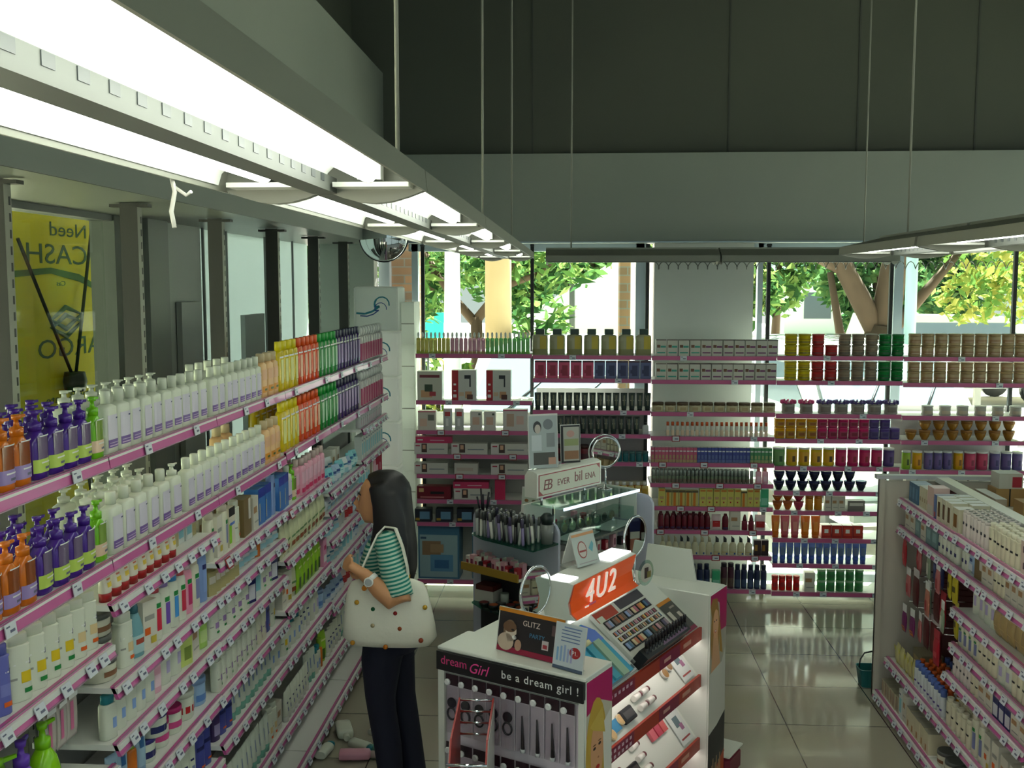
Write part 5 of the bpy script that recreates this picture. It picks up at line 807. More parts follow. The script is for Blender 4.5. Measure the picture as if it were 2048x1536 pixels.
# blue gift pack leaning on the slope
q = MB(); q.slab([(-.11, 0, 0), (.11, 0, 0), (.10, 0, .22), (.05, 0, .27), (-.05, 0, .27), (-.10, 0, .22)], (0, -.05, 0), C_(80, 160, 190, .15)); q.slab([(-.10, -.051, .17), (.10, -.051, .17), (.095, -.051, .22), (.05, -.051, .265), (-.05, -.051, .265), (-.095, -.051, .22)], (0, -.002, 0), C_(90, 120, 200, .3)); q.box((-.03, -.055, .09), (.045, .012, .17), C_(60, 150, 170)); q.box((.035, -.055, .09), (.05, .012, .18), C_(150, 176, 150)); q.lathe([(.02, 0), (.02, .02)], C_(206, 196, 150), 12, (-.03, -.056, .175))
onslope('gift_pack', q, 'blue gift pack with two tubes leaning on the counter slope', 'gift pack', None, .365, .95, .003)
q = MB(); q.box((0, -.004, .08), (.07, .008, .16), C_(206, 206, 204)); q.box((0, -.0085, .1), (.02, .001, .02), C_(176, 60, 70)); q.box((0, -.0085, .02), (.06, .001, .02), C_(90, 110, 120)); onslope('price_card', q, 'white price card with red dot beside blue gift pack', 'card', None, .525, .95, .004)
# testers on the two lower slopes
def disc(name, look, rr, c, ring=None):
    K = Kind(name, look, 'makeup', 2 * rr, .012, 2 * rr); q = MB(); q.cyl((0, 0, rr), (0, -.012, rr), rr, ring or c, 18); K.root(q); q = MB(); q.cyl((0, -.0122, rr), (0, -.0135, rr), rr * .86, c, 18); K.part('powder', q); return K
def sl(K, v, s, k, lab, grp, rz=0, up=.004):
    o = put(K, 0, 0, 0, 0, label=lab, group=grp); o.matrix_world = slopeM(v, s, up, k, rz)
bei = disc('compact_powder', 'beige powder', .024, C_(206, 170, 120), C_(220, 200, 160))
for i, (v, s) in enumerate([(.26, .75), (.32, .72), (.40, .62), (.46, .55), (.36, .95), (.47, .85)]): sl(bei, v, s, 1, 'round beige powder tester, %s from the near end of the middle slope' % ORD[i + 1], 'beige powder testers')
for i, (v, s, c, rr, nm) in enumerate([(.93, .22, (150, 80, 100), .032, 'mauve'), (.99, .36, (190, 80, 80), .024, 'coral'), (1.05, .24, (70, 140, 160), .024, 'teal'), (.975, .72, (140, 100, 40), .025, 'bronze'), (1.04, .66, (120, 84, 36), .025, 'dark gold'), (1.06, .05, (190, 160, 60), .02, 'yellow'), (1.14, .4, (90, 120, 140), .02, 'slate')]): sl(disc('compact_powder', nm, rr, C_(*c), C_(206, 200, 190)), v, s, 1, 'round %s eyeshadow tester on the middle counter slope' % nm, 'round eyeshadow testers')
LT = Kind('lipstick_tester', 'white lipstick tester', 'makeup', .03, .03, .07); q = MB(); q.cyl((-.03, -.015, .012), (.02, -.015, .012), .014, C_(222, 218, 210, .3), 12); LT.root(q); q = MB(); q.cyl((.02, -.015, .012), (.036, -.015, .012), .0125, C_(96, 40, 46), 12); LT.part('cap', q)
for r in range(2):
    for i in range(5): sl(LT, (.66 + .075 * r, .60 + .05 * r)[0] + .02 * i * 0 + .0, .18 + .17 * i, 1, 'white lipstick tester, %s down in the %s column, middle slope' % (ORD[i + 1], ['near', 'far'][r]), 'lipstick testers on the middle slope')
for i in range(5): sl(LT, .72, .12 + .18 * i, 2, 'white lipstick tester, %s down, bottom counter slope' % ORD[i + 1], 'lipstick testers on the bottom slope')
for i in range(4): sl(LT, .5, .2 + .2 * i, 2, 'white lipstick tester, %s down near the red tube' % ORD[i + 1], 'lipstick testers by the red tube')
BKC = Kind('eyeliner_case', 'black case', 'makeup', .1, .02, .06); q = MB(); q.box((0, -.01, .03), (.1, .02, .06), C_(26, 26, 30), bev=.004); q.box((0, -.0205, .03), (.08, .001, .03), C_(70, 66, 66)); BKC.root(q)
for v, s, k, lab in ((.30, .34, 1, 'black makeup case at the top of the middle slope'), (.53, .88, 1, 'black makeup case at the foot of the middle slope'), (.83, .3, 1, 'dark printed case under the top price strip'), (.60, .26, 2, 'dark printed case atop the bottom slope'), (.62, .8, 2, 'dark open case beside the bottom lipstick testers')): sl(BKC, v, s, k, lab, 'black makeup cases')
for c, v, s, k, lab in (((60, 130, 170), .40, .88, 1, 'blue makeup card at the foot of the middle slope'), ((130, 190, 50), .275, .88, 1, 'lime makeup card at the near foot of middle slope'), ((226, 150, 40), .79, .2, 2, 'orange header card atop the bottom slope'), ((226, 150, 60), .3, .2, 2, 'orange header card near the magenta end')):
    q = MB(); q.box((0, -.003, .025), (.1, .006, .05), C_(*c)); onslope('makeup_card', q, lab, 'card', 'small makeup cards', v, s, .004, k)
q = MB(); q.cyl((-.05, -.02, .015), (.05, -.02, .015), .02, C_(190, 30, 30, .3), 12); onslope('lipstick_tester', q, 'red capped tube lying at the near end of the bottom slope', 'makeup', None, .35, .6, .004, 2)
PS = lambda c: (lambda q: q)(MB().box((0, -.008, .024), (.045, .016, .048), C_(*c)))
for r in range(2):
    for i in range(3):
        c = [(34, 34, 40), (206, 50, 70), (206, 110, 50), (190, 90, 100), (176, 60, 80), (190, 84, 84)][r * 3 + i]
        onslope('blush_palette', PS(c), '%s square blush palette on bottom slope, %s of the %s row' % (['black', 'red', 'orange', 'rose', 'berry', 'coral'][r * 3 + i], ORD[i + 1], ['upper', 'lower'][r]), 'makeup', 'square blush palettes', .9 + .055 * i, .22 + .36 * r, .004, 2)
for k in (1, 2):
    q = MB(); q.box((0, -.002, .08), (.12, .004, .17), C_(200, 204, 200)); q.box((0, -.0045, .1), (.05, .001, .05), C_(90, 110, 116)); q.box((.02, -.0046, .07), (.03, .001, .03), C_(150, 96, 130)); q.box((0, -.0045, .02), (.09, .001, .008), C_(150, 60, 60)); onslope('info_card', q, 'white printed info card at the far end, %s slope' % ['', 'middle', 'bottom'][k], 'card', None, 1.14, .92, .005, k)
# hanging tool packs on the near end
def toolpack(kind):
    K = Kind('tool_pack', kind, 'beauty tool', .06, .02, .25); q = MB(); q.box((0, .004, .1), (.056, .002, .2), C_(216, 206, 212, .2)); q.box((0, -.002, .1), (.052, .01, .19), glass((252, 250, 252), .1, 'clear_pack')); K.root(q)
    q = MB(); q.box((0, -.002, .224), (.058, .003, .044), C_(44, 20, 30)); K.part('header_card', q); q = MB(); q.lathe([(.013, 0), (.014, .005), (.009, .009)], C_(214, 214, 212), 12, M=Matrix.Translation((.0, -.03, .226)) @ Matrix.Rotation(R(90), 4, 'X')); q.cyl((0, .012, .226), (0, -.034, .226), .002, CHROME, 6); K.part('hook', q); q = MB()
    if kind == 'folding mirror tool pack': q.cyl((0, -.002, .13), (0, -.006, .13), .021, C_(44, 40, 46), 16); q.tube([(.02 * math.cos(R(a)), -.005, .085 + .024 * math.sin(R(a))) for a in range(0, 360, 24)], .004, C_(40, 36, 40), 6, True)
    else: q.cyl((0, -.004, .15), (.004, -.004, .02), .003, C_(44, 36, 40), 8, .008); q.cyl((.004, -.004, .02), (.004, -.004, .006), .01, C_(196, 196, 196), 10)
    K.part('tool', q); return K
TP1, TP2 = toolpack('folding mirror tool pack'), toolpack('cosmetic brush tool pack')
for r, (zz, n_) in enumerate([(.652, 9), (.37, 9), (.09, 9)]):
    for i in range(n_):
        p = CM @ Vector((.07 + .066 * i, -.004, zz)); o = put(TP1 if i < 5 else TP2, p.x, p.y, p.z, R(-28.75), label='%s, %s across the %s hook row' % ((TP1 if i < 5 else TP2).look, ORD[i + 1], ['upper', 'middle', 'lowest'][r]), group='tool packs hanging on the white counter end')
# mirrors
def mirror(r, label, M, loc, ang, rz, stem=.1, back=False, dbl=False):
    o = empty('vanity_mirror', tuple(M @ Vector(loc)), R(ang + rz), label, 'mirror'); f = MB()
    f.tube([(r * math.cos(R(a)), 0, stem + r + r * math.sin(R(a))) for a in range(0, 360, 12)], .007, CHROME, 8, True)
    if dbl: f.tube([(r * 1.15 * math.cos(R(a)), .02, stem + r + r * 1.15 * math.sin(R(a))) for a in range(0, 360, 12)], .005, CHROME, 8, True)
    f.build('frame', o); g = MB(); g.cyl((0, .004, stem + r), (0, -.004, stem + r), r * .97, mat((196, 206, 200), .02, 1.0), 28); g.build('mirror_glass', o); s = MB(); s.cyl((0, 0, 0), (0, 0, stem), .006, CHROME, 8); s.build('stem', o); s = MB(); s.lathe([(.045, 0), (.045, .006), (.01, .014), (.008, .03)], CHROME, 18); s.build('base', o); return o
mirror(.1, 'round chrome vanity mirror on the counter beside black advert card', CM, (.27, .308, 1.003), -28.75, 84, .09); mirror(.095, 'round chrome vanity mirror behind the orange lit sign', CM, (.31, 1.165, 1.003), -28.75, 84, .15)
q = MB(); q.cyl((0, 0, .06), (0, -.004, .06), .06, acr, 22); q.cyl((0, -.0045, .06), (0, -.0052, .06), .045, C_(196, 190, 176), 16); q.box((.0, -.006, .06), (.03, .001, .05), C_(60, 44, 44)); q.box((.02, -.0064, .05), (.03, .001, .03), C_(130, 120, 60)); onto('round_shelf_talker', q, 'clear round price disc with dark print beside the orange sign', 'sign', None, CM, (.43, 1.03, 1.06), 80)
# pale lower plinth beside the counter
q = MB(); q.box((0, 0, .06), (.30, .19, .12), C_(126, 34, 58, .4), bev=.02); q.box((0, 0, .124), (.31, .2, .01), lam, bev=.004); q.box((.08, -.06, .132), (.05, .04, .008), C_(130, 50, 30)); onto('display_plinth', q, 'low magenta plinth with white top beyond the portrait end', 'plinth', None, CM, (.545, 1.55, 0))
# red rack with chrome rungs in front of the counter
rk = empty('literature_rack', (-.37, 3.66, 0), 0, 'red slatted rack with chrome rungs before the white counter', 'rack'); rc = C_(176, 60, 56, .35)
for s_ in (-1, 1):
    q = MB(); q.slab([(s_ * .062, -.19, .30), (s_ * .062, .17, .30), (s_ * .062, .19, .865), (s_ * .062, -.1, .83), (s_ * .062, -.19, .70)], (s_ * .006, 0, 0), rc); q.slab([(s_ * .0685, -.18, .31), (s_ * .0685, .16, .31), (s_ * .0685, .18, .85), (s_ * .0685, -.1, .82), (s_ * .0685, -.18, .70)], (s_ * .002, 0, 0), C_(196, 192, 186, .4)); q.build('side_panel', rk)
for z_ in (.86, .815, .77, .725): MB().cyl((-.062, .18, z_), (.062, .18, z_), .005, CHROME, 8).build('rung', rk)
for z_ in (.775, .73, .60): MB().cyl((-.072, -.19, z_), (.072, -.19, z_), .006, CHROME, 8).build('rung', rk)
for x in (-.062, .062):
    for y_ in (-.18, .17): MB().cyl((x, y_, 0), (x, y_, .32), .006, CHROME, 8).build('leg', rk)
# ---------------------------------------------------------------- second counter
EA = -38; EM = Matrix.Translation((-.585, 5.904, 0)) @ Matrix.Rotation(R(EA), 4, 'Z'); lav = C_(188, 190, 206, .35)
eb = empty('makeup_counter', (-.585, 5.904, 0), R(EA), 'white makeup counter with cream sign and glass end shelves', 'display counter')
def rpanel(u0, u1, v, z1, r=.07): return [(u0, v, .03), (u1, v, .03), (u1, v, z1 - r)] + [(u1 - r + r * math.cos(R(a)), v, z1 - r + r * math.sin(R(a))) for a in (20, 45, 70)] + [(u1 - r, v, z1), (u0 + r, v, z1)] + [(u0 + r - r * math.sin(R(a)), v, z1 - r + r * math.cos(R(a))) for a in (20, 45, 70)] + [(u0, v, z1 - r)]
q = MB(); q.slab(rpanel(-.17, .49, .18, 1.11), (0, .02, 0), lav); q.build('end_panel', eb); q = MB(); q.slab(rpanel(-.17, .62, .93, 1.17), (0, .02, 0), lav); q.build('end_panel', eb)
q = MB(); q.box((.12, .56, .49), (.5, .72, .98), lam); q.box((.1, .56, .02), (.8, .9, .04), GREYM); q.box((.16, .03, .42), (.5, .3, .1), lam) if 0 else None; q.build('cabinet', eb)
q = MB(); q.box((.2, .56, 1.07), (.02, .7, .2), lam); q.box((.36, .94 - .02, 1.1), (.3, .01, .2), lam); q.build('back_panel', eb)
q = MB(); q.box((.40, .56, .985), (.3, .7, .012), C_(70, 74, 72, .3)); q.build('tester_shelf', eb); q = MB(); q.box((.4, .56, .86), (.28, .7, .01), lam); q.box((.4, .56, .6), (.28, .7, .01), lam); q.build('lower_shelf', eb)
q = MB(); q.box((.40, .56, 1.19), (.24, .74, .01), acr); q.box((.522, .56, 1.19), (.006, .74, .016), mat((220, 236, 255), .3, emit=1.6)); q.build('lit_glass_shelf', eb)
for v_ in (.25, .9): MB().box((.4, v_, 1.09), (.012, .012, .2), CHROME).build('post', eb)
sgn = MB(); sgn.slab([(u_, .1, z_) for u_, z_ in [(.31, 1.25), (.40, 1.25), (.40, 1.39), (.37, 1.40), (.33, 1.40), (.31, 1.37)]], (0, .6, 0), lam); so = sgn.build('sign_box', eb)
q = MB(); q.box((.4008, .4, 1.32), (.002, .57, .12), C_(150, 30, 50))
q.slab([(.4025, .4 + x, 1.32 + z) for x, z in [(-.25, -.055), (.28, -.055), (.28, .03), (.25, .055), (-.28, .055), (-.28, -.03)]], (.001, 0, 0), C_(206, 206, 190)); fo = q.build('sign_face', so)
q = MB(); mx = lambda v, z: Matrix.Translation((.4042, v, z)) @ Matrix.Rotation(R(90), 4, 'Z') @ Matrix.Rotation(R(90), 4, 'X'); br_ = C_(120, 50, 56)
text_mb(q, 'EB', .085, br_, mx(.19, 1.29), ext=.0005, shear=.2, space=.8); text_mb(q, 'EVER', .052, br_, mx(.335, 1.3), ext=.0005); text_mb(q, 'bil', .085, br_, mx(.475, 1.3), ext=.0005); text_mb(q, 'ENA', .052, br_, mx(.588, 1.3), ext=.0005); q.build('lettering', fo)
for v_ in (.2, .6): MB().cyl((.35, v_, 1.19), (.35, v_, 1.25), .008, CHROME, 8).build('post', so)
gl = glass((150, 210, 190), .12, 'green_glass')
for z_, d_ in ((1.0, .19), (.59, .22)):
    q = MB(); q.slab([(-.06, .17, z_), (-.03, .02, z_), (.1, -.03, z_), (.5, -.05, z_), (.5, .17, z_)], (0, 0, -.01), gl); q.build('glass_shelf', eb)
q = MB(); q.box((.16, .07, .80), (.44, .2, .012), lam); q.box((.16, -.035, .815), (.44, .01, .045), C_(150, 120, 40, .4)); q.build('tray_shelf', eb)
q = MB(); q.box((.16, .06, .3), (.4, .2, .012), lam); q.box((.16, .168, .4), (.5, .012, .75), C_(34, 34, 36)); q.build('end_back_board', eb)
def eput(K, u, v, z, rz, label, group, tilt=None): 
    p = EM @ Vector((u, v, z)); return put(K, p.x, p.y, p.z, R(EA + rz), label=label, group=group, tilt=tilt)
PEN = [Kind('makeup_pencil', nm, 'makeup', .02, .02, .15) for nm in ('silver', 'grey', 'black', 'white', 'violet')]
for K, c in zip(PEN, [(170, 176, 170), (110, 116, 112), (26, 28, 32), (206, 206, 196), (120, 110, 150)]):
    q = MB(); q.lathe([(.008, 0), (.009, .01), (.009, .1)], C_(*c, .3), 10); K.root(q); q = MB(); q.lathe([(.0095, .1), (.0095, .14), (.006, .15)], C_(c[0] * .6, c[1] * .6, c[2] * .6, .3), 10); K.part('cap', q)
rows_ = ['front', 'second', 'third', 'back']
for r in range(4):
    for i in range(13):
        K = PEN[(i * 3 + r * 2 + (i // 4)) % 5]
        eput(K, .035 + .0305 * i + .004 * (r % 2), -.0 - .003 * i * .5 + .042 * r, 1.0025, 0, '%s makeup pencil, %s in the %s row on glass shelf' % (K.look, ORD[i + 1], rows_[r]), 'makeup pencils on the glass shelf', (random.uniform(-.1, .1), random.uniform(-.12, .12)))
q = MB(); q.lathe([(.04, 0), (.045, .12)], C_(30, 34, 40, .3), 14); 
for a in range(5): q.cyl((.02 * math.cos(a * 1.3), .02 * math.sin(a * 1.3), .1), (.04 * math.cos(a * 1.3), .04 * math.sin(a * 1.3), .2 + .02 * (a % 3)), .006, C_(30, 28, 36), 6)
onto('brush_cup', q, 'dark cup of makeup brushes at the end of glass shelf', 'brush holder', None, EM, (-.03, .125, 1.002)); q = MB(); q.lathe([(.035, 0), (.04, .11)], C_(120, 124, 120, .2), 14); q.lathe([(.03, .11), (.04, .15), (.02, .17)], C_(30, 44, 40, .4), 12); onto('sponge_cup', q, 'clear cup with dark sponge at the glass shelf corner', 'sponge holder', None, EM, (.458, .12, 1.002))
SMC = [box('makeup_carton', nm, .03, .03, h_, C_(*c), [(.2, .8, .2, .7, C_(*d_))]) for nm, h_, c, d_ in (('white', .07, (206, 200, 190), (150, 30, 60)), ('red', .06, (150, 20, 40), (206, 150, 150)), ('pink', .08, (200, 150, 160), (110, 20, 60)), ('black', .05, (34, 30, 34), (120, 30, 50)))]
for r in range(3):
    for i in range(12): eput(SMC[(i * 2 + r + i // 3) % 4], -.02 + .034 * i, -.01 + .045 * r, .807, random.uniform(-8, 8), '%s makeup carton, %s in the %s row above yellow tray edge' % (SMC[(i * 2 + r + i // 3) % 4].look, ORD[i + 1], rows_[r]), 'makeup cartons above the yellow tray edge')
CMP = [disc('compact', nm, .03, C_(*c), C_(28, 26, 28)) for nm, c in (('dark red', (110, 30, 30)), ('orange', (170, 80, 40)), ('grey', (120, 120, 116)))]
for r in range(3):
    for i in range(6): o = eput(CMP[(i + r) % 3], .06 + .075 * i, .0 + .062 * r, .592, 0, '%s compact lying open, %s in the %s row on lower glass' % (CMP[(i + r) % 3].look, ORD[i + 1], rows_[r]), 'compacts on the lower glass shelf', (R(-90), 0))
q = MB(); q.box((0, 0, .035), (.13, .1, .07), C_(190, 190, 180)); q.box((0, 0, .075), (.12, .09, .05), C_(90, 30, 24)); onto('tester_box', q, 'white box of dark red pots on the lower glass shelf', 'box', None, EM, (-.0 + .03, .1, .592)); q = MB(); q.lathe([(.025, 0), (.025, .06)], C_(170, 180, 170, .2), 14); onto('tester_jar', q, 'pale jar beside the white box on lower glass', 'jar', None, EM, (.14, .12, .592))
for i in range(10): eput(SMC[(i * 3) % 4], .25 + .02 * (i % 3) + .0, .24 + .065 * i, .992, 90, '%s makeup carton, %s along the lit tester shelf' % (SMC[(i * 3) % 4].look, ORD[i + 1]), 'makeup cartons on the tester shelf')
LC = [disc('compact_powder', nm, .03, C_(*c), C_(176, 176, 166)) for nm, c in (('cream', (206, 196, 170)), ('dark', (60, 56, 50)), ('tan', (176, 150, 110)))]
for i in range(9): eput(LC[i % 3], .345, .25 + .078 * i, .993, 90, '%s round powder compact standing, %s under the cream sign' % (LC[i % 3].look, ORD[i + 1]), 'round compacts under the cream sign')
for i in range(2):
    q = MB(); q.box((0, 0, .05), (.3, .14, .1), acr); q.box((0, 0, .004), (.29, .13, .006), C_(190, 190, 186)); onto('acrylic_tray', q, 'clear acrylic tray on the tester shelf, %s of two' % ['nearer', 'farther'][i], 'tray', 'acrylic trays', EM, (.46, .40 + .34 * i, .993), 90)
for r in range(2):
    for i in range(8): eput([REDPK, WHPK, PKBX, BEIGEBX][(i * 3 + r) % 4] if 0 else SMC[(i + r) % 4], .5 - .03, .25 + .08 * i, [.867, .607][r], 90, '%s makeup carton, %s along the %s shelf under tester shelf' % (SMC[(i + r) % 4].look, ORD[i + 1], ['upper', 'lower'][r]), 'makeup cartons under the tester shelf')
def eyecard(P, Rc, El, Tx):
    Rc(-.055, .055, 0, .19, C_(190, 200, 186), 1); Rc(-.055, .055, 0, .045, C_(206, 130, 160), 2); El(-.025, .12, .014, .01, C_(140, 100, 60), 2); El(.025, .12, .014, .008, C_(120, 110, 90), 2); El(-.025, .16, .012, .008, C_(130, 110, 80), 2); El(.03, .09, .012, .008, C_(120, 130, 90), 2)
card_stand('advert_card', .12, .2, 'pale green eye makeup card with pink base beside cream sign', eyecard, (.13, .35, 1.04), 10, 6, M=EM, ang=EA)
def portrait(P, Rc, El, Tx):
    Rc(-.085, .085, 0, .3, C_(170, 180, 180), 1); El(-.035, .235, .025, .035, C_(60, 60, 62), 2); El(-.033, .225, .018, .026, C_(190, 180, 170), 3); El(.03, .25, .03, .03, C_(120, 126, 130), 2); Rc(-.07, -.01, .1, .19, C_(196, 204, 206), 2); Rc(-.06, .07, .02, .09, C_(84, 84, 80), 2); Rc(.02, .07, .12, .2, C_(140, 146, 146), 2); Rc(.03, .075, .02, .06, C_(190, 150, 130), 3)
card_stand('advert_card', .18, .31, 'tall white framed portrait card standing on the cream sign', portrait, (.35, .22, 1.402), 60, 4, M=EM, ang=EA)
def port2(P, Rc, El, Tx):
    Rc(-.06, .06, 0, .22, C_(40, 40, 42), 1); Rc(-.045, .055, .01, .21, C_(176, 176, 166), 2); Rc(-.04, .05, .1, .14, C_(150, 160, 110), 3); Rc(-.04, .05, .02, .07, C_(150, 110, 80), 3); El(0, .17, .025, .02, C_(190, 150, 140), 3)
card_stand('advert_card', .125, .225, 'smaller dark-edged picture card standing on the cream sign', port2, (.35, .47, 1.402), 60, 4, M=EM, ang=EA)
mirror(.09, 'double-ring chrome vanity mirror at the cream sign end', EM, (.36, .80, 1.196), EA, 60, .14, dbl=True)
# ================================================================ ceiling lights
house = C_(132, 134, 122, .45); refl = C_(240, 242, 236, .3); spine_m = C_(92, 96, 90, .5); tube_m = mat((250, 255, 244), .4, emit=TUBE)
def luminaire(L_, W2=.176, label='', tubes=True, rods=((.2, 0),), zc=6.03):
    """twin-trough fluorescent fitting: x along, hangs with its rim at z = 0"""
    o = empty('ceiling_light', (0, 0, 0), 0, label, 'ceiling light', 'suspended twin-trough ceiling lights')
    m = MB(); m.box((L_ / 2, 0, .078), (L_, .16, .03), house)
    for s in (-1, 1):
        m.slab([(0, s * W2, -.002), (L_, s * W2, -.002), (L_, s * (W2 - .004), .036), (0, s * (W2 - .004), .036)], (0, s * .004, 0), house)
        m.slab([(0, s * (W2 - .004), .034), (L_, s * (W2 - .004), .034), (L_, s * .08, .078), (0, s * .08, .078)], (0, 0, .004), house)
    m.build('housing', o)
    for s in (-1, 1):
        m = MB(); N = 8; prof = [(s * (.012 + (W2 - .016) * (.5 - .5 * math.cos(math.pi * k / N))), .006 + .05 * math.sin(math.pi * k / N)) for k in range(N + 1)]
        vs = [(x, y, z) for x in (.06, L_ - .06) for y, z in prof]; m.add(vs, [(k, k + 1, N + 2 + k, N + 1 + k) for k in range(N)], refl, True); m.build('reflector', o)
        t = MB(); t.cyl((.07, s * W2 * .51, .024), (L_ - .07, s * W2 * .51, .024), .016, tube_m if tubes else C_(226, 228, 222), 12); t.build('tube', o)
        for x in (.05, L_ - .05):
            e = MB(); e.box((x, s * W2 * .51, .034), (.03, .04, .04), C_(200, 202, 196)); e.cyl((x + (.012 if x < .1 else -.012), s * W2 * .51, .024), (x + (.02 if x < .1 else -.02), s * W2 * .51, .024), .015, STEEL, 10); e.build('lamp_holder', o)
    m = MB(); m.box((L_ / 2, 0, .008), (L_, .044, .026), spine_m); k = .12
    while k < L_ - .1:
        for s in (-1, 1): m.box((k, s * .0225, .014), (.022, .001, .012), C_(60, 66, 66))
        k += .06
    m.build('spine', o)
    for x in (.004, L_ - .004):
        m = MB()
        pts = [(x, -W2, 0)] + [(x, -W2 + W2 * k / 6, -.022 * math.sin(math.pi * k / 6)) for k in range(1, 6)] + [(x, 0, 0)] + [(x, W2 * k / 6, -.022 * math.sin(math.pi * k / 6)) for k in range(1, 6)] + [(x, W2, 0), (x, W2 - .004, .036), (x, .08, .08), (x, -.08, .08), (x, -W2 + .004, .036)]
        m.slab(pts, (.006 if x < .1 else -.006, 0, 0), house)
        m.build('end_plate', o)
    for x in (.035, L_ - .035):
        for s in (-1, 1): MB().box((x, s * W2 * .523, .006), (.06, W2 * .74, .008), C_(190, 192, 184, .5)).build('end_cover', o)
    return o
def rod(o, x, y, z0, z1): MB().cyl((x, y, z0), (x, y, z1), .0055, C_(150, 152, 140, .5), 8).build('hanger_rod', o)
LY = [-1.0, .34, 1.84, 3.06, 4.22, 5.41]; LL = [1.3, 1.495, 1.215, 1.155, 1.185, 1.2]  # first fitting hangs unseen behind the camera, kept for its light
for i in range(6):
    o = luminaire(LL[i], label='lit twin-tube ceiling light over the wall-shelf aisle, %s from the camera end' % ORD[i + 1]); o.location = (-.44, LY[i], 2.612); o.rotation_euler = (0, 0, R(90))
    if i in (2, 4): rod(o, .75, .0, .09, 3.41)
    if i == 5: rod(o, 1.0, -.05, .09, 3.41)
w_ = MB(); w_.tube([(0, 0, 0), (.004, 0, -.02), (-.004, .004, -.05), (.002, 0, -.075)], .0035, C_(206, 206, 196), 6); w_.tube([(0, 0, -.01), (.02, .005, -.025), (.03, 0, -.02)], .003, C_(206, 206, 196), 6); o = w_.build('knotted_string', None, (-.625, 1.5 + .1, 2.612)); tag(o, 'knotted white string dangling from the ceiling light rim', 'string')
for i, x in enumerate((-.2, .97)):
    o = luminaire(1.16, label='unlit ceiling light hung parallel to the back header, %s from the tissue stack' % ORD[i + 1], tubes=False); o.location = (x, 7.2, 2.6)
    rod(o, .17 if i == 0 else .97, 0, .09, 3.41)
for i, (y, L_) in enumerate([(5.5, 1), (4.27, 1), (3.04, 1), (1.81, 1), (.58, 1)]):  # last two are out of view, added as fill light for the room
    o = luminaire(1.2, .28, label='lit twin-tube ceiling light over the aisle gondola, %s from the windows' % ORD[i + 1]); o.location = (1.64, y, 2.6); o.rotation_euler = (0, 0, R(-90))
    if i == 0: rod(o, .2, 0, .09, 3.41)
# convex security mirror
o = empty('security_mirror', (-1.40, 7.6, 2.79), 0, 'round convex security mirror under the soffit corner', 'mirror'); q = MB(); prof = [(.178 * math.cos(R(a)), .07 * math.sin(R(a))) for a in range(0, 90, 9)] + [(.001, .07)]
q.lathe(prof, mat((200, 204, 204), .03, 1.0), 32, M=Matrix.Rotation(R(90), 4, 'X')); q.build('dome', o); q = MB(); q.tube([(.178 * math.cos(R(a)), .004, .178 * math.sin(R(a))) for a in range(0, 360, 10)], .007, BLACK, 8, True); q.cyl((0, .0, 0), (0, .03, 0), .17, BLACK, 24); q.build('rim', o); q = MB(); q.cyl((0, .03, 0), (0, .5, .05), .012, GREYM, 8); q.build('bracket', o)
# coil strung along the top of the windows
q = MB(); pts = []; x = .62; k = 0
while x < 3.9: pts.append((x + .012 * math.sin(k * R(40)) * 1.6, 8.33 + .028 * math.sin(k * R(40)), 2.592 + .03 * math.cos(k * R(40)))); x += .0085; k += 1
q.tube(pts, .0035, C_(90, 92, 88, .4, metal=.4), 5); tag(q.build('coiled_wire'), 'coiled grey wire strung along the top of the back windows', 'wire')
# basket on the floor behind the gondola end
q = MB(); tl_ = C_(30, 104, 104, .4); q.loft([sup(.13, .09, .0, 6, 20), sup(.155, .11, .13, 6, 20), sup(.16, .115, .14, 6, 20), sup(.15, .105, .14, 6, 20), sup(.125, .085, .01, 6, 20)], tl_, True, True, False); o = q.build('shopping_basket', None, (1.835, 6.30, 0)); o.scale = (.6, .6, .8); tag(o, 'teal shopping basket on the floor behind the gondola end panel', 'basket')
q = MB(); q.tube([(-.14, 0, .135), (-.13, 0, .2), (-.09, 0, .25), (0, 0, .265), (.09, 0, .25), (.13, 0, .2), (.14, 0, .135)], .007, BLACK, 8); q.build('handle', o)
# ================================================================ the shopper (faces -X; local x = her left, towards the camera)
wm = empty('person', (-.87, 4.75, 0), R(-90), 'woman with long black hair in striped shirt and dark jeans facing the wall shelves', 'person')
def blob(name, parts, m, voxel=.009, smooth=6, parent=wm):
    """closed lofts fused into one continuous skin"""
    mb = MB()
    for rings in parts: mb.loft(rings, m)
    me = mb.mesh(name); o = bpy.data.objects.new(name, me); COL.objects.link(o)
    r = o.modifiers.new('skin', 'REMESH'); r.mode = 'VOXEL'; r.voxel_size = voxel; r.use_smooth_shade = True
    s = o.modifiers.new('smooth', 'SMOOTH'); s.iterations = smooth; s.factor = .5
    bpy.context.view_layer.update(); dg = bpy.context.evaluated_depsgraph_get(); nm = bpy.data.meshes.new_from_object(o.evaluated_get(dg))
    o.modifiers.clear(); o.data = nm; nm.materials.clear(); nm.materials.append(m)
    for p in nm.polygons: p.use_smooth = True; p.material_index = 0
    o.parent = parent; return o
def ring(c, q, a, b, n=18, e=2.0): return [tuple(Vector(c) + q @ Vector((a * math.copysign(abs(math.cos(2 * math.pi * k / n)) ** (2 / e), math.cos(2 * math.pi * k / n)), b * math.copysign(abs(math.sin(2 * math.pi * k / n)) ** (2 / e), math.sin(2 * math.pi * k / n)), 0))) for k in range(n)]
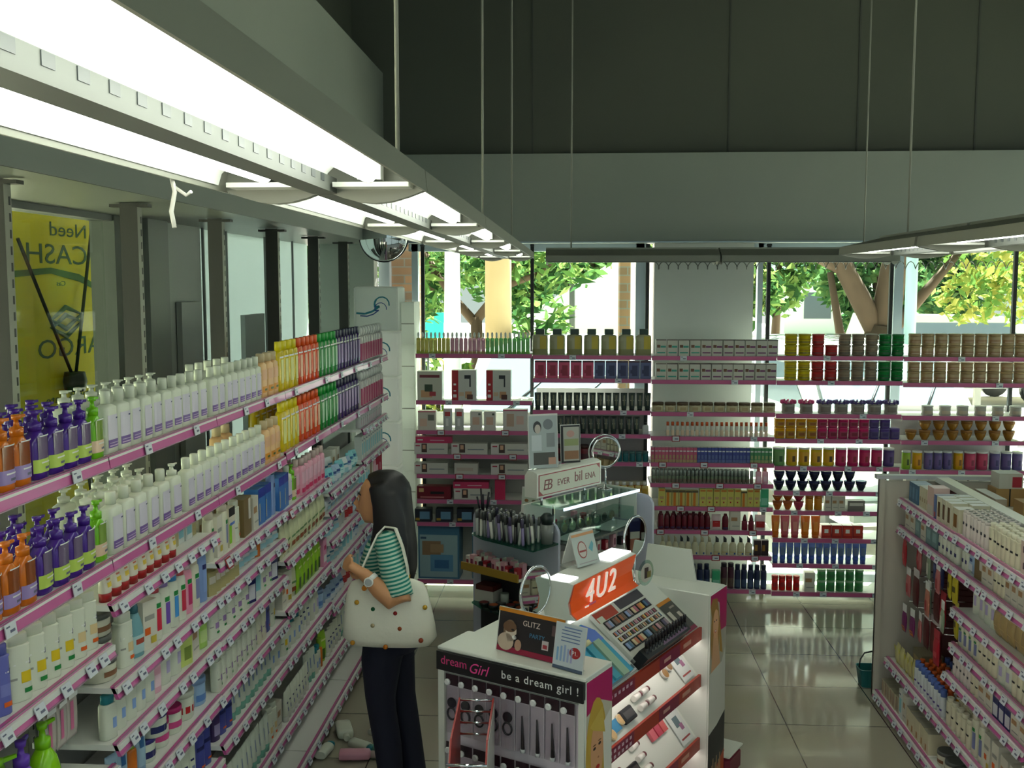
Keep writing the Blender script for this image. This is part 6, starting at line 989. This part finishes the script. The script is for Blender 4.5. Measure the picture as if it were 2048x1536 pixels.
def limb(pts, rad, n=16):
    out = []; P = [Vector(p) for p in pts]; u = None
    for i, p in enumerate(P):
        t = (P[min(i + 1, len(P) - 1)] - P[max(i - 1, 0)]).normalized()
        u = Vector((1, 0, 0)) if u is None else u
        if abs(u.dot(t)) > .98: u = Vector((0, 1, 0))
        u = (u - t * u.dot(t)).normalized(); v = t.cross(u); rr = rad[i] if isinstance(rad[i], tuple) else (rad[i], rad[i])
        out.append([tuple(p + u * (rr[0] * math.cos(2 * math.pi * k / n)) + v * (rr[1] * math.sin(2 * math.pi * k / n))) for k in range(n)])
    return out
I = Matrix.Identity(3)
def stack(lst, n=22, e=2.2): return [ring((x, y, z), I, a, b, n, e) for x, y, z, a, b in lst]
skinm = C_(196, 140, 96, .5); hairm = C_(9, 8, 10, .5); jean = C_(20, 22, 44, .75, noise=.12, scale=40)
# body: head, neck, trunk, both arms to the wrists, legs: one surface
head = stack([(0, -.045, 1.335, .03, .045), (0, -.06, 1.352, .05, .062), (0, -.052, 1.40, .066, .086), (0, -.04, 1.45, .072, .096), (0, -.028, 1.50, .073, .1), (0, -.02, 1.54, .06, .085), (0, -.015, 1.562, .03, .045)], 20, 2)
nose = limb([(0, -.125, 1.475), (0, -.138, 1.45), (0, -.155, 1.425), (0, -.135, 1.415)], [.009, .01, .013, .012], 10); lips = limb([(-.02, -.128, 1.392), (0, -.143, 1.393), (.02, -.128, 1.392)], [.008, .012, .008], 10); chin = limb([(0, -.09, 1.36), (0, -.115, 1.352)], [.03, .022], 12)
neck = stack([(0, .0, 1.25, .06, .06), (0, -.005, 1.30, .048, .05), (0, -.02, 1.38, .048, .052)])
trunk = stack([(0, 0, .80, .15, .115), (0, .01, .88, .155, .12), (0, 0, .96, .135, .1), (0, -.005, 1.05, .13, .095), (0, -.015, 1.15, .14, .105), (0, -.01, 1.23, .145, .085), (0, .0, 1.285, .1, .06), (0, 0, 1.31, .06, .05)])
L_SH, L_EL, L_WR = (.165, .03, 1.275), (.29, .11, 1.045), (.275, -.045, 1.15)
larm = limb([(.09, .01, 1.285), L_SH, (.235, .065, 1.15), L_EL, (.292, .075, 1.05), (.288, .01, 1.10), L_WR, (.268, -.07, 1.168)], [.045, .052, .048, .045, .046, .041, .031, .028])
rarm = limb([(-.09, .0, 1.285), (-.16, .0, 1.27), (-.19, .03, 1.13), (-.2, .04, 1.0), (-.19, -.03, .9), (-.18, -.1, .82)], [.045, .05, .043, .038, .032, .026])
llegs = [limb([(.075, .0, .86), (.08, -.03, .70), (.075, -.035, .47), (.07, -.0, .28), (.065, .02, .08), (.065, -.06, .035)], [.085, .06, .04, .038, .03, .03]), limb([(-.075, .0, .86), (-.08, .01, .70), (-.075, .035, .47), (-.07, .07, .28), (-.065, .10, .08), (-.065, .02, .035)], [.085, .06, .04, .038, .03, .03])]
def hand(w, d, up, side, curl):
    """palm plus four unequal fingers closing round a strap and a side thumb"""
    w, d, up, side = Vector(w), Vector(d).normalized(), Vector(up).normalized(), Vector(side).normalized(); out = [limb([w - d * .015, w + d * .03, w + d * .075], [(.024, .024), (.036, .022), (.038, .018)], 14)]
    for k, (ln, off) in enumerate([(.062, -.027), (.07, -.009), (.066, .009), (.052, .026)]):
        b = w + d * .07 + up * off; a1 = b + d * ln * .5 + side * .006; a2 = a1 + d * ln * .12 * (1 - curl) + side * ln * .42 * (.4 + curl); a3 = a2 - d * ln * .3 * curl + side * ln * .12
        out.append(limb([b, a1, a2, a3], [.0095, .009, .0085, .0065], 8))
    t0 = w + d * .02 + up * -.028; out.append(limb([t0, t0 + d * .025 - up * .016 + side * .014, t0 + d * .05 - up * .01 + side * .03], [.012, .0105, .008], 8)); return out
lh = hand((.27, -.062, 1.163), (-.12, -.85, .5), (0, .36, .93), (-1, .1, 0), .9); rh = hand((-.178, -.11, .81), (.05, -.3, -.95), (0, -.95, .3), (1, 0, 0), .3)
blob('body', [head, nose, lips, chin, neck, trunk, larm, rarm] + llegs + lh + rh, skinm, .0065, 4)
# face details
q = MB()
for s in (-1, 1):
    q.lathe([(.001, -.0), (.011, .004), (.001, .008)], C_(206, 200, 190), 10, M=Matrix.Translation((s * .03, -.128, 1.452)) @ Matrix.Rotation(R(90), 4, 'X')); q.lathe([(.001, 0), (.006, .004), (.001, .007)], BLACK, 10, M=Matrix.Translation((s * .031, -.131, 1.452)) @ Matrix.Rotation(R(90), 4, 'X'))
q.build('eyes', wm); q = MB()
for s in (-1, 1): q.tube([(s * .012, -.136, 1.474), (s * .03, -.133, 1.481), (s * .05, -.118, 1.474)], .003, hairm, 6)
q.build('eyebrows', wm); q = MB(); q.tube([(-.018, -.137, 1.391), (0, -.153, 1.392), (.018, -.137, 1.391)], .004, C_(170, 74, 70), 6); q.build('mouth', wm)
# hair: cap, long fall down the back, strands in front of the shoulder
cap = stack([(0, .025, 1.40, .086, .075), (0, .02, 1.46, .09, .09), (0, .005, 1.52, .087, .1), (0, -.01, 1.562, .068, .085), (0, -.005, 1.583, .035, .045)], 22, 2)
fall = stack([(0, .1, 1.06, .05, .018), (.005, .1, 1.12, .085, .035), (.0, .085, 1.22, .105, .05), (0, .06, 1.32, .102, .065), (0, .04, 1.42, .095, .075), (0, .03, 1.5, .085, .08)], 22, 2.2)
st1 = limb([(.07, -.03, 1.53), (.085, -.0, 1.44), (.09, .0, 1.34), (.105, -.025, 1.24), (.11, -.05, 1.15)], [(.03, .05), (.03, .06), (.03, .055), (.022, .045), (.008, .015)]); st2 = limb([(-.07, -.05, 1.53), (-.088, -.04, 1.44), (-.092, -.03, 1.34), (-.1, -.05, 1.24), (-.1, -.07, 1.15)], [(.03, .05), (.03, .06), (.03, .055), (.022, .045), (.008, .015)])
st3 = limb([(.08, .0, 1.48), (.1, .03, 1.36), (.118, .055, 1.25), (.115, .075, 1.14)], [(.03, .06), (.035, .07), (.03, .06), (.012, .03)])
blob('hair', [cap, fall, st1, st2, st3], hairm, .009, 5)
# striped shirt with elbow sleeves
sm = bpy.data.materials.new('striped_jersey'); sm.use_nodes = True; n = sm.node_tree; b = n.nodes['Principled BSDF']; tc = n.nodes.new('ShaderNodeTexCoord'); wv_ = n.nodes.new('ShaderNodeTexWave'); cr = n.nodes.new('ShaderNodeValToRGB')
wv_.wave_type = 'BANDS'; wv_.bands_direction = 'Z'; wv_.inputs['Scale'].default_value = 19; mp = n.nodes.new('ShaderNodeMapping'); mp.inputs['Rotation'].default_value = (R(-14), 0, 0)
n.links.new(tc.outputs['Object'], mp.inputs[0]); n.links.new(mp.outputs[0], wv_.inputs['Vector']); n.links.new(wv_.outputs['Fac'], cr.inputs[0]); cr.color_ramp.interpolation = 'CONSTANT'; cr.color_ramp.elements[0].color = (lin(16), lin(122), lin(108), 1); cr.color_ramp.elements[1].position = .5; cr.color_ramp.elements[1].color = (lin(176), lin(204), lin(184), 1)
n.links.new(cr.outputs[0], b.inputs['Base Color']); b.inputs['Roughness'].default_value = .8
shirt = [stack([(0, .005, .84, .162, .13), (0, .0, .96, .148, .115), (0, -.005, 1.05, .143, .108), (0, -.015, 1.15, .153, .118), (0, -.01, 1.23, .157, .097), (0, .0, 1.285, .112, .07), (0, 0, 1.3, .075, .06)]),
         limb([(.08, .01, 1.275), (.165, .03, 1.283), (.235, .065, 1.17), (.282, .102, 1.062)], [.05, .064, .062, .062]), limb([(-.08, 0, 1.275), (-.16, .0, 1.278), (-.195, .03, 1.14), (-.2, .038, 1.04)], [.05, .06, .058, .056])]
blob('shirt', shirt, sm, .008, 4)
jeans = [stack([(0, .0, .84, .158, .125), (0, .008, .80, .165, .135), (0, .01, .74, .165, .135)]), limb([(.078, .0, .82), (.082, -.025, .70), (.077, -.032, .52), (.074, -.025, .45), (.072, .0, .28), (.068, .015, .1), (.068, .015, .06)], [.105, .095, .072, .068, .066, .06, .062]), limb([(-.078, .0, .82), (-.082, .012, .70), (-.077, .04, .48), (-.074, .07, .28), (-.068, .1, .1), (-.068, .1, .06)], [.105, .095, .07, .066, .06, .062])]
blob('jeans', jeans, jean, .009, 4)
for s, y in ((.067, 0), (-.067, .08)):
    q = MB(); q.loft([sup(.042, .12, .0, 2.5, 16, s, y - .04), sup(.044, .122, .02, 2.5, 16, s, y - .04), sup(.04, .1, .045, 2.4, 16, s, y - .03), sup(.032, .05, .07, 2.2, 16, s, y + .0)], BLACK); q.build('shoe', wm)
# white watch on the left wrist
q = MB(); wq = Vector((0, 0, 1)).rotation_difference((Vector(L_WR) - Vector((.288, .01, 1.10))).normalized()); wc = Vector((.278, -.03, 1.138))
q.loft([ring(wc + wq @ Vector((0, 0, dz)), wq, .036, .036, 20) for dz in (-.011, .011)], C_(226, 226, 220, .3)); q.build('watch_strap', wm)
q = MB(); qn = Matrix.Translation((.316, -.032, 1.14)) @ Matrix.Rotation(R(90), 4, 'Y'); q.lathe([(.021, -.004), (.022, .003), (.019, .007)], C_(226, 226, 222, .25), 20, M=qn); q.lathe([(.016, .0072), (.015, .0078)], C_(176, 180, 180, .2), 20, M=qn); q.build('watch_case', wm)
# handbag over the left shoulder: a thing of its own
bag = empty('handbag', (-.835, 4.86, 0), R(-90), 'white handbag with coloured studs hanging from the shoulder of the woman', 'handbag'); wl = C_(222, 220, 204, .45, bump=.15, scale=30)
def bring(z, hy, hx, cy=0.0, x=.33):
    z = 1.165 - (1.165 - z) * 1.1 - .035; hy *= 1.09
    return [(x + hx * math.copysign(abs(math.cos(t)) ** .7, math.cos(t)), cy + hy * math.copysign(abs(math.sin(t)) ** .55, math.sin(t)), z) for t in [2 * math.pi * k / 32 for k in range(32)]]
q = MB(); q.loft([bring(.885, .12, .035, .01), bring(.895, .17, .062, .01), bring(.925, .195, .072, .008), bring(.98, .19, .066, .005), bring(1.06, .178, .05, .0), bring(1.12, .165, .034, -.002), bring(1.15, .15, .022, -.003), bring(1.165, .11, .014, -.003)], wl); q.build('bag_body', bag)
q = MB(); cols_ = [((200, 150, 40), -.125, 1.075), ((10, 90, 50), -.055, 1.05), ((150, 20, 20), .04, 1.035), ((176, 160, 120), -.055, .985), ((150, 70, 20), .06, .975), ((60, 50, 40), .03, 1.09), ((190, 150, 40), .165, 1.06), ((190, 130, 30), -.14, .915), ((190, 110, 20), .0, .9), ((150, 60, 30), .15, .93)]
fx = lambda z: .33 + (.072 if z < .93 else .072 - (z - .925) / .195 * .038)
for c, y, z in cols_:
    zz = 1.165 - (1.165 - z) * 1.1 - .035; q.lathe([(.001, .004), (.009, .003), (.011, -.001), (.011, -.006)], C_(*c, .2, metal=.3), 14, M=Matrix.Translation((fx(z) + .002, y * 1.06, zz)) @ Matrix.Rotation(R(80), 4, 'Y'))
q.build('stud', bag); q = MB()
for y in (-.1, .1): q.tube([(.355, y, 1.10), (.36, y, 1.13), (.35, y, 1.152), (.34, y, 1.15)], .006, C_(190, 140, 30, .25, metal=.9), 8); q.lathe([(.012, 0), (.012, .006)], C_(150, 90, 20, .3, metal=.8), 12, M=Matrix.Translation((.358, y, 1.092)) @ Matrix.Rotation(R(80), 4, 'Y'))
q.build('buckle', bag)
q = MB()
def strap(pts, wd=.014, th=.004):
    P = [Vector(p) for p in pts]; rings = []
    for i, p in enumerate(P):
        t = (P[min(i + 1, len(P) - 1)] - P[max(i - 1, 0)]).normalized(); sx = Vector((1, 0, .15)); sx = (sx - t * sx.dot(t)).normalized(); nn = t.cross(sx)
        rings.append([tuple(p + sx * a + nn * b_) for a, b_ in ((-wd, -th), (wd, -th), (wd, th), (-wd, th))])
    q.loft(rings, C_(222, 220, 204, .45), smooth=False)
strap([(.345, -.1, 1.12), (.36, -.105, 1.19), (.335, -.08, 1.25), (.3, -.05, 1.32), (.275, -.02, 1.354), (.285, .03, 1.35), (.335, .07, 1.28), (.365, .095, 1.2), (.345, .1, 1.12)]); q.build('strap', bag)
# ================================================================ outside the windows
grd = C_(206, 200, 188, .9, noise=.08, scale=.6)
tag(MB().box((0, 38, -.14), (120, 58.8, .1), grd).build('ground'), kind='structure'); tag(MB().box((-12, -2, -.14), (19.4, 20, .1), grd).build('ground_side'), kind='structure')
road = C_(120, 118, 114, .9); tag(MB().box((0, 19, -.085), (110, 5, .02), road).build('road'), kind='structure')
def cards(rnd, n, cfn, size, m, asp=.45):
    mb = MB()
    for _ in range(n):
        c = cfn(rnd); a = Vector((rnd.gauss(0, 1), rnd.gauss(0, 1), rnd.gauss(0, .7))).normalized(); b_ = a.cross(Vector((rnd.gauss(0, 1), rnd.gauss(0, 1), rnd.gauss(0, 1)))).normalized(); s = size * rnd.uniform(.6, 1.3)
        c = Vector(c); mm = m[rnd.randrange(len(m))]
        mb.add([c - a * s, c - a * s * .2 + b_ * s * asp, c + a * s, c - a * s * .2 - b_ * s * asp], [(0, 1, 2, 3)], mm)
    return mb
LG = [leafmat((98, 132, 72)), leafmat((78, 112, 64)), leafmat((126, 150, 84)), leafmat((54, 86, 50))]; LD = [leafmat((78, 112, 68)), leafmat((58, 92, 56)), leafmat((104, 130, 80))]; LYL = [leafmat((140, 154, 76)), leafmat((104, 138, 70)), leafmat((164, 160, 84))]
bark = C_(84, 66, 50, .9, noise=.2, scale=6)
def crown(rnd, blobs): 
    tot = sum(b[3] for b in blobs)
    def f(r):
        t = r.uniform(0, tot)
        for (x, y, z, s) in blobs:
            t -= s
            if t <= 0: break
        v = Vector((r.gauss(0, 1), r.gauss(0, 1), r.gauss(0, 1))).normalized() * s * r.uniform(.55, 1)
        return (x + v.x, y + v.y, z + v.z * .8)
    return f
def tree(name, loc, trunk, blobs, n, size, mats, label, group=None, asp=.45, cat='tree'):
    rnd = random.Random(hash(label) % 1000 + 5 if 0 else len(label) * 7 + int(loc[0] * 10))
    o = empty(name, loc, 0, label, cat, group); t = MB()
    for pts, r0, r1 in trunk: t.tube(pts, [r0 + (r1 - r0) * i / (len(pts) - 1) for i in range(len(pts))], bark, 9)
    if trunk: t.build('trunk', o)
    cards(rnd, n, crown(rnd, blobs), size, mats, asp).build('foliage', o); return o
# frangipani behind the hair-dryer bay
tree('frangipani_tree', (-1.35, 14.2, 0), [([(0, 0, 0), (.02, 0, 1.2), (0, 0, 2.0)], .1, .08), ([(0, 0, 1.9), (-.35, 0, 2.3), (-.8, .1, 3.0)], .07, .04), ([(0, 0, 1.95), (.35, 0, 2.4), (.6, 0, 3.0)], .07, .04), ([(.35, 0, 2.4), (.9, .1, 2.6), (1.3, .1, 3.1)], .05, .03)], [(-.7, 0, 3.0, .7), (.5, 0, 3.0, .75), (1.2, 0, 2.9, .7), (.1, .3, 3.6, .8), (-1.0, .2, 2.1, .5), (.9, .3, 1.9, .55), (.3, .4, 2.5, .5)], 1500, .13, LG, 'broad-leaved tree with forked trunk outside the hair-dryer bay window', asp=.3)
tree('shade_tree', (4.0, 13.8, 0), [([(0, 0, 0), (-.1, 0, 1.2), (.0, 0, 1.9)], .3, .22), ([(0, 0, 1.7), (-.5, 0, 2.6), (-.9, 0, 3.6)], .16, .09), ([(0, 0, 1.8), (.1, 0, 2.6), (.35, 0, 3.8)], .2, .14), ([(-.1, 0, 1.3), (-.55, 0, 1.8), (-.7, 0, 2.6)], .08, .04), ([(.15, 0, 1.9), (.6, .1, 2.4), (1.0, .1, 2.9)], .09, .04), ([(-.5, 0, 2.6), (-.9, 0, 2.8), (-1.5, 0, 3.4)], .08, .04)], [(-.9, .3, 4.2, 1.0), (.6, .3, 4.4, 1.2), (1.5, .2, 3.0, .8), (1.3, .5, 2.3, .5), (2.2, .6, 2.4, .7)], 2400, .09, LYL, 'thick-trunked shade tree with forking limbs outside the tub bay window')
for i, (x, y, h, w_, mt) in enumerate([(-6.5, 25, 4.5, 1.5, LD), (-1.6, 33, 5.0, 1.6, LG), (.4, 31, 5.2, 1.6, LD), (4.0, 28, 4.2, 1.5, LG), (7.0, 25, 4.4, 1.4, LD), (9.8, 28, 4.8, 1.5, LD), (13.9, 30, 4.4, 1.3, LYL), (15.8, 28, 4.6, 1.5, LG), (18.6, 25, 4.2, 1.4, LD), (-9.5, 36, 5.5, 2.0, LD), (-5.2, 37, 5.4, 2.0, LG), (2.5, 37, 5.4, 2.0, LD), (6.8, 36, 5.6, 2.0, LG), (16.6, 37, 5.4, 2.0, LD), (21, 36, 5.4, 2.0, LG), (25.3, 37, 5.4, 2.0, LD)]):
    tree('roadside_tree', (x, y, 0), [([(0, 0, 0), (.1, 0, h * .5), (0, 0, h * .8)], .16, .08)], [(0, 0, h * .75, w_ * .7), (-w_ * .5, 0, h * .55, w_ * .5), (w_ * .5, 0, h * .55, w_ * .5), (0, 0, h * .38, w_ * .55)], 1500, .2, mt, 'leafy tree across the road, %s from the brick pier' % ORD[i + 1], 'trees across the road')
for i, (x, y, w_, mt) in enumerate([(-2.5, 12.0, .4, LYL), (-1.75, 13.2, .35, LYL), (3.3, 16.8, .4, LYL), (4.1, 18.9, .4, LYL), (4.9, 16.8, .4, LYL), (-2.9, 17.5, .5, LG)]):
    tree('garden_bush', (x, y, 0), [([(0, 0, -.09), (.02, 0, .4), (0, 0, .9)], .05, .03)], [(0, 0, .9, w_), (.3, 0, 1.2, w_ * .8), (-.3, .1, 1.0, w_ * .8)], 260, .13, mt, 'low yellow-green garden bush outside, %s from the brick pier' % ORD[i + 1], 'garden bushes outside', cat='bush')
def banana(x, y, h, lab):
    o = empty('banana_plant', (x, y, 0), 0, lab, 'plant', 'banana plants by the white house'); MB().cyl((0, 0, 0), (.05, 0, h * .6), .09, C_(120, 140, 70), 10, .06).build('stem', o); mb = MB()
    for k in range(9):
        a = k * 2.4; d = Vector((math.cos(a), math.sin(a) * .6, 0)); L_ = h * .55; prev = None; pts = []
        for t in range(7):
            u = t / 6; pts.append((Vector((.05, 0, h * .6)) + d * L_ * u + Vector((0, 0, L_ * (.75 * u - .8 * u * u))), .16 * math.sin(math.pi * min(1, u * .9 + .08))))
        sd_ = d.cross(Vector((0, 0, 1)))
        vs = []; 
        for p, w_ in pts: vs += [p - sd_ * w_, p + sd_ * w_]
        mb.add(vs, [(2 * i, 2 * i + 1, 2 * i + 3, 2 * i + 2) for i in range(6)], LYL[k % 2])
    mb.build('leaves', o)
for i, (x, y, h) in enumerate([(.35, 15.2, 2.1), (-1.2, 16.6, 2.0), (1.75, 16.4, 2.0)]): banana(x, y, h, 'banana plant outside the dark-tube bay, %s from the palm trunk' % ['nearest' if 0 else 'first', 'second', 'third'][i])
# poles, palm trunk
tag(MB().lathe([(.11, 0), (.09, 2.0), (.06, 4.5)], C_(226, 230, 230, .6), 14).build('lamp_post', None, (-1.30, 11.0, -.09)), 'white tapered post outside the hair-dryer bay window', 'post')
tag(MB().lathe([(.17, 0), (.16, 2.6), (.15, 5)], C_(176, 150, 110, .9, noise=.1, scale=5), 12).build('palm_trunk', None, (-.93, 12.6, -.09)), 'tan palm trunk outside between hair-dryer and dark-tube bays', 'palm')
tag(MB().cyl((0, 0, 0), (0, 0, 6), .07, C_(150, 180, 180, .5), 10).build('sign_post', None, (3.9, 12.4, -.09)), 'thin blue-grey post before the shade tree', 'post'); tag(MB().cyl((0, 0, 0), (0, 0, 6), .06, C_(120, 180, 170, .5), 10).build('sign_post', None, (8.3, 18, -.09)), 'thin teal post outside the end bay window', 'post')
for i, x in enumerate((1.6, 2.3, 3.0, 3.7, 4.4, 5.1, 5.8)): tag(MB().box((0, 0, .55), (.12, .12, 1.1), C_(206, 200, 190, .8), bev=.01).build('fence_post', None, (x + 2.0, 20.6, -.09)), 'pale garden fence post beyond the road verge, %s from the pillar' % ORD[i + 1], 'post', 'garden fence posts')
# houses
def house(x, y, wd, dp, h, rf, wallm, roofm, lab, rz=0):
    o = empty('house', (x, y, -.09), rz, lab, 'house'); MB().box((0, 0, h / 2), (wd, dp, h), wallm).build('walls', o); r_ = MB(); r_.slab([(-wd * .58, -dp * .58, h), (wd * .58, -dp * .58, h), (0, -dp * .58, h + rf)], (0, dp * 1.16, 0), roofm); r_.build('roof', o)
    for s in (-.28, .28): w2 = MB().box((s * wd, -dp / 2 - .02, h * .55), (wd * .18, .05, h * .35), C_(70, 84, 92, .2)).build('window', o)
wh_ = C_(226, 224, 216, .8); house(1.1, 20.0, 3.6, 3, 1.9, 1.3, wh_, C_(226, 226, 222, .7), 'white gabled house behind the banana plants'); house(11.5, 45, 6, 4, 3.0, 1.4, C_(206, 222, 214, .8), C_(120, 170, 150, .7), 'pale green roofed house far outside the end bay')
# vehicles
def van(x, y, rz, lab, col=(226, 228, 228)):
    o = empty('parked_van', (x, y, -.09), rz, lab, 'vehicle'); pm = C_(*col, .25, coat=.6); gm_ = C_(120, 136, 146, .08)
    prof = [(-2.1, .35), (2.1, .35), (2.15, .9), (2.0, 1.12), (1.35, 1.25), (.75, 1.85), (-1.95, 1.9), (-2.12, 1.4)]; q = MB(); q.slab([(px, -.82, pz) for px, pz in prof], (0, 1.64, 0), pm); q.build('body', o)
    q = MB(); q.add([(1.36, -.72, 1.28), (1.36, .72, 1.28), (.79, .66, 1.82), (.79, -.66, 1.82)], [(0, 1, 2, 3)], gm_, M=Matrix.Translation((.012, 0, .012))); q.build('windscreen', o)
    for s in (-1, 1): q = MB(); q.slab([(1.1, s * .822, 1.3), (.65, s * .822, 1.72), (-1.8, s * .822, 1.74), (-1.8, s * .822, 1.3)], (0, s * .006, 0), gm_); q.build('side_window', o)
    q = MB()
    for t in (-.35, .25): q.cyl((1.42, t, 1.27), (1.02, t + .35, 1.62), .012, BLACK, 6)
    q.build('wiper', o)
    for wx in (-1.4, 1.4):
        for s in (-1, 1): q = MB(); q.cyl((wx, s * .7, .33), (wx, s * .86, .33), .33, BLACK, 20); q.cyl((wx, s * .861, .33), (wx, s * .87, .33), .2, STEEL, 16); q.build('wheel', o)
    for s in (-.6, .6): MB().box((2.14, s, .85), (.04, .3, .16), C_(226, 226, 216, .1)).build('headlight', o)
    MB().box((2.16, 0, .5), (.08, 1.6, .18), GREYM).build('bumper', o)
van(.0, 11.4, R(-105), 'white van parked outside the dark-tube bay'); van(2.9, 11.6, R(-80), 'white van parked outside the tub bay'); van(8.2, 23, R(10), 'pale van far outside the end bay', (220, 220, 214))
q = MB(); q.box((0, 0, .9), (.5, .02, .4), C_(40, 180, 180)); q.cyl((0, 0, -1.0), (0, 0, .7), .02, GREYM, 6); tag(q.build('teal_notice', None, (-2.3, 16.2, .9)), 'small teal board behind the frangipani trunk', 'board')
q = MB(); q.box((0, 0, 0), (1.5, .1, .9), C_(230, 232, 232)); q.cyl((0, .06, -3.63), (0, .06, 0), .05, GREYM, 8); tag(q.build('white_billboard', None, (-.05, 17.6, 3.55)), 'white board on a pole outside above the house', 'sign board')
# yellow X-stand banner seen from behind through the side window
bn = empty('banner_stand', (-2.62, 5.17, -.09), R(90), 'yellow banner on a black X-stand, seen from behind through the side window', 'banner'); q = MB(); q.slab([(-.56, 0, .75), (.47, 0, .75), (.42, 0, 3.05), (-.50, 0, 3.05)], (0, -.006, 0), mat((226, 206, 20), .6)); fb_ = q.build('banner_sheet', bn)
ink = C_(60, 92, 60, .6); q = MB(); MR = lambda x, z: Matrix.Translation((x, -.0075, z)) @ Matrix.Scale(-1.8, 4, (1, 0, 0)) @ Matrix.Rotation(R(90), 4, 'X')
text_mb(q, 'Need', .1, ink, MR(.1, 2.78), ext=.0006); text_mb(q, 'CASH', .14, ink, MR(-.02, 2.64), ext=.0006); text_mb(q, 'ARGO', .135, ink, MR(.08, 2.17), ext=.0006); text_mb(q, 'Low % Rate', .06, ink, MR(.06, 1.94), ext=.0006); text_mb(q, 'Loan Claims', .06, ink, MR(.04, 1.84), ext=.0006); text_mb(q, 'Cas', .035, ink, MR(.0, 2.53), ext=.0006)
q.slab([(-.45, -.0076, 2.57), (-.1, -.0076, 2.59), (.2, -.0076, 2.55), (.4, -.0076, 2.50), (.4, -.0076, 2.53), (.2, -.0076, 2.59), (-.1, -.0076, 2.62), (-.45, -.0076, 2.6)], (0, -.001, 0), C_(70, 110, 50, .6))
q.build('lettering', fb_); q = MB()
for dz in (0, .08):
    q.tube([(-.12, -.008, 2.32 + dz * .5), (.03, -.008, 2.38 + dz * .5), (.2, -.008, 2.34 + dz * .5), (.03, -.008, 2.27 + dz * .5)], .014, ink, 6, True)
q.build('logo', fb_); q = MB()
hub = (.0, -.06, 2.04)
for e_ in ((.4, -.02, 3.05), (-.42, -.02, 2.75), (-.25, -.3, 1.0), (-.12, -.25, 1.0), (.42, -.02, 1.3)): q.cyl(hub, e_, .009, BLACK, 6)
q.lathe([(.05, -.05), (.06, 0), (.05, .05)], BLACK, 10, hub); q.build('stand_frame', bn)
dup_ = [l for l, v in LABELS.items() if len(v) > 1]
print('GOODS', NOBJ[0], 'OBJECTS', len(bpy.data.objects), 'DUP', len(dup_), dup_[:6])
allw = [(o['label'], len(o['label'].split())) for o in bpy.data.objects if o.get('label')]
print('LONG', [l for l, n_ in allw if n_ > 16][:12])
